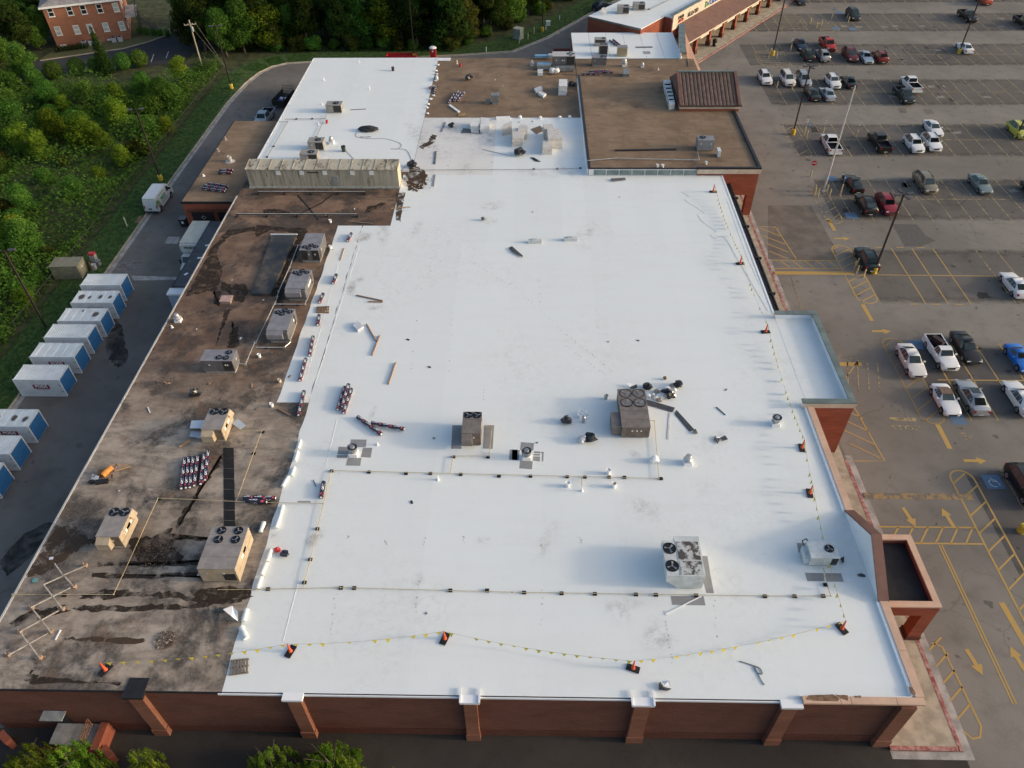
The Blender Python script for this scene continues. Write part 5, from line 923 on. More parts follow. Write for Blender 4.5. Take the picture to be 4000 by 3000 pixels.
for l, t, a, b_, r in (('white rolled edge right beside the old roof, top one', 'B3', (385, 485), (362, 560), .22), ('white rolled edge, second below the top one', 'B3', (360, 580), (335, 665), .24), ('white rolled edge above the loose curled piece', 'B3', (332, 718), (305, 795), .26), ('curled loose white roll sticking over the old roof', 'B3', (280, 800), (228, 885), .26), ('long white rolled edge below the pipe crossing', 'B3', (232, 1050), (205, 1150), .26), ('white rolled edge above the crumpled wrapping', 'B3', (205, 1150), (172, 1245), .26), ('white roll lying alone on the old roof', 'B3', (70, 1195), (38, 1280), .26), ('dull white roll at edge beside crumpled wrapping', 'B3', (130, 1430), (95, 1535), .3), ('white rolled edge beside big tan unit', 'B3', (90, 1545), (45, 1650), .28), ('white rolled edge right of big tan unit, lower', 'B4', (45, 10), (10, 110), .25), ('white roll beside the torn triangular sheet', 'A4', (2130, 290), (2105, 390), .3), ('white roll below the torn triangular sheet', 'A4', (2085, 440), (2130, 540), .3), ('white wrapped end at brown roof corner edge', 'B1', (1560, 660), (1565, 690), .35)): wroll(l, t, a, b_, r)
for i, (x, y) in enumerate(((1570, 565), (1555, 615), (1560, 645), (1552, 700), (1535, 830), (1510, 860), (1490, 905), (1480, 935), (1480, 985))): 
    p = q('B1', x, y, Z); tag(MB().blob((0, 0, .08), (.3, .26, .16), TPOW, i, .25, 1).build('membrane_scrap', None, (p.x, p.y, Z+.02)), 'small white folded scrap along the brown back roof edge', 'scrap', 'scraps along the brown roof edge')
for i, (x, y) in enumerate(((70, 1022), (245, 1025), (412, 1025), (497, 1020))):
    p = q('C1', x, y, Z); tag(MB().blob((0, 0, .15), (.3, .22, .3), TPOW, i+30, .15, 1).build('sand_bag', None, (p.x, p.y, Z+.02)), 'white weight bag at the brown roof step, %s from the left' % ('first', 'second', 'third', 'fourth')[i], 'bag', 'weight bags at the roof step')
# ================================================================== CONES AND FLAG LINES
ORG = M('orange_cone_plastic', (.62, .10, .035), .5, .12, 4); YFL = M('yellow_pennant', (.66, .55, .06), .6, .1, 4); ROPE = M('grey_rope', (.30, .27, .2), .9)
CN = [('A4', 915, 815, 60), ('B4', 300, 655, 70), ('B4', 1632, 545, 70), ('C4', 1045, 802, -20), ('D4', 635, 458, -62), ('D3', 358, 948, 85), ('D3', 290, 556, 85), ('C2', 2190, 1212, 5), ('C2', 1970, 622, 8), ('C1', 1738, 1660, 0)]
CLAB = ['orange cone on black base standing on the old roof', 'orange cone at the flag line, leftmost on the white roof', 'orange cone where the flag line peaks on near white roof', 'orange cone with crosswise base at the right dip of flag line', 'orange cone on long base near the portico, nearest right edge', 'orange cone at the right edge, first beyond the gable', 'orange cone at the right edge, second beyond the gable', 'orange cone left of the side entrance block roof', 'orange cone along dark canopy edge, far right of white roof', 'orange cone farthest back below the taller brick store']
CT = []
for i, (t, x, y, a) in enumerate(CN):
    p = q(t, x, y, Z); c = thing('warning_cone', CLAB[i], 'cone', (p.x, p.y, Z+.02), 0, 'flag line cones')
    MB().box(-.46, .46, -.23, .23, 0, .09, BLOCK, R(a)).build('base', c)
    MB().lathe((0, 0, .09), [(.16, 0), (.12, .06), (.065, .7), (.05, .95), (.03, 1.0)], ORG, 12).build('cone', c, smooth=50); MB().tube((0, 0, .9), (0, 0, 1.15), .022, ORG, 6).build('tip', c)
    CT.append(Vector((p.x, p.y, Z+1.1)))
FL = ['left', 'left middle', 'middle', 'right', 'right edge below gable', 'right edge between two cones', 'right edge before the side block', 'right edge past the side block', 'far right edge']
for i, (a, b_) in enumerate(zip(CT, CT[1:])):
    t = thing('flag_line', 'sagging rope of yellow pennants, %s span' % FL[i], 'flag line', tuple(a)); d = b_-a; L = d.length; n_ = 16; rb = MB(); sag = .04*L if L < 14 else .7
    def pt(f): v = a.lerp(b_, f)-a; v.z -= sag*4*f*(1-f); return v
    rb.path([pt(k/n_) for k in range(n_+1)], .009, ROPE, 4); rb.build('rope', t); k = int(L/.85); ux = d.normalized(); nx = Vector((-ux.y, ux.x, 0)); rnd = random.Random(i)
    for j in range(k):
        if rnd.random() < .12: continue
        f = (j+.6)/k; v = pt(f); w = .19; hgt = rnd.uniform(.34, .46); fl = MB(); sw = nx*rnd.uniform(-.1, .1)
        fl.add([v-ux*w, v+ux*w, v+sw+Vector((0, 0, -hgt)), v-ux*w+nx*.006, v+ux*w+nx*.006, v+sw+nx*.006+Vector((0, 0, -hgt))], [(0, 1, 2), (5, 4, 3), (0, 3, 4, 1)], YFL); fl.build('pennant', t)
# ================================================================== LOOSE THINGS ON THE ROOF
WOOD = M('raw_timber', (.42, .26, .13), .8, .2, 3); WOODD = M('weathered_timber', (.19, .145, .105), .85, .2, 3); CARD = M('cardboard_tube', (.30, .19, .125), .8, .1, 2)
def board(label, t, a, b_, w=.12, h=.06, m=WOODD, z=Z, zo=.02, name='board', cat='board', round_=False):
    pa_, pb_ = q(t, *a, z), q(t, *b_, z); d = pb_-pa_; L = d.length; ang = math.atan2(d.y, d.x); b = MB()
    if round_: b.tube((0, 0, w/2), (L, 0, w/2), w/2, m, 10); b.tube((-.005, 0, w/2), (L+.005, 0, w/2), w*.38, BLK, 8)
    else: b.box(0, L, -w/2, w/2, 0, h, m)
    return tag(b.build(name, None, (pa_.x, pa_.y, z+zo), ang), label, cat)
for l, a, b_, rd in (('long brown core tube pointing at a shorter one', (868, 897), (1093, 945), 1), ('short brown core tube touching a longer one', (968, 952), (1095, 956), 1), ('brown core tube leaning off the white foam block', (957, 1148), (1038, 1292), 1), ('brown core tube meeting another at its lower end', (1070, 1245), (1004, 1415), 1)): board(l, 'B2', a, b_, .15, m=CARD, round_=True, name='core_tube', cat='tube')
board('lone brown core tube lower on the white roof', 'B2', (1207, 1480), (1145, 1665), .15, m=CARD, round_=True, name='core_tube', cat='tube'); board('pale timber batten near the membrane inner corner', 'B2', (762, 488), (728, 592), .11, m=WOOD)
board('brown core tube on the old roof by the step', 'B3', (190, 220), (300, 280), .15, m=CARD, round_=True, name='core_tube', cat='tube'); board('raw plank beside the tan unit with sheet metal', 'A3', (1548, 545), (1645, 483), .22, m=WOOD); board('weathered plank below the black pipe rack', 'B2', (795, 255), (1005, 275), .2); board('thin plank at membrane step across the edge', 'B2', (1165, 145), (1335, 132), .12, m=WOOD)
board('grey strip right of back grey unit', 'B1', (815, 952), (950, 944), .14, m=GRYD, name='metal_strip', cat='metal strip'); board('leaning grey strip behind white foam stack', 'B1', (1635, 1058), (1600, 1142), .3, m=GRYU, name='metal_strip', cat='metal strip'); board('dark grey strip on dirty membrane, upper', 'B1', (1553, 1310), (1542, 1420), .28, m=GRYD, name='metal_strip', cat='metal strip'); board('grey strip on dirty membrane beside debris, lower', 'B1', (1545, 1512), (1530, 1612), .25, m=GRYU, name='metal_strip', cat='metal strip')
board('long white gutter piece on brown back roof', 'B1', (1672, 912), (1755, 972), .35, .15, m=TPOW, name='gutter_piece', cat='metal strip'); board('white trough along the brown roof step', 'B1', (2075, 1030), (2195, 1025), .5, .3, m=TPOW, name='gutter_piece', cat='metal strip'); board('thin white conduit lying on the white roof below stack', 'B1', (1960, 1293), (2212, 1352), .08, .06, m=CONDU, name='metal_strip', cat='metal strip')
board('dark flat bar on far white roof', 'C1', (1068, 411), (1213, 409), .6, .05, m=GRYD, name='metal_strip', cat='metal strip'); board('pale timber batten near white foam boxes', 'C1', (290, 668), (440, 654), .12, m=WOOD); board('grey timber batten by the taller roof corner', 'C1', (440, 640), (590, 653), .2); board('black sleeper bar on taller brown roof', 'C1', (890, 1303), (1420, 1294), .35, .12, m=BLK, z=ZT, name='sleeper_bar', cat='bar'); board('thin black stick on white roof near right vent', 'C3', (1765, 202), (1843, 270), .06, m=BLK); board('thin stick beside gas pipe bend', 'B3', (498, 832), (520, 890), .05, m=GRYD); board('pale slim trim lying across near pad', 'C4', (1325, 332), (1635, 178), .09, .03, m=TPOW, zo=.04, name='metal_strip', cat='metal strip')
board('upper pale trim strip by black flashing', 'C3', (1365, 250), (1345, 480), .16, .03, m=M('off_white_trim', (.62, .63, .63)), name='metal_strip', cat='metal strip'); board('white offcut on old roof left edge', 'A4', (525, 468), (480, 555), .1, m=TPOW); board('short orange batten near the wide grey unit', 'A3', (2178, 0), (2174, 32), .1, m=WOOD); board('tall white pipe offcut lying near left roof edge', 'A3', (1280, 205), (1298, 248), .1, m=TPOW); board('brown batten on dirty roof left of membrane step', 'B3', (85, 48), (225, 36), .08, m=WOODD)
def pallet(label, t, pts, m, n_=7, z=Z):
    c4 = [q(t, *p, z+.12) for p in pts]; t_ = thing('pallet', label, 'pallet', tuple((c4[0]+c4[2])/2-Vector((0, 0, .1)))); o = (c4[0]+c4[2])/2
    for k in range(3):
        f = .05+.45*k; a = c4[0].lerp(c4[3], f)-o; b_ = c4[1].lerp(c4[2], f)-o; bb = MB(); bb.rail([a, b_], .1, .09, 0, m); bb.build('bearer', t_)
    for k in range(n_):
        f = (k+.5)/n_; a = c4[0].lerp(c4[1], f)-o; b_ = c4[3].lerp(c4[2], f)-o; bb = MB(); bb.rail([a, b_], (c4[1]-c4[0]).length/n_*.62, .025, .092, m); bb.build('slat', t_)
pallet('weathered grey pallet at the near membrane corner', 'A4', ((1995, 725), (2150, 708), (2145, 835), (1980, 858)), M('grey_pallet', (.20, .165, .13), .85, .2, 3), 6)
pallet('small brown pallet at the edge beside middle grey unit', 'B2', ((522, 990), (632, 985), (630, 1042), (520, 1040)), M('brown_pallet', (.22, .14, .075), .85, .2, 3), 8)
pallet('yellowish slatted pallet on brown back roof', 'B1', ((1755, 978), (1812, 975), (1800, 1000), (1745, 1000)), WOOD, 6)
def sheetpiece(label, t, pts, m, fold=.25, z=Z, name='membrane_scrap', cat='scrap', zo=.03):
    v = [q(t, *p, z) for p in pts]; o = v[0].copy(); b = MB(); rnd = random.Random(label); n_ = len(v)
    vv = [(p.x-o.x, p.y-o.y, rnd.uniform(0, fold)) for p in v]; b.add(vv+[(x, y, zz+.02) for x, y, zz in vv], [tuple(range(n_))[::-1], tuple(range(n_, 2*n_))]+[(i, (i+1) % n_, n_+(i+1) % n_, n_+i) for i in range(n_)], m)
    return tag(b.build(name, None, (o.x, o.y, z+zo)), label, cat)
DKS = M('charcoal_sheet', (.065, .07, .08), .6, .15, 2)
sheetpiece('wide charcoal flashing strip leaving the big unit', 'C3', ((1158, 138), (1408, 210), (1385, 248), (1165, 182)), DKS, .05); sheetpiece('charcoal flashing strip slanting down right', 'C3', ((1420, 228), (1575, 398), (1532, 412), (1405, 262)), DKS, .05); sheetpiece('small dark curled scrap at end of flashing', 'C3', ((1560, 410), (1585, 396), (1605, 430), (1575, 440)), DKS, .2)
sheetpiece('torn charcoal piece with white centre right of flashing, left half', 'C3', ((1760, 447), (1742, 485), (1775, 525), (1795, 480), (1758, 475)), DKS, .15); sheetpiece('torn charcoal triangle right of flashing, right half', 'C3', ((1840, 452), (1863, 488), (1812, 502), (1797, 472)), DKS, .15); sheetpiece('white curl between torn charcoal pieces', 'C3', ((1768, 450), (1838, 455), (1795, 472), (1760, 478)), TPOW, .2)
sheetpiece('dark folded sheet behind the large unit', 'C3', ((1010, 45), (1075, 12), (1082, 52), (1040, 50)), DKS, .3); sheetpiece('white folded sheet behind the large unit', 'C3', ((988, 8), (1050, 18), (1015, 42)), TPOW, .3)
sheetpiece('long dark blade shaped scrap on upper white roof', 'B2', ((2180, 490), (2212, 480), (2305, 555), (2303, 572), (2215, 525)), DKS, .15); sheetpiece('black curled scrap near the front roof edge', 'C4', ((1262, 940), (1280, 918), (1310, 965), (1378, 978), (1340, 1005), (1265, 990)), DKS, .3); sheetpiece('pale curl over black scrap near the front edge', 'C4', ((1285, 915), (1350, 918), (1372, 972), (1312, 960)), TPOW, .35)
sheetpiece('torn white triangle beside the big tan unit', 'A4', ((1945, 325), (2025, 290), (2070, 340), (2065, 405), (2020, 385)), TPOW, .5, zo=.1); sheetpiece('dark green flap under the torn white triangle', 'A4', ((1895, 275), (2000, 290), (1940, 325), (1895, 328)), M('dark_green_sheet', (.04, .055, .055), .6, .2, 3), .1)
sheetpiece('white sheet metal leaning left of tan unit, upper', 'A3', ((1670, 352), (1790, 348), (1775, 418), (1655, 418)), WHT, .05, name='sheet_metal', cat='sheet metal', zo=.5); sheetpiece('clear plastic sheet left of tan unit, lower', 'A3', ((1655, 420), (1775, 420), (1760, 490), (1645, 470)), CRUM, .3, name='plastic_sheet', cat='sheet'); sheetpiece('pale blue sheet right of tan unit', 'A3', ((2010, 360), (2062, 318), (2130, 375), (2085, 412)), M('sky_blue_sheet', (.42, .50, .58), .3, .05, 2), .1, name='sheet_metal', cat='sheet metal', zo=.2); sheetpiece('white square paper near left roof edge', 'A3', ((428, 1500), (465, 1495), (460, 1518), (425, 1522)), WHT, .02); sheetpiece('pale sheet standing beside big tan unit', 'A3', ((1765, 1545), (1790, 1540), (1745, 1680), (1720, 1690)), WHT, .4, name='sheet_metal', cat='sheet metal', zo=.2)
sheetpiece('dark grey mat under white foam stack', 'B1', ((1790, 1110), (1950, 1130), (1955, 1155), (1770, 1152)), GRYD, .02); sheetpiece('brown mat beside wrapped stack on white roof', 'C1', ((165, 1118), (245, 1090), (275, 1135), (210, 1160)), M('brown_mat', (.16, .12, .085), .9, .2, 3), .03); sheetpiece('black cable cover strip on white roof by bag', 'C1', ((155, 1362), (190, 1368), (250, 1400), (205, 1398)), BLK, .1); sheetpiece('grey panel with white disc on far white roof', 'C1', ((1130, 447), (1190, 445), (1197, 468), (1137, 468)), M('mid_grey_panel', (.3, .3, .32)), .02); sheetpiece('white panel piece with grey shadow by clerestory panes', 'C1', ((852, 1552), (975, 1543), (985, 1560), (865, 1575)), GRYD, .15); sheetpiece('charcoal mat near the right vent parapet', 'D3', ((765, 1650), (800, 1640), (840, 1655), (838, 1670), (790, 1668)), DKS, .05); sheetpiece('black folded bag near small white unit', 'D3', ((620, 1515), (650, 1505), (655, 1545), (630, 1565)), BLK, .35)
def block(label, t, pts, h, m, name='foam_block', cat='foam block', z=Z, zo=.02, n_=1):
    v = [q(t, *p, z+h) for p in pts]; o = sum(v, Vector())/4; o.z = z+zo; t_ = thing(name, label, cat, tuple(o))
    for k in range(n_):
        j = .0 if n_ == 1 else random.Random(k*7+len(label)).uniform(-.06, .06); z0, z1 = h*k/n_+.006, h*(k+1)/n_-.006
        MB().hexa([(p.x-o.x+j, p.y-o.y+j, z0) for p in v], [(p.x-o.x+j, p.y-o.y+j, z1) for p in v], m).build('block' if n_ == 1 else 'board_layer', t_)
FOAM = M('white_foam', (.70, .71, .70), .6, .08, 2); WRAPM = M('wrapped_board', (.60, .57, .52), .35, .12, 2.5, spec=.6)
block('loose white foam block with blue grey top', 'B2', ((878, 1195), (835, 1148), (880, 1112), (930, 1160)), .3, M('bluish_foam', (.52, .56, .62)))
block('tall white stack of boards near taller store wall', 'C1', ((405, 745), (475, 745), (477, 685), (405, 685)), 1.5, FOAM, n_=5); block('upper loose white foam block on brown roof', 'C1', ((205, 785), (265, 762), (250, 743), (190, 765)), .4, FOAM); block('lower loose white foam block on brown roof', 'C1', ((270, 828), (297, 808), (250, 785), (223, 800)), .4, FOAM)
block('white foam stack on grey mat, left', 'B1', ((1855, 1085), (1925, 1085), (1925, 1025), (1855, 1022)), 1.0, FOAM, n_=4); block('white foam stack on grey mat, right', 'B1', ((1935, 1095), (2015, 1092), (2010, 1022), (1940, 1015)), 1.0, FOAM, n_=4); block('low foam piece before the foam stacks', 'B1', ((1860, 1140), (1925, 1140), (1925, 1118), (1860, 1115)), .2, FOAM)
block('plastic wrapped board stack beside the brown step', 'C1', ((0, 1195), (95, 1190), (105, 1110), (0, 1110)), 1.3, WRAPM, n_=4); block('upper plastic wrapped stack beside the brown step', 'C1', ((50, 1125), (130, 1120), (130, 1082), (60, 1080)), 1.5, WRAPM, n_=4)
block('tall plastic wrapped stack near the store wall', 'C1', ((310, 1200), (435, 1195), (415, 1115), (300, 1110)), 1.6, WRAPM, n_=5); block('small plastic wrapped stack in front of tall one', 'C1', ((262, 1270), (348, 1268), (348, 1208), (265, 1208)), 1.2, WRAPM, n_=4); block('top wrapped stack behind tall wrapped one', 'C1', ((275, 1120), (360, 1112), (345, 1075), (265, 1072)), 1.5, WRAPM, n_=4); block('leaning wrapped stack left of the brown step boards', 'B1', ((2125, 1100), (2212, 1090), (2212, 1045), (2140, 1075)), 1.3, WRAPM, n_=4)
for i in range(6):
    f = i/5; block('white wrapped panel bundle beside tower roof, %s from the back' % ('first', 'second', 'third', 'fourth', 'fifth', 'sixth')[i], 'C1', ((1318+45*f, 735+165*f), (1375+35*f, 735+160*f), (1368+35*f, 690+165*f), (1312+45*f, 690+165*f)), .9, FOAM, 'panel_bundle', 'panel bundle', z=ZT, n_=3)
for i, (x, y) in enumerate(((198, 418), (505, 398))):
    p = q('C2', x, y+20, Z); t_ = thing('white_curb_box', ('white low box with bracket on upper white roof, left', 'white low box with bracket on upper white roof, right')[i], 'box', (p.x, p.y, Z+.02)); MB().box(-.8, .8, -.25, .25, 0, .38, WHTU).build('body', t_); MB().box(-.35, .2, -.12, .12, .38, .55, WHTU).build('bracket', t_)
def bag(label, t, x, y, k=1., m=None, z=Z):
    p = q(t, x, y, z); o = MB().blob((0, 0, .22*k), (.42*k, .36*k, .36*k), m or M('black_bin_bag', (.012, .012, .014), .25, .3, 6, spec=.7), int(x+y), .32, 2)
    o.blob((.1*k, .05*k, .5*k), (.14*k, .12*k, .16*k), m or MATS['black_bin_bag'], int(x), .3, 1); tag(o.build('rubbish_bag', None, (p.x, p.y, z+.05)), label, 'bag')
for l, x, y, k in (('black rubbish bag left of the bucket trio', 465, 335, 1.2), ('black rubbish bag open beside clear plastic', 672, 490, 1.4), ('black bag near white scraps behind large unit, left', 1170, 38, 1.0), ('black bag in rubbish cluster, upper of two', 1325, 82, 1.0), ('black bag in rubbish cluster, lower of two', 1365, 118, 1.1), ('black bag in rubbish cluster, far right', 1432, 22, 1.1)): bag(l, 'C3', x, y, k)
bag('crumpled clear plastic bag beside black bag', 'C3', 610, 500, 1.1, CRUM); bag('white lump of plastic film on gas pipe', 'C3', 1230, 670, 1.0, TPOW); bag('crumpled brown bag in the rubbish cluster', 'C2', 1322, 1620, .5, CARD); bag('black bag beside debris at penthouse end', 'B1', 1350, 1445, 1.6); bag('long black bag on white roof below wrapped stack', 'C1', 65, 1340, 1.8); bag('black bag beside the foam stacks', 'B1', 1692, 1100, 1.2); bag('dark tyre shaped bag on brown roof', 'B1', 1842, 692, 1.6); bag('black bundle on brown roof by the store parapet', 'C1', 518, 745, 1.3); bag('crumpled charcoal lump on brown old roof', 'A3', 1690, 100, 1.3)
bag('red and navy crumpled wrapping at the membrane edge, left', 'B3', 188, 1445, .6, REDB); bag('red and navy crumpled wrapping at the membrane edge, right', 'B3', 252, 1480, .8, NAVY); bag('small dark lump on upper white roof', 'B2', 1965, 245, .7, GRYD)
for i, (x, y) in enumerate(((1180, 110), (1215, 100), (1250, 70), (1262, 105), (1300, 100), (1280, 150), (1340, 40), (1400, 60), (1385, 20), (1290, 125), (1240, 130))):
    p = q('C3', x, y, Z); tag(MB().blob((0, 0, .1), (.3, .22, .2), (TPOW, FOAM, M('stained_scrap', (.35, .3, .25)))[i % 3], i+70, .35, 1).build('packaging_scrap', None, (p.x, p.y, Z+.03)), 'pale packaging scrap in the rubbish cluster behind large unit', 'scrap', 'packaging scraps behind large unit')
# tarp over a unit curb
TARP = M('charcoal_tarp', (.028, .03, .034), .6, .3, 3); p = q('B1', 968, 1145, Z); o = MB(); o.blob((0, .6, .25), (1.5, .75, .4), TARP, 5, .12, 3); o.blob((0, .5, .42), (.75, .45, .38), TARP, 6, .15, 2); tag(o.build('tarpaulin', None, (p.x, p.y, Z+.03)), 'dark tarpaulin draped over a low hump on back roof', 'tarpaulin')
def cable(label, t, pts, r=.022, m=GRYD, z=Z, name='cable'):
    v = [q(t, *p, z) for p in pts]; o = v[0]; sm = []
    for i in range(len(v)-1):
        p0, p1, p2, p3 = v[max(i-1, 0)], v[i], v[i+1], v[min(i+2, len(v)-1)]
        for k in range(6):
            f = k/6; sm.append(.5*((2*p1)+(p2-p0)*f+(2*p0-5*p1+4*p2-p3)*f*f+(3*p1-p0-3*p2+p3)*f**3))
    sm.append(v[-1]); tag(MB().path([(w.x-o.x, w.y-o.y, r) for w in sm], r, m, 5).build(name, None, (o.x, o.y, z+.022)), label, 'cable')
cable('thin grey cable looping from the tarpaulin to a bag', 'B1', ((870, 1150), (865, 1180), (920, 1195), (990, 1185), (960, 1180), (900, 1185), (980, 1200), (1130, 1203), (1250, 1245), (1235, 1285), (1165, 1288), (1200, 1290), (1300, 1300), (1350, 1395)))
cable('dark cable curled near the front right roof edge', 'C4', ((1965, 738), (2080, 775), (2140, 800), (2160, 850), (2110, 830), (2090, 780), (2120, 840), (2150, 900), (2180, 945)), .03, M('cable_grey', (.16, .17, .18), .5)); cable('pale cord winding along the upper right roof', 'C2', ((1465, 0), (1530, 45), (1495, 70), (1600, 140), (1660, 185), (1612, 200), (1650, 260), (1765, 345), (1718, 370), (1760, 405), (1840, 400), (1960, 600), (2212, 1030)), .013, M('pale_cord', (.58, .60, .60))); cable('dark cord from the handled can', 'B1', ((775, 1300), (820, 1350), (850, 1380)), .02); cable('wire tangle at penthouse end', 'B1', ((1330, 1400), (1280, 1450), (1255, 1500), (1290, 1560), (1330, 1600)), .02)
# debris and gravel piles
def pile(label, t, x, y, rx, ry, m1, n_, z=Z, s=.07, hh=.18, name='gravel_pile'):
    p = q(t, x, y, z); rnd = random.Random(label); b = MB()
    for i in range(n_):
        a, r_ = rnd.uniform(0, 6.28), math.sqrt(rnd.random()); xx, yy = rx*r_*math.cos(a), ry*r_*math.sin(a); k = s*rnd.uniform(.5, 1.4)
        h_ = hh*(1-r_)*rnd.random(); w = [(xx+k*rnd.uniform(-1, 1), yy+k*rnd.uniform(-1, 1), h_+k*rnd.uniform(0, 1)) for _ in range(4)]; b.add(w, [(0, 1, 2), (0, 2, 3), (0, 3, 1), (1, 3, 2)], m1[i % len(m1)])
    o = b.build(name, None, (p.x, p.y, z+.02)); tag(o, label, 'debris pile'); o['kind'] = 'stuff'
PB = [M('brown_gravel', (.16, .09, .055), .9, .3, 5), M('pale_gravel', (.36, .29, .23), .9, .2, 5), M('dark_gravel', (.05, .04, .035), .9, .2, 5)]
pile('round brown gravel heap on the near old roof', 'A4', 1428, 555, .75, .75, PB, 420); pile('spread brown gravel patch on wet old roof', 'A3', 1360, 1470, 1.7, 1.2, [PB[0], PB[0], PB[1]], 420, s=.05, hh=.04); pile('orange gravel specks near wide grey unit', 'A2', 1420, 1645, .8, .5, [WOOD, PB[1]], 90); pile('dark rubble heap at the penthouse end', 'B1', 1390, 1565, 2.0, 2.0, [PB[2], PB[0], PB[0]], 560, s=.075, hh=.12, name='rubble_heap'); pile('white rubble scraps beside the penthouse end', 'B1', 1440, 1630, 1.6, 1.0, [TPOW, FOAM, PB[0]], 50, s=.14, hh=.2, name='rubble_heap')
# broken frame pieces and orange heap on the old roof
oh = q('A3', 920, 790, Z); op = thing('scrap_heap', 'heap of orange duct, timber and black scraps near left edge', 'scrap heap', (oh.x, oh.y, Z+.02))
OD_ = M('orange_duct', (.60, .24, .05), .5, .15, 3); MB().tube((-.1, -.3, .3), (.35, .6, .35), .28, OD_, 12).build('orange_duct', op); MB().box(-.7, .2, -.1, .5, .02, .3, M('rust_orange_metal', (.30, .11, .04), .7, .3, 4), .4).build('rusty_box', op)
for x0_, y0_, x1_, y1_, m_ in ((.55, .1, 1.9, .75, WOOD), (.6, 1.2, .75, -.6, M('mauve_timber', (.28, .2, .19))), (.2, .8, 1.5, .9, WOOD), (-.9, -.5, .1, .6, WOODD), (.7, -.2, 1.0, -.9, WOODD)): MB().rail([(x0_, y0_), (x1_, y1_)], .13, .05, .3, m_).build('plank', op)
MB().hexa([(-1.1, -.5, .1), (-.4, -.7, .1), (-.35, -.4, .35), (-1.0, -.2, .35)], [(-1.1, -.5, .12), (-.4, -.7, .12), (-.35, -.4, .37), (-1.0, -.2, .37)], WHT).build('metal_flap', op); MB().box(-.5, .5, -1.0, -.6, 0, .25, BLK, .2).build('black_piece', op); MB().blob((-.9, -.8, .1), (.3, .25, .25), BLK, 3, .3, 1).build('black_piece', op)
fr = thing('steel_truss', 'pale zigzag steel frame lying along the near left roof edge', 'steel frame', tuple(q('A4', 280, 300, Z))); fo = q('A4', 280, 300, Z); FRM = M('dull_cream_steel', (.38, .345, .30), .7, .25, 3)
for i, (a, b_) in enumerate(((('A3', 470, 1550), ('A3', 545, 1655)), (('A3', 545, 1652), ('A3', 740, 1570)), (('A4', 375, 75), ('A4', 545, 0)), (('A4', 555, 0), ('A4', 640, 100)), (('A4', 375, 75), ('A4', 545, 295)), (('A4', 610, 100), ('A4', 270, 270)), (('A4', 275, 280), ('A4', 440, 490)), (('A4', 505, 300), ('A4', 175, 480)), (('A4', 170, 485), ('A4', 345, 715)), (('A4', 415, 495), ('A4', 70, 685)))):
    pa_, pb_ = q(*a, Z+.45)-fo, q(*b_, Z+.45)-fo; MB().tube(pa_, pb_, .055, FRM, 6).build('frame_bar', fr)
for t, x, y in (('A3', 735, 1575), ('A4', 640, 100), ('A4', 540, 292), ('A4', 275, 285), ('A4', 435, 490), ('A4', 175, 488), ('A4', 345, 715), ('A4', 68, 690)):
    v = q(t, x, y, Z)-fo; MB().box(v.x-.2, v.x+.2, v.y-.13, v.y+.13, 0, .3, M('rusty_foot', (.28, .19, .14), .8, .3, 4)).build('foot', fr); MB().tube((v.x, v.y, .3), (v.x, v.y, .47), .04, FRM, 6).build('post', fr)
p = q('A4', 307, 42, Z); tag(MB().lathe((0, 0, 0), [(.2, 0), (.22, .1), (.02, .12)], M('teal_lid', (.14, .32, .30), .5), 10).build('lid', None, (p.x, p.y, Z+.01)), 'small teal lid on the wet roof near left edge', 'lid')
rnd = random.Random(11)
for i in range(60):       # scattered litter on roofs
    if i < 34: x, y, z_ = rnd.uniform(-36, -22), rnd.uniform(24, 88), Z
    elif i < 50: x, y, z_ = rnd.uniform(-14, 6), rnd.uniform(96, 136), Z
    else: x, y, z_ = rnd.uniform(-18, 24), rnd.uniform(28, 92), Z
    s_ = rnd.uniform(.06, .18); tag(MB().box(-s_, s_, -s_*.5, s_*.5, 0, .04, (TPOW, CARD, BLK, WOODD)[i % 4 if i < 50 else 2+i % 2], rnd.uniform(0, 3)).build('litter_scrap', None, (x, y, z_+.025)), 'tiny scrap of litter lying loose on the roof', 'litter', 'litter scattered over the roofs')
# duct sections near the large back unit
DUC = M('ribbed_duct_metal', (.30, .34, .35), .35, .25, 3, metal=.5); DBL = M('blue_duct_film', (.20, .42, .62), .4, .15, 3)
t_ = thing('duct_section', 'ribbed grey duct with blue film left of pale topped unit', 'duct', tuple(q('C1', 275, 610, Z))); MB().box(-1.2, 1.2, 0, 1.5, .1, .85, DUC).build('duct', t_); MB().box(-1.1, 1.25, .6, 1.45, .851, .88, DBL).build('film', t_)
t_ = thing('duct_section', 'ribbed grey duct lying in front of pale topped unit', 'duct', tuple(q('C1', 455, 622, Z))); MB().box(-1.5, 1.6, 0, 1.0, .1, .7, DUC).build('duct', t_); MB().box(-1.5, 1.6, .45, .5, .701, .74, GRYU).build('seam', t_)
t_ = thing('duct_section', 'light blue duct run jutting over the back edge', 'duct', tuple(q('C1', 265, 500, Z+.2))); MB().box(-1.4, 1.0, -.3, .3, .1, .5, DBL).build('duct', t_); MB().box(1.0, 1.9, -.5, .5, .1, .6, GRYM).build('end_box', t_)
for i, (x, y) in enumerate(((347, 640), (382, 640))): p = q('C1', x, y, Z); tag(MB().blob((0, 0, .4), (.55, .5, .6), FOAM, i+90, .15, 2).build('wrapped_bundle', None, (p.x, p.y, Z+.1)), ('white wrapped bundle before ribbed duct, left', 'white wrapped bundle before ribbed duct, right')[i], 'bundle')
block('white square box before the blue film duct', 'C1', ((222, 630), (268, 630), (268, 598), (222, 598)), .5, FOAM, 'white_box', 'box'); block('small grey cap box below the silver domed vent', 'C1', ((962, 640), (1012, 640), (1014, 592), (962, 592)), .9, OGR, 'cap_box', 'box')
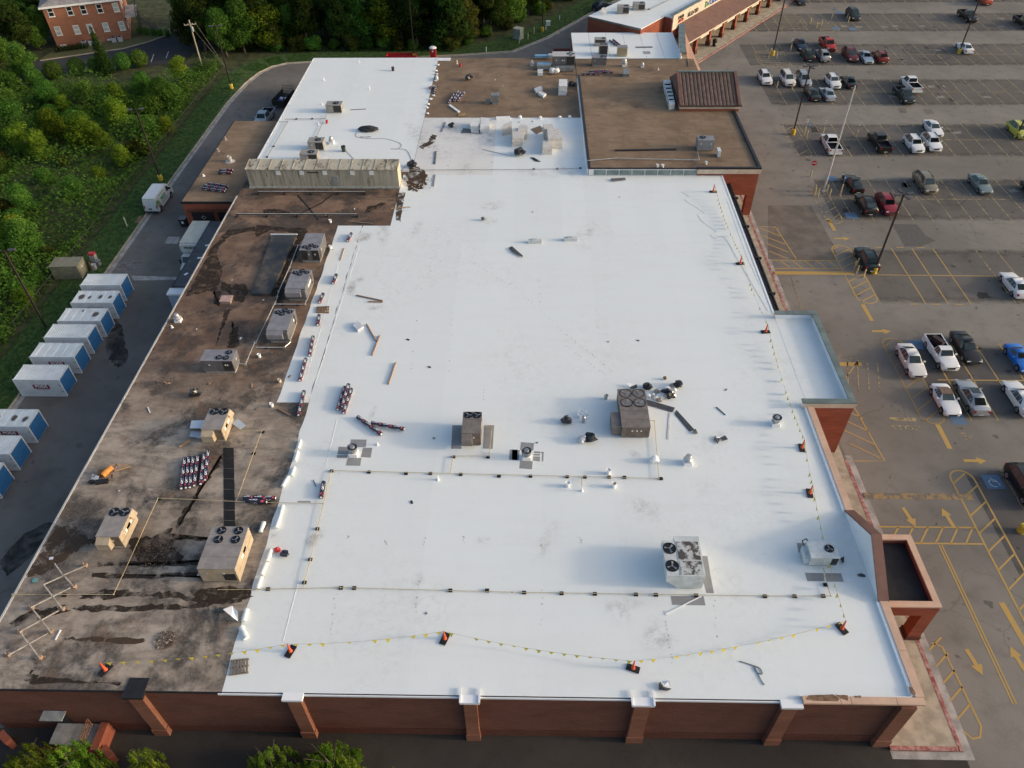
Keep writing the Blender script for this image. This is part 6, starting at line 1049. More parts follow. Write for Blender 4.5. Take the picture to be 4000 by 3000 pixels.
# ================================================================== LEFT YARD
PODW = M('pod_white', (.64, .665, .67), .5, .08, 1.2); PODR = M('pod_roof_white', (.70, .73, .72), .5, .08, .8); PODB = M('pod_blue_door', (.035, .155, .36), .45, .12, 3); PODT = M('pod_trim', (.66, .68, .68), .5, .06, 2); MAR = M('maroon_sign', (.20, .012, .025), .5, .1, 3)
RUSP = newmat('sooty_roof_patch'); m, nt, b, pos = RUSP; tc = ND(nt, 'ShaderNodeTexCoord'); mp = ND(nt, 'ShaderNodeMapping', i={'Location': (-1, -1, -1), 'Scale': (2, 2, 2)}); nt.links.new(tc.outputs['Generated'], mp.inputs[0]); sx = ND(nt, 'ShaderNodeSeparateXYZ'); nt.links.new(mp.outputs[0], sx.inputs[0]); rr = mth(nt, 'SQRT', mth(nt, 'ADD', mth(nt, 'MULTIPLY', sx.outputs[0], sx.outputs[0]), mth(nt, 'MULTIPLY', sx.outputs[1], sx.outputs[1]))); al = mth(nt, 'SUBTRACT', 1., ramp(nt, mth(nt, 'ADD', rr, mth(nt, 'MULTIPLY', noise(nt, pos, 1.5, 5, .65), 1.0)), .80, 1.32)); nt.links.new(al, b.inputs['Alpha']); nt.links.new(mixc(nt, noise(nt, pos, 4, 3), (.05, .035, .03), (.16, .11, .09)), b.inputs['Base Color']); RUSP = m
PY = [75.6, 72.1, 68.65, 65.65, 62.35, 58.7, 51.95, 48.35, 44.9]; RST = {1: ((.18, .5, .55), (.38, .45, .3), (.64, .5, .42), (.88, .45, .35)), 2: ((.45, .8, .2), (.8, .5, .55)), 6: ((.28, .5, .35), (.62, .5, .45), (.86, .45, .45))}
PLB = ['clean ribbed roof, farthest from us', 'several black stains on roof, second farthest', 'two rusty stains on roof, third farthest', 'ribbed roof, fourth farthest', 'scuffed flat roof, fifth farthest', 'full sign showing, sixth farthest', 'dark roof stain, nearest but two', 'ribbed roof, second nearest', 'only its end in view, nearest']
for i, y in enumerate(PY):
    xr = -49.4+(-.2 if i == 0 else .2 if i in (1, 2) else 0); t = thing('storage_container', 'white storage container with blue door, '+PLB[i], 'container', (xr, y, 0), R((.8, .8, .5, 0, 0, 0, 0, .2, .2)[i]), 'storage containers in the yard'); L, W_, H_ = 4.88, 2.36, 2.44; h2 = W_/2
    MB().box(-L, 0, -h2, h2, .1, H_-.06, PODW).build('body', t); MB().box(.0, .03, -h2+.12, h2-.12, .16, H_-.16, PODB).build('roller_door', t)
    for a in ((-.02, .05, -h2-.02, -h2+.11, .05, H_), (-.02, .05, h2-.11, h2+.02, .05, H_), (-.02, .05, -h2+.11, h2-.11, H_-.15, H_), (-L-.03, -.021, -h2-.03, -h2+.06, H_-.1, H_+.005), (-L-.03, -.021, h2-.06, h2+.03, H_-.1, H_+.005), (-L-.03, -.021, -h2-.025, -h2+.05, .02, .14), (-L-.03, -L+.05, -h2-.025, h2+.025, .14, H_-.1)): MB().box(*a, PODT).build('frame_trim', t)
    rb = 17 if i in (0, 3, 5, 7, 8) else 5
    for k in range(rb): w = (L-.1)/rb; MB().box(-L+.04+k*w, -L+.04+k*w+w*.55, -h2+.06, h2-.06, H_-.06, H_-.01, PODR).build('roof_rib', t)
    MB().box(-L+.02, -.03, -h2+.06, h2-.06, H_-.06, H_-.045, PODR).build('roof_sheet', t)
    for (fx, fy, s_) in RST.get(i, ()): MB().add([(-L+fx*L-s_, -h2+fy*W_-s_*1.5, 0), (-L+fx*L+s_, -h2+fy*W_-s_*1.5, 0), (-L+fx*L+s_, -h2+fy*W_+s_*1.5, 0), (-L+fx*L-s_, -h2+fy*W_+s_*1.5, 0)], [(0, 1, 2, 3)], RUSP).build('roof_stain', t, (0, 0, H_-.004))
    for z_ in (.75, 1.65): MB().box(-.3, .02, -h2-.035, -h2-.021, z_, z_+.04, BLK).build('strap', t)
    sg = MB().box(-3.1, -1.35, -h2-.012, -h2-.002, 1.15, 1.72, MAR).build('sign', t)
    o = link('sign_lettering', text_mesh('PODS', .52, WPR, bold=.02), sg, (-2.22, -h2-.016, 1.47)); o.rotation_euler = (R(90), 0, 0); o = link('sign_lettering', text_mesh('Moving & Storage', .19, MAR, bold=.006), sg, (-2.2, -h2-.006, 1.02)); o.rotation_euler = (R(90), 0, 0)
# cabinets on the verge
t = thing('electrical_cabinet', 'big olive grey electrical cabinet beside farthest container', 'cabinet', (-58.85, 79.9, .1), R(3)); OLV = M('olive_grey_metal', (.20, .19, .135), .6, .15, 2)
for k in range(2): MB().box(-1.75+1.75*k+.01, 1.75*k-.01, -1.05, 1.05, 0, 1.9, OLV).build('cabinet_half', t)
MB().box(-1.8, 1.8, -1.1, 1.1, 1.9, 1.97, OLV).build('lid', t); MB().box(1.75, 1.765, -.7, .7, .3, 1.6, M('beige_panel', (.30, .28, .20))).build('door', t); MB().box(1.766, 1.775, -.1, .1, 1.1, 1.35, LABW).build('sticker', t)
t = thing('service_box', 'red topped meter box beside the electrical cabinet', 'meter box', (-56.7, 82.3, .1)); MB().box(-.35, .35, -.3, .3, 0, 1.5, M('grey_meter', (.34, .33, .3))).build('body', t); MB().box(-.37, .37, -.32, .32, 1.5, 1.75, M('red_plastic', (.45, .03, .03))).build('top', t)
for i, (x, y, w, h_) in enumerate(((822, 672, .25, .7), (853, 640, .32, .7))): p = q('A2', x, y); t = thing('pedestal_box', ('small pale utility box beside the verge kerb', 'small green grey utility box on the verge')[i], 'utility box', (p.x, p.y, .1)); MB().box(-w, w, -w, w, 0, h_, GRYM if i == 0 else OGR).build('body', t); MB().box(-w-.03, w+.03, -w-.03, w+.03, h_, h_+.06, GRYM if i == 0 else OGR).build('lid', t)
for i, (t0, x, y, h_, m_, l) in enumerate((('A2', 1100, 298, 1.4, M('cream_post', (.56, .52, .36)), 'cream bollard post on grass verge below the van'), ('A2', 805, 685, 1.3, RUST, 'rusty pipe bollard beside the meter box'), ('C1', 62, 378, 1.3, M('cream_post', (.56, .52, .36)), 'cream bollard in front of back transformer, left'), ('C1', 138, 345, 1.2, MATS['cream_post'], 'cream bollard right of back transformer'), ('C1', 190, 295, 1.2, MATS['cream_post'], 'cream bollard beside back lamp post'), ('C1', 292, 262, .9, WHT, 'short white marker post on back verge'), ('C1', 410, 172, .8, WHT, 'white marker post farther along back verge'), ('B1', 1990, 452, .9, WHT, 'white marker post right of red toilet'))):
    p = q(t0, x, y); t = thing('bollard', l, 'bollard', (p.x, p.y, .08)); MB().lathe((0, 0, 0), [(.09, 0), (.09, h_), (.06, h_+.05), (.01, h_+.07)], m_, 10).build('post', t); MB().lathe((0, 0, 0), [(.13, 0), (.11, .05), (.02, .06)], CONCG, 8).build('footing', t)
t = thing('pad_transformer', 'beige pad transformer on the back grass verge', 'transformer', (-2.3, 165.6, .1), R(-30)); MB().box(-.95, .95, -.8, .8, 0, .12, CONCG).build('pad', t); MB().box(-.85, .85, -.7, .7, .12, 2.0, M('beige_green', (.30, .33, .27))).build('cabinet', t); MB().box(-.9, .9, -.76, .76, 2.0, 2.1, M('beige_top', (.36, .36, .30))).build('lid', t)
p = q('C1', 312, 225); t = thing('meter_cabinet', 'small white cabinet behind back lamp post', 'cabinet', (p.x, p.y, .1)); MB().box(-.45, .45, -.3, .3, 0, .9, WHT).build('body', t); MB().box(-.5, .5, -.35, .35, .9, .96, WHT).build('lid', t)
p = q('C1', 365, 287); MB().prism([(p.x-1, p.y-.8), (p.x+1.2, p.y-.4), (p.x+1, p.y+.8), (p.x-1.2, p.y+.5)], .005, .03, CONC).build('drain_slab', DRV)
RTP = M('toilet_red', (.42, .025, .03), .5, .1, 2); t = thing('portable_toilet', 'red portable toilet with white roof behind the back roof', 'portable toilet', (-19.1, 154.6, 0)); MB().box(-.55, .55, -.55, .55, .05, 2.05, RTP).build('body', t); MB().lathe((0, 0, 2.05), [(.78, 0), (.72, .12), (.5, .25), (.05, .3)], WHT, 8).build('roof', t); MB().box(-.4, .4, -.57, -.551, .15, 1.95, M('toilet_door', (.36, .02, .025))).build('door', t); MB().box(-.14, .14, -.585, -.571, 1.45, 1.75, WPR).build('notice', t)
t = thing('skip_container', 'red open skip container just behind the back roof', 'skip', (-25.4, 154.3, 0)); 
for a in ((-3, 3, -.9, -.8), (-3, 3, .8, .9), (-3, -2.9, -.8, .8), (2.9, 3, -.8, .8)): MB().box(*a, .1, .95, RTP).build('side', t)
for k in range(9): MB().box(-2.9+.7*k, -2.8+.7*k, -.97, -.901, .1, .95, RTP).build('rib', t)
MB().box(-2.9, 2.9, -.8, .8, .1, .2, BLK).build('floor', t)
t = thing('lumber_stack', 'stack of dark red timber beyond the brown roof edge', 'timber stack', (*q('C1', 430, 432, 3)[:2], 0))
for k in range(4): MB().box(-1.6, 1.6, -.6+.3*k, -.35+.3*k, 0, 3.0+.1*(k % 2), M('dark_red_timber', (.14, .035, .03), .8, .2, 3)).build('plank', t)
# ================================================================== VEHICLES
TYRE = M('tyre_rubber', (.015, .015, .016), .85, .2, 5); RIM = M('alloy_rim', (.42, .43, .44), .35, .1, 4, metal=.7); CHROME = M('chrome_trim', (.6, .6, .6), .2, .05, 3, metal=.9); HEADL = M('headlamp_glass', (.62, .64, .64), .15, .1, 4, spec=.8); TAILL = M('tail_lamp_red', (.34, .015, .015), .25, .1, 4, spec=.7); PLATE = M('number_plate', (.65, .66, .66), .5, .05, 3); CGLASS = M('car_glass', (.045, .066, .068), .08, .2, 1.5, spec=.5); BEDL = M('bed_liner', (.022, .02, .024), .8, .2, 3); PLAS = M('dark_plastic', (.03, .03, .032), .6, .2, 3)
def paint(name, c, metal=0.): return M('car_paint_'+name, c, .34, .05, .8, metal=metal, coat=.22, spec=.35)
# stations from the nose (+y) to the tail: (frac, zbottom, zbelt, halfwidth, ztop, halftop)
TYPES = {
 'sedan': (4.85, [(0, .30, .58, .70, .60, .45), (.025, .22, .68, .84, .70, .6), (.12, .2, .78, .90, .82, .62), (.27, .2, .90, .91, .94, .66), (.31, .2, .92, .91, .97, .66), (.46, .2, .93, .91, 1.42, .57), (.58, .2, .94, .91, 1.46, .58), (.70, .2, .95, .91, 1.41, .56), (.86, .2, .97, .90, 1.02, .62), (.90, .22, .96, .88, 1.00, .62), (.98, .26, .93, .82, .96, .6), (1, .34, .66, .76, .68, .5)], (4, 5, 6, 7, 8), (.19, .80), .335),
 'suv': (4.7, [(0, .36, .70, .74, .72, .5), (.03, .26, .84, .88, .88, .62), (.12, .24, .98, .93, 1.02, .66), (.24, .24, 1.06, .94, 1.10, .7), (.28, .24, 1.08, .94, 1.13, .7), (.40, .24, 1.08, .94, 1.64, .62), (.58, .24, 1.09, .94, 1.71, .63), (.80, .24, 1.10, .94, 1.68, .62), (.955, .26, 1.12, .92, 1.30, .66), (.985, .28, 1.06, .88, 1.10, .66), (1, .38, .78, .84, .80, .6)], (4, 5, 6, 7, 8), (.19, .80), .37),
 'minivan': (5.05, [(0, .32, .62, .76, .64, .5), (.03, .24, .78, .90, .82, .64), (.10, .22, .92, .96, .97, .68), (.18, .22, 1.02, .98, 1.07, .72), (.21, .22, 1.04, .98, 1.10, .73), (.37, .22, 1.05, .98, 1.68, .66), (.60, .22, 1.06, .98, 1.76, .67), (.86, .22, 1.08, .98, 1.72, .66), (.97, .24, 1.10, .96, 1.25, .7), (.99, .28, 1.02, .92, 1.06, .7), (1, .38, .76, .88, .78, .6)], (4, 5, 6, 7, 8), (.18, .80), .35),
 'coupe': (4.15, [(0, .28, .50, .62, .52, .4), (.03, .20, .60, .82, .63, .56), (.15, .18, .74, .90, .80, .6), (.33, .18, .82, .91, .88, .64), (.38, .18, .84, .91, .90, .64), (.53, .18, .86, .91, 1.24, .55), (.60, .18, .87, .91, 1.27, .56), (.68, .18, .88, .91, 1.23, .55), (.82, .18, .90, .90, .96, .62), (.90, .20, .90, .88, .95, .6), (.98, .26, .84, .8, .88, .55), (1, .34, .62, .72, .64, .45)], (4, 5, 6, 7, 8), (.18, .81), .34),
 'pickup': (5.75, [(0, .42, .78, .80, .80, .55), (.02, .32, .94, .93, .97, .7), (.11, .30, 1.06, .97, 1.10, .72), (.21, .30, 1.12, .98, 1.17, .76), (.235, .30, 1.14, .98, 1.19, .76), (.32, .30, 1.15, .98, 1.78, .66), (.42, .30, 1.15, .98, 1.86, .68), (.545, .30, 1.15, .98, 1.82, .68), (.585, .30, 1.15, .98, 1.20, .82), (.59, .30, 1.14, .98, 1.16, .86)], (4, 5, 6, 7, 8), (.165, .80), .40),
 'shortcab': (5.3, [(0, .40, .74, .78, .76, .55), (.02, .30, .88, .88, .91, .66), (.12, .28, .98, .92, 1.02, .68), (.26, .28, 1.04, .93, 1.08, .7), (.285, .28, 1.05, .93, 1.10, .7), (.37, .28, 1.06, .93, 1.58, .62), (.44, .28, 1.06, .93, 1.64, .63), (.50, .28, 1.06, .93, 1.60, .62), (.53, .28, 1.06, .93, 1.12, .8), (.535, .28, 1.05, .93, 1.07, .84)], (4, 5, 6, 7, 8), (.16, .80), .37)}
def car_parts(ty):
    L, st, gh, ax, wr = TYPES[ty]; PM = M('paint_slot', (.5, .5, .5)); parts = []
    def ring(s):
        f, zb, zl, w, zt, wt = s; y = L*(.5-f); return [Vector(p) for p in ((-w*.9, y, zb), (-w, y, zb+(zl-zb)*.5), (-w*.95, y, zl), (-wt, y, zt), (wt, y, zt), (w*.95, y, zl), (w, y, zb+(zl-zb)*.5), (w*.9, y, zb))]
    rg = [ring(s) for s in st]; b = MB(); vs = [v for r_ in rg for v in r_]; fs = []
    for i in range(len(rg)-1):
        for k in range(8): fs.append((8*i+k, 8*i+8+k, 8*i+8+(k+1) % 8, 8*i+(k+1) % 8))
    fs += [tuple(range(8)), tuple(8*(len(rg)-1)+k for k in range(7, -1, -1))]; fs = [f[::-1] for f in fs]; b.add(vs, fs, PM); n_ = len(st)-1; zb = st[2][1]
    if ty in ('pickup', 'shortcab'):
        ye, yr = L*(.5-st[-1][0]), -L/2+.05; w = st[-1][3]; zt = st[-1][2]+.02
        for a in ((-w, -w+.1, yr, ye, zb, zt), (w-.1, w, yr, ye, zb, zt), (-w+.1, w-.1, yr, yr+.09, zb, zt)): b.box(*a, PM)
        b.box(-w+.1, w-.1, yr, ye, zb, zb+.1, PM)
    parts.append(('body', b.mesh('body', 52)))
    if ty in ('pickup', 'shortcab'):
        d = MB(); d.box(-w+.1, w-.1, yr+.09, ye-.01, zb+.35, zb+.38, BEDL)
        for a in ((-w+.1, -w+.115), (w-.115, w-.1)): d.box(*a, yr+.09, ye-.01, zb+.38, zt-.03, BEDL)
        d.box(-w+.115, w-.115, yr+.09, yr+.105, zb+.38, zt-.03, BEDL); d.box(-w+.115, w-.115, ye-.03, ye-.015, zb+.38, zt-.03, BEDL); parts.append(('truck_bed', d.mesh('truck_bed')))
    def pane(a, b_, c, d, nm, s=.94, off=.008, s2=None):
        ctr = (a+b_+c+d)/4; nrm = (c-a).cross(d-b_).normalized(); m_ = MB(); p = [ctr+(v-ctr)*s for v in (a, b_, c, d)]
        if nrm.dot(ctr-Vector((0, ctr.y*.8, .6))) < 0: nrm = -nrm
        m_.add([v+nrm*off for v in p]+[v-nrm*.03 for v in p], [(0, 1, 2, 3), (3, 2, 1, 0)], CGLASS); parts.append((nm, m_.mesh(nm)))
    g0, g1, g2, g3, g4 = gh
    pane(rg[g0][3], rg[g0][4], rg[g1][4], rg[g1][3], 'windshield', .93); pane(rg[g3][3], rg[g3][4], rg[g4][4], rg[g4][3], 'rear_window', .9)
    for k0, k1 in ((2, 3), (5, 4)):
        pane(rg[g0][k0].lerp(rg[g1][k0], .35), rg[g1][k0], rg[g1][k1], rg[g1][k1].lerp(rg[g0][k1], .1), 'side_window', .9); pane(rg[g1][k0], rg[g2][k0], rg[g2][k1], rg[g1][k1], 'side_window'); pane(rg[g2][k0], rg[g3][k0], rg[g3][k1], rg[g2][k1], 'side_window')
        if ty in ('sedan', 'coupe', 'suv', 'minivan'): pane(rg[g3][k0], rg[g4][k0].lerp(rg[g3][k0], .25), rg[g3][k1].lerp(rg[g4][k1], .15), rg[g3][k1], 'side_window', .86)
    W_ = max(s[3] for s in st); wm = MB(); wm.tube((-.11, 0, 0), (.11, 0, 0), wr, TYRE, 16); wme = wm.mesh('tyre', 40); rm = MB(); rm.tube((-.116, 0, 0), (.116, 0, 0), wr*.62, RIM, 12); rm.tube((-.12, 0, 0), (.12, 0, 0), wr*.2, PLAS, 8); rme = rm.mesh('rim'); am = MB(); am.tube((-.008, 0, .03), (.008, 0, .03), wr*1.2, PLAS, 16); ame = am.mesh('wheel_arch')
    for fy in ax:
        for sx_ in (-1, 1): parts.append(('wheel', (wme, rme, ame), (sx_*(W_-.10), L*(.5-fy), wr), sx_))
    zh = st[1][2]-.06
    for sx_ in (-1, 1):
        h = MB(); x = sx_*st[1][3]*.72; h.box(x-.17, x+.17, L/2-.16, L/2-.02, zh-.09, zh+.06, HEADL); parts.append(('headlight', h.mesh('headlight')))
        tl = MB(); s_ = st[-2] if ty not in ('pickup', 'shortcab') else st[-1]; x = sx_*(s_[3]-.12); zt_ = s_[2]; tl.box(x-.10, x+.10, -L/2-.005, -L/2+.14, zt_-.30, zt_-.04, TAILL); parts.append(('tail_light', tl.mesh('tail_light')))
        mr = MB(); x = sx_*(W_+.1); y = L*(.5-st[g0][0])-.25; mr.box(x-.1, x+.1, y-.06, y+.06, st[g0][2]+.02, st[g0][2]+.17, PM); parts.append(('mirror', mr.mesh('mirror')))
    gr = MB(); gr.box(-.42, .42, L/2-.05, L/2+.012, zh-.22, zh-.02, PLAS); gr.box(-.46, .46, L/2-.02, L/2+.016, zh-.26, zh-.22, CHROME); parts.append(('grille', gr.mesh('grille')))
    bp = MB(); bp.box(-W_*.84, W_*.84, -L/2-.03, -L/2+.1, .34, .5, PLAS if ty in ('suv', 'minivan') else PM); bp.box(-.25, .25, -L/2-.045, -L/2-.031, .38, .48, PLATE); parts.append(('rear_bumper', bp.mesh('rear_bumper')))
    if ty in ('suv', 'minivan'):
        for sx_ in (-1, 1): rr_ = MB(); rr_.box(sx_*.6-.025, sx_*.6+.025, -L*.28, L*.1, 1.70, 1.77, PLAS); parts.append(('roof_rail', rr_.mesh('roof_rail')))
    return parts
CP = {k: car_parts(k) for k in TYPES}
def car(label, ty, pm, x, y, face, sc=1., grp='cars in the parking lot', cat='car', name='parked_car', rz=0, extra=None):
    t = thing(name, label, cat, (x, y, .01), (0 if face > 0 else math.pi)+R(rz), grp); sc *= 1.05; t.scale = (sc, sc, sc)
    for p in CP[ty]:
        if p[0] == 'wheel':
            w = bpy.data.objects.new('wheel', p[1][0]); COL.objects.link(w); w.parent = t; w.location = p[2]
            o = link('rim', p[1][1], w); o = link('wheel_arch', p[1][2], w, (p[3]*.07, 0, 0))
        else:
            o = link(p[0], p[1], t)
            for sl_ in o.material_slots:
                if sl_.material and sl_.material.name == 'paint_slot': sl_.link = 'OBJECT'; sl_.material = pm
    if extra: extra(t)
    return t
def cpos(t, x, y, z=.8): p = q(t, x, y, z); return p.x, p.y
WH = paint('white', (.72, .73, .73)); WH2 = paint('pearl', (.66, .65, .62)); BK = paint('black', (.014, .015, .014)); DG = paint('dark_green', (.018, .028, .026)); DB = paint('dark_blue', (.018, .032, .06)); SV = paint('silver', (.40, .42, .43), .5); SB = paint('silver_blue', (.42, .48, .52), .4); RD = paint('red', (.40, .035, .025)); MR = paint('maroon', (.12, .022, .022)); DR = paint('dark_red', (.19, .022, .018)); TN = paint('tan', (.26, .225, .165), .4); GG = paint('grey_green', (.20, .25, .24), .4); YG = paint('lime', (.50, .50, .08)); BL = paint('bright_blue', (.02, .16, .55)); TL = paint('teal_black', (.012, .026, .03)); CR = paint('crimson', (.24, .02, .03)); OR_ = paint('orange_red', (.42, .08, .04))
def bedload(t): MB().box(-.25, .3, -1.9, -.6, .75, 1.5, M('dark_bed_load', (.035, .022, .025), .7, .3, 4), .5).build('bed_load', t)
def softtop(t):
    m_ = M('brown_soft_top', (.17, .115, .09), .85, .15, 4); s = MB(); s.hexa([(-.6, -.78, .95), (.6, -.78, .95), (.6, -.08, .95), (-.6, -.08, .95)], [(-.58, -.78, 1.29), (.58, -.78, 1.29), (.58, -.08, 1.29), (-.58, -.08, 1.29)], m_)
    s.hexa([(-.62, -1.4, .9), (.62, -1.4, .9), (.62, -.781, .9), (-.62, -.781, .9)], [(-.6, -1.4, 1.0), (.6, -1.4, 1.0), (.58, -.781, 1.285), (-.58, -.781, 1.285)], m_); s.build('soft_top', t)
def sunroof(t): MB().box(-.42, .42, -.45, .35, 1.462, 1.475, CGLASS).build('sunroof', t)
def spoiler(t): MB().box(-.7, .7, -2.35, -2.15, 1.1, 1.16, BK).build('spoiler', t)
CARS = [('dark green minivan by the far blue wheelchair signs', 'minivan', DG, 'D1', 737, 117, -1), ('dark pickup beside a far lamp post at the top right', 'pickup', BK, 'D1', 1727, 128, -1), ('dark pickup cut off at the right picture edge', 'pickup', BK, 'D1', 2215, 180, -1), ('orange red car at the top picture edge', 'suv', OR_, 'D1', 1868, -12, 1), ('black car at top edge beside far arcade', 'sedan', BK, 'D1', 275, -5, -1), ('white sedan behind a yellow lamp base, alone far right', 'sedan', WH, 'D1', 1700, 405, 1), ('dark blue sedan left of the red pickup', 'sedan', DB, 'D1', 280, 378, -1), ('bright red pickup with black bed', 'pickup', RD, 'D1', 517, 372, -1), ('dark small SUV left of the silver SUV', 'suv', DG, 'D1', 342, 462, 1), ('silver SUV behind the red pickup', 'suv', SV, 'D1', 475, 467, 1), ('maroon minivan beside a pale blue sedan', 'minivan', MR, 'D1', 712, 462, -1), ('pale blue silver sedan between maroon and dark red cars', 'sedan', SB, 'D1', 843, 488, -1), ('dark red SUV showing its tail beside pale sedan', 'suv', DR, 'D1', 968, 478, 1), ('white SUV nearest the brown tower roof', 'suv', WH, 'C1', 2185, 660, -1), ('white and grey minivan second from the tower roof', 'minivan', WH2, 'D1', 168, 668, -1), ('silver minivan crossed by a lamp post', 'minivan', SV, 'D1', 308, 672, -1), ('small white SUV left of a black sedan', 'suv', WH, 'D1', 560, 692, -1), ('black sedan right of a small white SUV', 'sedan', BK, 'D1', 697, 697, 1), ('dark sedan behind the lamp post, tail to us', 'sedan', DG, 'D1', 382, 802, 1), ('pale silver sedan tail to us beside dark sedan', 'sedan', SB, 'D1', 513, 803, 1), ('white crew pickup behind a dark off road pickup', 'pickup', WH, 'D1', 1237, 717, 1), ('dark off road pickup in front of white pickup', 'pickup', DG, 'D1', 1177, 812, -1), ('white pickup under the tilted flagpole', 'pickup', WH, 'D1', 545, 1232, 1), ('black pickup with covered bed', 'pickup', BK, 'D1', 967, 1215, 1), ('white crossover at left of three white cars', 'suv', WH, 'D1', 1263, 1232, -1), ('white sedan behind two white SUVs', 'sedan', WH, 'D1', 1427, 1102, -1), ('white SUV at right front of three white cars', 'suv', WH, 'D1', 1415, 1218, -1), ('lime yellow car at right edge by lamp base', 'suv', YG, 'D1', 2168, 1112, -1), ('black sedan with red tail lamps above black SUV', 'sedan', BK, 'D1', 737, 1575, 1), ('tan minivan alone facing us', 'minivan', TN, 'D1', 1363, 1565, -1), ('grey green sedan right of the tan minivan', 'sedan', GG, 'D1', 1837, 1582, -1), ('dark car corner at right edge below lime car', 'sedan', DG, 'D1', 2300, 1640, -1), ('black SUV tail to us beside crimson SUV', 'suv', BK, 'D2', 850, 92, 1), ('crimson SUV beside lamp post facing us', 'suv', CR, 'D2', 1027, 92, -1), ('dark teal SUV at yellow lamp base by crossing', 'suv', TL, 'D2', 857, 562, 1), ('white sedan at right end of yellow stall line', 'sedan', WH, 'D2', 2135, 792, 1), ('pearl white sedan left of white pickup with load', 'sedan', WH2, 'D2', 1240, 1447, -1), ('white single cab pickup with dark load in bed', 'shortcab', WH, 'D2', 1502, 1372, -1), ('black sedan right of white single cab pickup', 'sedan', BK, 'D2', 1712, 1335, -1), ('bright blue sports car at right picture edge', 'coupe', BL, 'D2', 2185, 1425, -1), ('white roadster with brown soft top', 'coupe', WH, 'D3', 1540, 125, -1), ('silver sedan with sunroof beside white roadster', 'sedan', SV, 'D3', 1765, 100, 1), ('white car cut by right edge beside silver sedan', 'sedan', WH, 'D3', 2185, 110, 1), ('dark car corner at right edge by the blue square', 'suv', BK, 'D3', 2240, 862, -1)]
EX = {'white single cab pickup with dark load in bed': bedload, 'white roadster with brown soft top': softtop, 'silver sedan with sunroof beside white roadster': sunroof}
for l, ty, pm, t, x, y, fc in CARS:
    cx, cy = cpos(t, x, y, .75 if ty in ('sedan', 'coupe') else .92); car(l, ty, pm, cx, cy, fc, extra=EX.get(l), cat='pickup' if ty in ('pickup', 'shortcab') else 'car', name='pickup_truck' if ty in ('pickup', 'shortcab') else 'parked_car', rz=random.Random(l).uniform(-1.5, 1.5))
cx, cy = cpos('C1', 785, 45, .9); car('dark SUV on the back drive beside far white roof', 'suv', DB, cx, cy, 1, grp=None, rz=-55)
cx, cy = cpos('B1', 80, 1000, .9); car('silver grey pickup hitched before black trailer', 'pickup', SB, cx-.1, cy-.3, -1, grp=None, cat='pickup', name='pickup_truck', rz=-4)
# black cage trailer
t = thing('cage_trailer', 'black mesh sided trailer with junk on back drive', 'trailer', (-44.0, 133.4, 0), R(-8)); TB = M('trailer_black', (.02, .02, .02), .6, .2, 3)
MB().box(-1.1, 1.1, -2.6, 2.6, .55, .65, TB).build('deck', t)
for sx_ in (-1, 1): MB().box(sx_*1.1-.03, sx_*1.1+.03, -2.6, 2.6, .65, 1.5, TB).build('side_panel', t)
MB().box(-1.1, 1.1, -2.63, -2.57, .65, 1.5, TB).build('front_panel', t); gb_ = MB()
for k in range(9): gb_.tube((-1.08+.27*k, 2.6, .65), (-1.08+.27*k, 2.6, 2.1), .025, TB, 5)
for z_ in (1.1, 1.6, 2.1): gb_.tube((-1.1, 2.6, z_), (1.1, 2.6, z_), .03, TB, 5)
gb_.build('ramp_gate', t); MB().tube((0, -2.6, .5), (0, -4.0, .45), .05, TB).build('drawbar', t)
for sx_ in (-1, 1):
    for y in (.3, 1.2): w = MB(); w.tube((sx_*1.2-.1, y, .36), (sx_*1.2+.1, y, .36), .36, TYRE, 14); wo = w.build('wheel', t); MB().tube((sx_*1.2-.11, y, .36), (sx_*1.2+.11, y, .36), .2, WHT, 10).build('rim', wo)
for k in range(6): MB().blob((random.Random(k).uniform(-.7, .7), random.Random(k+9).uniform(-1.8, 1.8), .8), (.35, .35, .3), (TPOW, BLL, GRYD)[k % 3], k, .3, 1).build('junk', t)
# white cargo van
t = thing('cargo_van', 'white cargo van with green lettering parked by the verge kerb', 'van', (-53.8, 97.9, .01), 0); VW = M('van_white', (.66, .68, .68), .4, .04, 1); VG = M('van_green', (.10, .42, .10), .45, .1, 2); VGR = M('van_grey_print', (.28, .31, .30), .5, .1, 3)
prof = [(-2.95, .35), (-2.98, 1.2), (-2.85, 2.35), (-2.6, 2.5), (1.3, 2.5), (1.75, 2.3), (2.35, 1.45), (2.85, 1.2), (2.98, .8), (2.95, .35)]; b = MB(); n_ = len(prof)
def vx(z): return 1.0 if z < 1.5 else 1.0-.12*(z-1.5)
b.add([(s_*vx(z), y, z) for s_ in (-1, 1) for y, z in prof], [tuple(range(n_)), tuple(range(2*n_-1, n_-1, -1))]+[((i+1) % n_, i, n_+i, n_+(i+1) % n_) for i in range(n_)], VW); b.build('body', t)
MB().add([(-.8, 1.80, 2.26), (.8, 1.80, 2.26), (.88, 2.30, 1.55), (-.88, 2.30, 1.55)], [(0, 3, 2, 1)], CGLASS).build('windshield', t, (0, .015, .015))
for s_ in (-1, 1): MB().hexa([(s_*1.005, 1.0, 1.4), (s_*1.005, 2.1, 1.4), (s_*.93, 1.6, 2.1), (s_*.93, 1.0, 2.1)], [(s_*1.012, 1.0, 1.4), (s_*1.012, 2.1, 1.4), (s_*.937, 1.6, 2.1), (s_*.937, 1.0, 2.1)], CGLASS).build('side_window', t); MB().box(s_*1.12-.12, s_*1.12+.12, 1.85, 1.97, 1.35, 1.65, PLAS).build('mirror', t); MB().box(s_*.88-.08, s_*.88+.08, -3.0, -2.9, .9, 1.4, TAILL).build('tail_light', t)
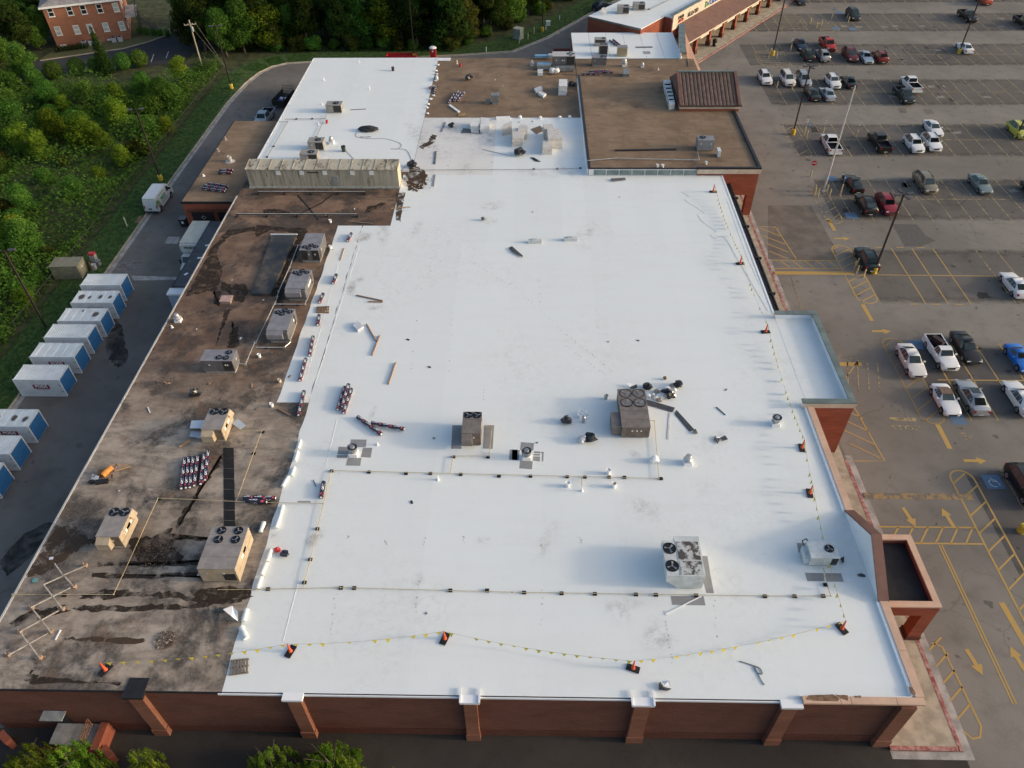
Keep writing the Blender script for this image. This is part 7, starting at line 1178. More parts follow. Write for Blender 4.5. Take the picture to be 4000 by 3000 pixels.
for s_ in (-1, 1):
    for y in (-1.95, 1.95): w = MB(); w.tube((s_*.92-.13, y, .37), (s_*.92+.13, y, .37), .37, TYRE, 16); wo = w.build('wheel', t); MB().tube((s_*.92-.14, y, .37), (s_*.92+.14, y, .37), .2, RIM, 10).build('rim', wo); MB().tube((s_*1.0-.008, y, .42), (s_*1.0+.008, y, .42), .46, PLAS, 16).build('wheel_arch', wo)
MB().box(-.95, .95, -3.05, -2.93, .3, .5, PLAS).build('rear_bumper', t); MB().box(-.35, .1, -3.0, -2.982, .75, .95, PLAS).build('plate_holder', t); MB().box(-.01, .01, -2.995, -2.97, .55, 2.2, GRYM).build('door_gap', t); MB().add([(1.004, -2.9, 2.0), (1.004, -2.1, 1.95), (1.004, -2.5, 1.4), (1.004, -2.9, .9)], [(0, 3, 2, 1)], VG).build('green_wedge', t); MB().hexa([(1.002, -2.5, .8), (1.002, -1.6, .8), (.985, -1.9, 1.7), (.985, -2.4, 1.7)], [(1.008, -2.5, .8), (1.008, -1.6, .8), (.991, -1.9, 1.7), (.991, -2.4, 1.7)], M('van_photo_print', (.36, .28, .22), .5, .5, 6)).build('photo_print', t)
o = link('lettering', text_mesh('NLB', .85, VG, bold=.03), t, (1.012, -.45, 1.45)); o.rotation_euler = (R(90), 0, R(90)); MB().box(1.004, 1.01, -1.5, .6, .92, 1.02, VGR).build('print_line', t); MB().box(.955, .962, -1.6, .4, 2.08, 2.2, VGR).build('print_line', t); MB().box(1.004, 1.01, -1.1, .9, .72, .8, VGR).build('print_line', t); MB().box(-.9, .9, -2.86, -2.84, 2.32, 2.37, VG).build('green_line', t)
# rental box truck
t = thing('box_truck', 'white rental box truck backed up to the loading dock', 'truck', (-43.1, 82.0, .01), math.pi); BX = M('truck_box_white', (.58, .60, .58), .5, .06, 1)
MB().box(-1.22, 1.22, -4.9, .3, 1.0, 3.75, BX).build('cargo_box', t); MB().box(-1.25, 1.25, -4.93, .33, 3.75, 3.8, M('truck_roof', (.50, .50, .44), .6, .08, 1)).build('box_roof', t); MB().box(-1.23, 1.23, .3, .6, 2.6, 3.6, BX).build('cab_over_nose', t)
b = MB(); pf = [(.6, .5), (.6, 2.35), (1.3, 2.4), (1.75, 1.65), (2.7, 1.4), (2.8, .5)]; n_ = len(pf); b.add([(s_*1.05, y, z) for s_ in (-1, 1) for y, z in pf], [tuple(range(n_))[::-1], tuple(range(n_, 2*n_))]+[(i, (i+1) % n_, n_+(i+1) % n_, n_+i) for i in range(n_)], BX); b.build('cab', t)
MB().add([(-.95, 1.33, 2.33), (.95, 1.33, 2.33), (.98, 1.72, 1.7), (-.98, 1.72, 1.7)], [(0, 3, 2, 1)], CGLASS).build('windshield', t, (0, .02, .02))
for s_ in (-1, 1):
    MB().box(s_*1.055-.006, s_*1.055+.006, .75, 1.4, 1.5, 2.2, CGLASS).build('side_window', t); MB().box(s_*1.3-.1, s_*1.3+.1, 1.5, 1.6, 1.5, 2.1, PLAS).build('mirror', t)
    for y in (-3.6, 1.75): w = MB(); w.tube((s_*.95-.15, y, .45), (s_*.95+.15, y, .45), .45, TYRE, 16); wo = w.build('wheel', t); MB().tube((s_*.95-.16, y, .45), (s_*.95+.16, y, .45), .24, RIM, 10).build('rim', wo)
MB().box(-.5, .5, 2.8, 2.83, .7, 1.2, PLAS).build('grille', t); MB().box(-1.1, 1.1, 2.8, 2.95, .4, .65, CHROME).build('front_bumper', t)
o = link('lettering', text_mesh('PENSKE', .42, DKL, bold=.018), t, (0, .608, 3.2)); o.rotation_euler = (R(90), 0, math.pi); o = link('lettering', text_mesh('Truck Rental', .19, VGR), t, (0, .608, 2.85)); o.rotation_euler = (R(90), 0, math.pi)
p = q('A2', 1600, 290); t = thing('wheelie_bin', 'dark bin with white sticker beside the loading door pier', 'bin', (p.x, p.y, 0)); MB().hexa([(-.4, -.4, 0), (.4, -.4, 0), (.4, .4, 0), (-.4, .4, 0)], [(-.5, -.5, 1.2), (.5, -.5, 1.2), (.5, .5, 1.2), (-.5, .5, 1.2)], PLAS).build('body', t); MB().box(-.52, .52, -.52, .52, 1.2, 1.28, GRYD).build('lid', t); MB().box(-.15, .2, -.5, -.47, .6, .95, WPR).build('sticker', t)
p = q('C1', 1745, 405); t = thing('litter_bin', 'black litter bin with white label under the far arcade', 'bin', (p.x, p.y, .15)); MB().lathe((0, 0, 0), [(.4, 0), (.45, 1.0), (.5, 1.05), (.5, 1.25), (.1, 1.5)], BLK, 12).build('body', t); MB().box(.1, .35, -.47, -.44, .4, .7, WPR).build('label_plate', t)
# ================================================================== LAMP POSTS, POLES, SIGNS
POLEM = M('dark_bronze_pole', (.035, .024, .022), .5, .15, 2); YBASE = M('yellow_concrete', (.60, .42, .05), .75, .15, 3); HEADM = M('lamp_head', (.06, .06, .065), .4, .1, 3)
def lamp(label, t, x, y, h=11.2, heads=4, base=True, z=0):
    p = q(t, x, y); l_ = thing('lamp_post', label, 'lamp post', (p.x, p.y, z))
    if base: MB().lathe((0, 0, 0), [(.36, 0), (.36, .85), (.3, .9), (.02, .9)], YBASE, 14).build('concrete_base', l_)
    pl = MB(); pl.box(-.09, .09, -.09, .09, .5 if base else 0, h, POLEM); pl.build('pole', l_)
    for k in range(heads):
        a = 6.283*k/heads+.2; c_, s_ = math.cos(a), math.sin(a); ar = MB(); ar.tube((0, 0, h-.1), (c_*.45, s_*.45, h-.05), .04, POLEM); hd = ar.build('arm', l_)
        hm = MB(); hm.box(-.36, .36, -.18, .18, -.07, .09, HEADM); hm.box(-.3, .3, -.14, .14, -.085, -.071, HEADL); ho = hm.build('lamp_head', l_, (c_*.8, s_*.8, h-.03), a)
lamp('four headed lamp post beside far arcade with bollards', 'D1', 38, 478); lamp('four headed lamp post by the row of signs', 'D1', 213, 1162); lamp('lamp post behind which a white sedan stands', 'D1', 1648, 462); lamp('lamp post at right edge beside lime car', 'D1', 2143, 1190); lamp('four headed lamp post at the teal SUV', 'D2', 912, 700); lamp('lamp post cut off at right edge near dark car', 'D3', 2185, 1275, 11.2)
lamp('lamp post on left verge above the white van', 'A1', 1392, 1560, 11.2, 2); lamp('lamp post on left verge near the bend of drive', 'A1', 2002, 768, 11.2, 2); lamp('leaning lamp post behind the containers', 'A2', 400, 1170, 10.8, 2, False); lamp('lamp post in front of trees behind the back roof', 'B1', 1372, 505, 11.5, 2); lamp('lamp post on back verge beside transformer', 'C1', 262, 272, 11.5, 2)
p = q('D1', 478, 1655); t = thing('flagpole', 'tall bare pale grey flagpole beside the stop sign', 'flagpole', (p.x, p.y, 0)); FP = M('flagpole_metal', (.56, .55, .52), .5, .1, 3); MB().tube((0, 0, 0), (0, 0, 15.5), .15, FP, 10, .09).build('pole', t); MB().lathe((0, 0, 15.5), [(.06, 0), (.12, .1), (.01, .2)], FP, 8).build('finial', t); MB().lathe((0, 0, 0), [(.3, 0), (.25, .2), (.1, .3)], FP, 10).build('collar', t)
BOL = M('worn_yellow_bollard', (.52, .43, .22), .7, .2, 4)
def boll(l, t, x, y, h=1.15, sign=None, sh=2.3):
    p = q(t, x, y); o = thing('sign_post' if sign else 'bollard', l, 'sign' if sign else 'bollard', (p.x, p.y, 0), 0, None if sign else 'yellow bollards in the lot')
    MB().lathe((0, 0, 0), [(.1, 0), (.1, h), (.07, h+.05), (.01, h+.07)], BOL, 10).build('bollard_tube' if sign else 'tube', o); MB().lathe((0, 0, 0), [(.15, 0), (.12, .06), (.02, .07)], CONCG, 8).build('footing', o)
    if sign:
        MB().tube((0, 0, h), (0, 0, sh), .03, STEEL, 6).build('post', o)
        if sign == 'stop':
            s_ = MB(); s_.add([(.42*math.cos(R(22.5+45*k)), y_, sh+.42*math.sin(R(22.5+45*k))) for y_ in (-.05, -.03) for k in range(8)], [tuple(range(8)), tuple(range(15, 7, -1))]+[(k, 8+k, 8+(k+1) % 8, (k+1) % 8) for k in range(8)], M('stop_red', (.42, .02, .03), .4)); so = s_.build('plate', o); tx = link('lettering', text_mesh('STOP', .26, WPR, bold=.01), so, (0, -.056, sh)); tx.rotation_euler = (R(90), 0, 0)
        else:
            m_ = M('sign_blue', (.03, .16, .42), .4) if sign == 'blue' else M('sign_white', (.62, .64, .62), .4); po = MB().box(-.17, .17, -.05, -.035, sh-.35, sh+.2, m_).build('plate', o); MB().box(-.08, .08, -.056, -.051, sh-.15, sh+.08, WPR if sign == 'blue' else VGR).build('pictogram', po)
for l, t, x, y, s_ in (('red stop sign on a yellow bollard base', 'D1', 365, 1530, 'stop'), ('blue wheelchair sign by the row lamp post', 'D1', 330, 1190, 'blue'), ('grey backed sign left of the blue wheelchair sign', 'D1', 312, 1155, 'white'), ('white sign above the white pickup under flagpole', 'D1', 472, 1165, 'white'), ('white sign left of the black pickup', 'D1', 762, 1182, 'white'), ('blue sign left of the black sedan tail lamps', 'D1', 630, 1655, 'blue'), ('blue sign on post left of white grey minivan', 'D1', 75, 760, 'blue'), ('blue sign by dark green minivan', 'D1', 548, 165, 'blue'), ('white sign on post before silver minivan', 'D1', 208, 765, 'white'), ('white sign on post left of dark blue sedan', 'D1', 193, 440, 'white')): boll(l, t, x, y, sign=s_)
for l, t, x, y in (('yellow bollard at dark green minivan, left of two', 'D1', 680, 170), ('yellow bollard at dark green minivan, right of two', 'D1', 692, 192), ('yellow bollard in far hatched island, left', 'D1', 365, 205), ('yellow bollard in far hatched island, middle', 'D1', 418, 240), ('yellow bollard in far hatched island, right', 'D1', 460, 220), ('yellow bollard left of lamp base by the arcade', 'D1', 5, 500), ('yellow bollard right of lamp base by the arcade', 'D1', 72, 500), ('yellow bollard behind lamp base by the arcade', 'D1', 20, 470), ('yellow bollard left of teal SUV, nearest lane', 'D2', 742, 665), ('yellow bollard left of teal SUV, second', 'D2', 765, 640), ('yellow bollard below teal SUV on hump end', 'D2', 762, 705), ('yellow bollard beside the lamp base of teal SUV', 'D2', 822, 738), ('yellow bollard below stop island, left', 'D2', 400, 30), ('yellow bollard below stop island, leaning middle', 'D2', 428, 40), ('yellow bollard below stop island, right', 'D2', 528, 40), ('yellow bollard beside black SUV', 'D2', 622, 28), ('yellow bollard below flagpole foot, left', 'D1', 402, 1660), ('yellow bollard below flagpole foot, right', 'D1', 505, 1660)): boll(l, t, x, y)
# utility pole
t = thing('utility_pole', 'grey wooden utility pole with crossarms and wires', 'utility pole', (-64.6, 150.9, 0)); UP = M('grey_pole_wood', (.36, .31, .24), .85, .15, 3); MB().tube((0, 0, 0), (0, 0, 8.6), .17, UP, 10, .12).build('pole', t); MB().box(-1.1, 1.1, -.06, .06, 7.7, 7.85, UP, .3).build('crossarm', t)
for x in (-1, -.3, .4, 1): MB().lathe((x, x*.3, 7.85), [(.05, 0), (.07, .12), (.01, .2)], GRYM, 8).build('insulator', t)
MB().lathe((.3, -.2, 6.6), [(.22, 0), (.22, .8), (.05, .9)], GRYM, 10).build('transformer_can', t)
w = MB()
for a, b_ in (((1, .3, 7.9), (6.5, -3.5, 0)), ((.1, 0, 7.4), (6.7, -3.7, 0))): w.tube(a, b_, .025, ROPE, 4)
w.build('guy_wire', t)
# chain link fence on the verge
def fence(l, pts, h=1.8):
    f = thing('chain_link_fence', l, 'fence', (pts[0][0], pts[0][1], .05)); o = Vector((pts[0][0], pts[0][1])); FM = M('fence_steel', (.085, .09, .08), .5, .2, 3, metal=.5)
    for a, b_ in zip(pts, pts[1:]):
        a, b_ = Vector(a)-o, Vector(b_)-o; n_ = max(1, int((b_-a).length/3)); MB().tube((a.x, a.y, h), (b_.x, b_.y, h), .03, FM, 5).build('top_rail', f)
        for k in range(n_): p = a.lerp(b_, k/n_); MB().tube((p.x, p.y, 0), (p.x, p.y, h), .035, FM, 6).build('post', f)
        wm_ = MB(); d = (b_-a); L = d.length; u = d.normalized(); st_ = .6; m_ = int(L/st_)
        for k in range(m_):
            p = a+u*(k*st_)
            wm_.tube((p.x, p.y, .1), (p.x+u.x*st_, p.y+u.y*st_, h), .004, FM, 3, caps=False); wm_.tube((p.x, p.y, h), (p.x+u.x*st_, p.y+u.y*st_, .1), .004, FM, 3, caps=False)
        wm_.build('wire_mesh', f)
fence('chain link fence between grass verge and thicket', [(-59.8, 68), (-59.5, 86), (-59.6, 102), (-59.1, 120), (-58.8, 137), (-58.0, 147)])
# ================================================================== VEGETATION
def leafmat(name, c1, c2, c3=None):
    m = bpy.data.materials.new(name); m.use_nodes = True; nt = m.node_tree; nt.nodes.clear(); MATS[name] = m
    g = ND(nt, 'ShaderNodeNewGeometry'); oi = ND(nt, 'ShaderNodeObjectInfo'); pos = g.outputs['Position']
    f = ramp(nt, noise(nt, pos, .55, 4, .65), .32, .68); col = mixc(nt, f, c1, c2)
    col = mixc(nt, mth(nt, 'MULTIPLY', ramp(nt, noise(nt, pos, 2.2, 3, .6), .5, .75), .55), col, c3 or tuple(c*1.5 for c in c2))
    hs = ND(nt, 'ShaderNodeHueSaturation'); nt.links.new(col, hs.inputs['Color'])
    k = ND(nt, 'ShaderNodeMapRange', i={'To Min': .62, 'To Max': 1.3}); nt.links.new(oi.outputs['Random'], k.inputs[0]); nt.links.new(k.outputs[0], hs.inputs['Value'])
    k2 = ND(nt, 'ShaderNodeMapRange', i={'To Min': .488, 'To Max': .535}); nt.links.new(mth(nt, 'FRACT', mth(nt, 'MULTIPLY', oi.outputs['Random'], 7.3)), k2.inputs[0]); nt.links.new(k2.outputs[0], hs.inputs['Hue'])
    d = ND(nt, 'ShaderNodeBsdfDiffuse'); t = ND(nt, 'ShaderNodeBsdfTranslucent'); mx = ND(nt, 'ShaderNodeMixShader', i={0: .42}); o = ND(nt, 'ShaderNodeOutputMaterial')
    nt.links.new(hs.outputs[0], d.inputs[0]); nt.links.new(hs.outputs[0], t.inputs[0]); nt.links.new(d.outputs[0], mx.inputs[1]); nt.links.new(t.outputs[0], mx.inputs[2]); nt.links.new(mx.outputs[0], o.inputs[0]); return m
LG = leafmat('mid_green_leaves', (.066, .138, .023), (.130, .235, .040), (.21, .30, .055)); LD = leafmat('dark_forest_leaves', (.022, .046, .012), (.050, .088, .019), (.085, .12, .024)); LY = leafmat('yellow_green_leaves', (.105, .165, .017), (.195, .262, .028), (.30, .33, .036)); LB = leafmat('olive_brown_leaves', (.055, .070, .016), (.115, .120, .026), (.15, .14, .035)); LW = leafmat('weed_leaves', (.070, .130, .021), (.145, .222, .037), (.19, .215, .045))
BARK = M('tree_bark', (.10, .08, .06), .95, .3, 3)
def crown(lobes, nleaf, size, m, seed, shell=.55, up=.35):
    rnd = random.Random(seed); b = MB(); vol = [r[0]*r[1]*r[2] for _, r in lobes]; tot = sum(v**.67 for v in vol)
    vs, fs = [], []
    for (c, r), v in zip(lobes, vol):
        for _ in range(int(nleaf*v**.67/tot)):
            while True:
                d = Vector((rnd.gauss(0, 1), rnd.gauss(0, 1), rnd.gauss(0, 1)))
                if d.length > .1: d.normalize(); break
            k = 1-(1-shell)*rnd.random()**1.6; k *= rnd.choice((1, 1, 1, 1.12, .9)); p = Vector((c[0]+d.x*r[0]*k, c[1]+d.y*r[1]*k, c[2]+d.z*r[2]*k))
            n_ = (d+Vector((rnd.gauss(0, .55), rnd.gauss(0, .55), rnd.gauss(0, .55)+up))).normalized(); a = n_.orthogonal().normalized(); a.rotate(Matrix.Rotation(rnd.uniform(0, 6.28), 3, n_)); bt = n_.cross(a); s = size*rnd.uniform(.55, 1.35); i = len(vs)
            vs += [p-a*s, p-bt*s*.55, p+a*s, p+bt*s*.55]; fs.append((i, i+1, i+2, i+3))
    b.add(vs, fs, m); return b.mesh('crown')
def lob(n_, R_, H0, H1, rl, seed, cone=False, flat=1.):
    rnd = random.Random(seed); L = []
    for i in range(n_):
        f = (i+.5)/n_; z = H0+(H1-H0)*f; w = R_*((1-f*.85) if cone else math.sin(math.pi*(.18+.74*f))**.8); a = i*2.4+rnd.uniform(-.4, .4); rr_ = w*rnd.uniform(.25, .8); k = rl*rnd.uniform(.7, 1.2)*(1-.45*f if cone else 1)
        L.append(((rr_*math.cos(a), rr_*math.sin(a), z), (k, k, k*.85*flat)))
    return L
def trunk(h, r, seed, limbs=6):
    rnd = random.Random(seed); b = MB(); p = Vector((0, 0, 0)); pts = [p]
    for i in range(5): p = p+Vector((rnd.uniform(-.15, .15), rnd.uniform(-.15, .15), h/5)); pts.append(p)
    for i in range(5): b.tube(pts[i], pts[i+1], r*(1-i*.16), BARK, 8, r*(1-(i+1)*.16), caps=False)
    for k in range(limbs):
        s = pts[2+k % 3]; a = k*2.4+rnd.uniform(0, 1); e = s+Vector((math.cos(a)*h*.28, math.sin(a)*h*.28, h*.22)); b.tube(s, e, r*.4, BARK, 6, r*.12, caps=False)
    return b.mesh('trunk')
TR = {'oak': [(crown(lob(13, 3.6, 3.6, 11.5, 1.9, s), 8000, .22, LD, s), trunk(9, .28, s)) for s in (1, 2, 3)], 'tall': [(crown(lob(16, 3.0, 3.0, 15.0, 1.7, s), 8400, .23, LD, s), trunk(12, .3, s)) for s in (11, 12, 13)],
      'pine': [(crown(lob(18, 3.0, 2.0, 15.5, 1.5, s, True, .7), 7600, .20, LD, s), trunk(14.5, .26, s, 8)) for s in (21, 22)], 'lit': [(crown(lob(13, 3.0, 2.2, 9.5, 1.6, s), 7400, .19, LG, s), trunk(7.5, .2, s)) for s in (31, 32, 33)],
      'brown': [(crown(lob(12, 2.6, 1.5, 7.5, 1.4, s), 6000, .17, LB, s), trunk(6, .16, s)) for s in (41, 42)], 'young': [(crown(lob(9, 1.6, .9, 4.8, 1.0, s), 4400, .13, LY, s), trunk(4, .09, s)) for s in (51, 52, 53)],
      'bush': [(crown(lob(8, 1.5, .5, 2.5, .85, s), 3200, .115, LG, s), trunk(1.8, .06, s)) for s in (61, 62, 63)], 'scrub': [(crown(lob(8, 1.5, .4, 2.0, .75, s), 2800, .11, LB, s), trunk(1.4, .05, s)) for s in (71, 72)],
      'round': [(crown([((0, 0, 1.0), (1.0, 1.0, .95))], 2600, .085, LG, s, .85, .1), trunk(1.0, .06, s)) for s in (81,)], 'cone': [(crown([((0, 0, .9+1.0*i), (1.35*(1-i/7.2), 1.35*(1-i/7.2), .95)) for i in range(7)], 4200, .13, LD, 91, .75, .2), trunk(5.5, .14, 91))]}
def sprig(seed):
    rnd = random.Random(seed); L = []
    for i in range(40): a, r_ = i*2.4, 1.7*math.sqrt(rnd.random()); hh = (1-r_/2.6)*5.6*rnd.uniform(.7, 1.05); L.append(((r_*math.cos(a), r_*math.sin(a), hh-.7), (.17, .17, .8)))
    return L+lob(5, 1.1, .6, 2.2, .7, seed)
TR['sprig'] = [(crown(sprig(s), 8200, .06, LY, s, .2, .6), trunk(4, .08, s)) for s in (95, 96, 97)]
TRI = {k: 0 for k in TR}
rv = random.Random(99)
def plant(kind, x, y, h, label, cat='tree', grp=None, name='tree', w=1., z=0):
    v = TR[kind]; cr, tk = v[TRI[kind] % len(v)]; TRI[kind] += 1; base = {'oak': 13.2, 'tall': 16.6, 'pine': 16.5, 'lit': 11, 'brown': 8.8, 'young': 5.7, 'bush': 3.2, 'scrub': 2.6, 'round': 2.0, 'cone': 7.0, 'sprig': 5.6}[kind]; s = h/base
    o = thing(name, label, cat, (x, y, z), rv.uniform(0, 6.28), grp); c = link('crown', cr, o); t = link('trunk', tk, o)
    for e in (c, t): e.scale = (s*w, s*w, s)
    return o
# wood behind the store
G1 = 'trees of the wood behind the store'
for i in range(54):
    f = i/53; row = i % 3
    x = -62+f*78+rv.uniform(-1.4, 1.4); yb = (160.5 if x < -15 else 160.5+(x+15)*1.25)
    if x < -50: yb = 157+(-50-x)*.3
    y = yb+(1.2, 7, 14)[row]+rv.uniform(-1.5, 1.5); x += (0, 1, -1)[row]
    if x < -60 and y > 166: continue
    kd = ('lit', 'tall', 'oak', 'lit', 'pine', 'tall', 'oak', 'brown')[rv.randrange(8)] if row == 0 else ('tall', 'oak', 'pine')[i % 3]; h = {'lit': rv.uniform(8, 12), 'tall': rv.uniform(13, 18), 'oak': rv.uniform(10, 14), 'pine': rv.uniform(13, 17), 'brown': rv.uniform(6, 9)}[kd]
    plant(kd, x, y, h, {'lit': 'mid green leafy tree at the edge of the wood behind the store', 'tall': 'tall dark tree in the wood behind the store', 'oak': 'broad dark tree in the wood behind the store', 'pine': 'dark pointed tree in the wood behind the store', 'brown': 'olive brown bushy tree at the edge of the wood'}[kd], grp=G1, w=1.1)
for x, y, h, kd, l in ((-29, 161.5, 9.5, 'young', 'bright yellow green tree behind the white back roof'), (-13.5, 164, 9, 'brown', 'olive tree behind the red portable toilet'), (-53, 160, 9, 'young', 'yellow green tree by the bend of the drive')): plant(kd, x, y, h, l, w=1.3)
for i in range(22):
    x = -58+i*3.5+rv.uniform(-1, 1); yb = (159.3 if x < -15 else 159.3+(x+15)*1.25); plant('bush' if i % 3 else 'scrub', x, yb+rv.uniform(0, 1), rv.uniform(2, 3.4), 'low shrub at the foot of the wood behind the store', 'shrub', 'shrubs at the foot of the wood', 'shrub', 1.3)
# trees right of the office and round it
for i, (x, y, h, kd) in enumerate(((-66, 158, 12, 'oak'), (-62, 161, 13, 'tall'), (-68, 165, 14, 'oak'), (-63, 168, 15, 'tall'), (-58, 158, 11, 'lit'), (-57, 164, 13, 'oak'), (-67, 173, 14, 'tall'), (-72, 168, 11, 'lit'), (-60, 175, 15, 'tall'), (-61, 156, 10, 'lit'), (-69.5, 160.5, 10, 'brown'))): plant(kd, x, y, h, 'tree between the office drive and the service drive', grp='trees by the office drive', w=1.1)
for i, (x, y, h, kd) in enumerate(((-103, 157, 11, 'oak'), (-106, 163, 13, 'tall'), (-110, 155, 12, 'oak'), (-113, 165, 14, 'tall'), (-108, 171, 14, 'oak'), (-118, 158, 12, 'oak'), (-104, 150, 9, 'lit'), (-110, 147, 9, 'lit'), (-117, 148, 10, 'oak'), (-124, 152, 11, 'oak'), (-101.5, 163, 8, 'lit'), (-121, 168, 14, 'tall'), (-127, 162, 13, 'oak'))): plant(kd, x, y, h, 'dark tree left of the orange brick office', grp='trees left of the office', w=1.15)
for i, (x, y, h) in enumerate(((-101, 141, 8), (-105, 136, 8.5), (-99, 134, 7.5), (-108, 141, 8))): plant('brown', x, y, h, 'olive brown tree at the left picture edge before the office', grp='olive trees before the office', w=1.2)
for i, (px_, py_, r_) in enumerate(((320, 730, 1.5), (485, 680, 1.65), (685, 640, 1.55), (842, 620, 1.35), (1082, 600, 1.6), (1222, 575, 1.6))):
    p = q('A1', px_, py_); plant('round', p.x, p.y, r_*2, 'clipped round bush on the office hedge line, %s from the left' % ('first', 'second', 'third', 'fourth', 'fifth', 'sixth')[i], 'shrub', 'clipped round bushes', 'round_bush')
p = q('A1', 930, 640); plant('cone', p.x, p.y, 8.0, 'tall conical evergreen in front of the office car park', w=1.15)
hd = MB(); hs_ = thing('clipped_hedge', 'low clipped hedge along the foot of brick office', 'hedge', (-97, 158.6, 0), R(21.7)); hm = crown([((i*.7, 0, .55), (.55, .7, .6)) for i in range(9)], 2600, .09, LD, 5, .8, .2); link('foliage', hm, hs_); link('stems', trunk(.5, .05, 5, 4), hs_)
p = q('A1', 350, 430); plant('lit', p.x, p.y, 5, 'flowering leafy shrub left of the office corner', 'shrub', w=1.2)
for k in range(5): plant('bush', -83.5+k*1.6, 168.6-k*.3, 1.6, 'low shrub in the bed below the office stair', 'shrub', 'shrubs below the office stair', 'shrub')
# thicket left of the verge
def gap(x, y): return ((x+71)/9)**2+((y-108)/11)**2 < 1 or ((x+66)/4)**2+((y-92)/6)**2 < 1
cnt = 0
for i in range(900):
    if cnt >= 330: break
    y = rv.uniform(30, 148); x = rv.uniform(-61.5-.0*y, -66-.42*y) if y > 60 else rv.uniform(-61.3, -84)
    if x > -62.2 and rv.random() < .5: continue
    if gap(x, y) and rv.random() < .86: continue
    if y > 138 and x < -68 and x > -96 and y > 139+(-68-x)*-.12: continue
    r_ = rv.random(); cnt += 1
    if r_ < .47: plant('bush', x, y, rv.uniform(2.0, 4.0), 'leafy green bush in the thicket left of the drive', 'bush', 'thicket bushes', 'bush', rv.uniform(1.1, 1.6))
    elif r_ < .68: plant('scrub', x, y, rv.uniform(1.6, 3.0), 'olive brown bush in the thicket left of the drive', 'bush', 'thicket bushes', 'bush', rv.uniform(1.2, 1.7))
    elif r_ < .9: plant('young', x, y, rv.uniform(3.2, 5.6), 'yellow green young tree in the thicket left of the drive', 'tree', 'thicket young trees', 'young_tree', rv.uniform(1.1, 1.5))
    else: plant('lit', x, y, rv.uniform(5, 7.5), 'taller green tree in the thicket left of the drive', 'tree', 'thicket trees', 'tree', 1.25)
for t0, x, y, h, l in (('A1', 500, 1230, 6.2, 'bright green tree above the dark hollow, left'), ('A1', 745, 1290, 6.0, 'bright green tree above the dark hollow, right'), ('A1', 380, 1380, 5.2, 'leafy tree left of the dark hollow'), ('A1', 1085, 1430, 3.8, 'bright small tree right of the dark hollow'), ('A1', 880, 1560, 2.6, 'pale leafy sapling below the dark hollow'), ('A2', 250, 1010, 3.2, 'yellow sapling beside the leaning lamp post'), ('A1', 1460, 1160, 3.4, 'round green bush near the fence line')):
    p = q(t0, x, y); plant('young', p.x, p.y, h, l, w=1.35, name='young_tree')
def scatter(name, label, area, n_, size, m, seed, hh=.5, skip=None):
    rnd = random.Random(seed); b = MB(); vs, fs = [], []
    while len(fs) < n_:
        x, y = rnd.uniform(area[0], area[1]), rnd.uniform(area[2], area[3])
        if skip and skip(x, y): continue
        z = .02+hh*rnd.random()**1.7*(1+.9*math.sin(x*.35+2)*math.sin(y*.31)); z = max(z, .02); nrm = Vector((rnd.gauss(0, .6), rnd.gauss(0, .6), 1)).normalized(); a = nrm.orthogonal(); a.rotate(Matrix.Rotation(rnd.uniform(0, 6.28), 3, nrm)); bt = nrm.cross(a); s = size*rnd.uniform(.5, 1.4); p = Vector((x, y, z)); i = len(vs); vs += [p-a*s, p-bt*s*.5, p+a*s, p+bt*s*.5]; fs.append((i, i+1, i+2, i+3))
    b.add(vs, fs, m); o = b.build(name); o['kind'] = 'stuff'; tag(o, label, 'undergrowth'); return o
scatter('undergrowth', 'weedy green undergrowth covering the thicket floor', (-125, -60.2, 25, 152), 150000, .17, LW, 3, 2.6, lambda x, y: (x < -63-.46*y-6) or (y > 141 and -98 < x < -66) or (gap(x, y) and random.Random(int(x*977+y*131)).random() < .45))
scatter('undergrowth', 'dark leafy undergrowth on the wood floor', (-60, 22, 158, 200), 16000, .24, LD, 4, .6, lambda x, y: x > -17 and y < 161+(x+17)*1.3)
gs = random.Random(8); b = MB(); vs, fs = [], []
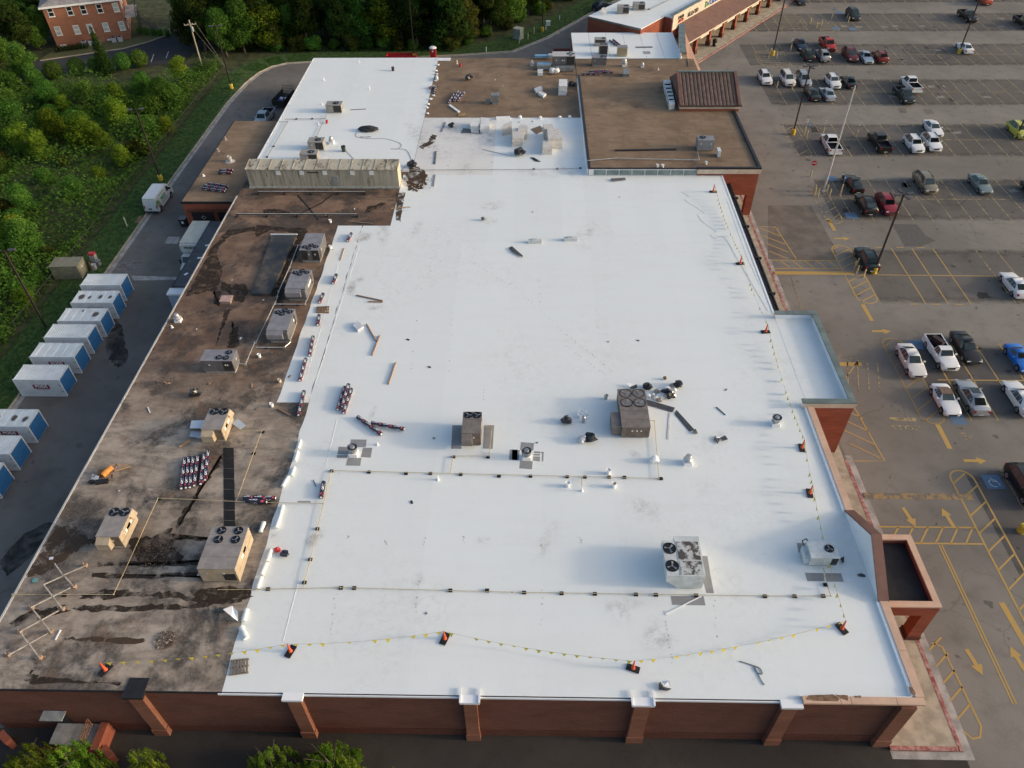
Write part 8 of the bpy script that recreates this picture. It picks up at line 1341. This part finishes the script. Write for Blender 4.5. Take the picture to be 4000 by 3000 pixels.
while len(fs) < 30000:
    if gs.random() < .72: x, y = gs.uniform(-59.7, -55), gs.uniform(38, 147)
    else:
        k = gs.randrange(5, 14); a, c = Vector(KERB[k]), Vector(KERB[k+1]); f_ = gs.random(); p = a.lerp(c, f_); dn = (c-a).normalized(); w_ = gs.uniform(.3, 4.5); x, y = p.x-dn.y*w_, p.y+dn.x*w_
    hgt = gs.uniform(.05, .14); a = gs.uniform(0, 6.28); i = len(vs); dx, dy = math.cos(a)*.05, math.sin(a)*.05; vs += [(x-dx, y-dy, .09), (x+dx, y+dy, .09), (x+gs.uniform(-.05, .05), y+gs.uniform(-.05, .05), .09+hgt)]; fs.append((i, i+1, i+2))
b.add(vs, fs, leafmat('grass_blades', (.035, .085, .012), (.070, .135, .024), (.10, .15, .03))); o = b.build('grass'); o['kind'] = 'stuff'; tag(o, 'short mown grass on the verge beside the service drive', 'grass')
# trees in front of the building, only their tops in view
for i, (t0, x, y, yy, w, l) in enumerate((('A4', 60, 1470, 19.4, 1.3, 'treetop in the bottom left picture corner'), ('A4', 420, 1440, 19.3, 1.2, 'treetop before the brick ramp'), ('A4', 1100, 1475, 19.5, .95, 'thin treetop right of the ramp'), ('A4', 1240, 1560, 19.2, .7, 'small treetop beside the thin one right of ramp'), ('B4', 60, 1490, 19.3, 1.2, 'round treetop below the first white pilaster'), ('B4', 560, 1450, 19.2, 1.25, 'spreading treetop right of the first white pilaster'), ('B4', 1180, 1640, 19.2, .6, 'barely visible treetop at bottom centre'), ('A4', 2140, 1540, 19.4, .9, 'small treetop left of the first white pilaster'), ('A4', 760, 1560, 19.3, .9, 'treetop between two brick wall stubs'), ('B4', 760, 1560, 19.1, .8, 'small treetop at the right end of bottom trees'), ('A4', 230, 1490, 19.5, 1.1, 'bushy treetop between corner treetop and ramp'), ('A4', 320, 1570, 19.2, 1.0, 'low treetop just left of the ramp wall stub'), ('A4', 130, 1560, 19.2, 1.1, 'low treetop near the bottom left corner'), ('A4', 520, 1590, 19.2, .9, 'low treetop below the ramp wall'), ('B4', 330, 1600, 19.3, .9, 'low treetop between two treetops under the pilaster'), ('B4', 450, 1520, 19.5, 1.0, 'pointed treetop left of the spreading treetop'), ('B4', 670, 1540, 19.4, .9, 'pointed treetop right of the spreading treetop'))):
    h = qy(t0, x, y, yy).z; xx = qy(t0, x, y, yy).x; plant('sprig', xx, yy, h+.15, l, grp='treetops along the bottom edge', w=w*.8)
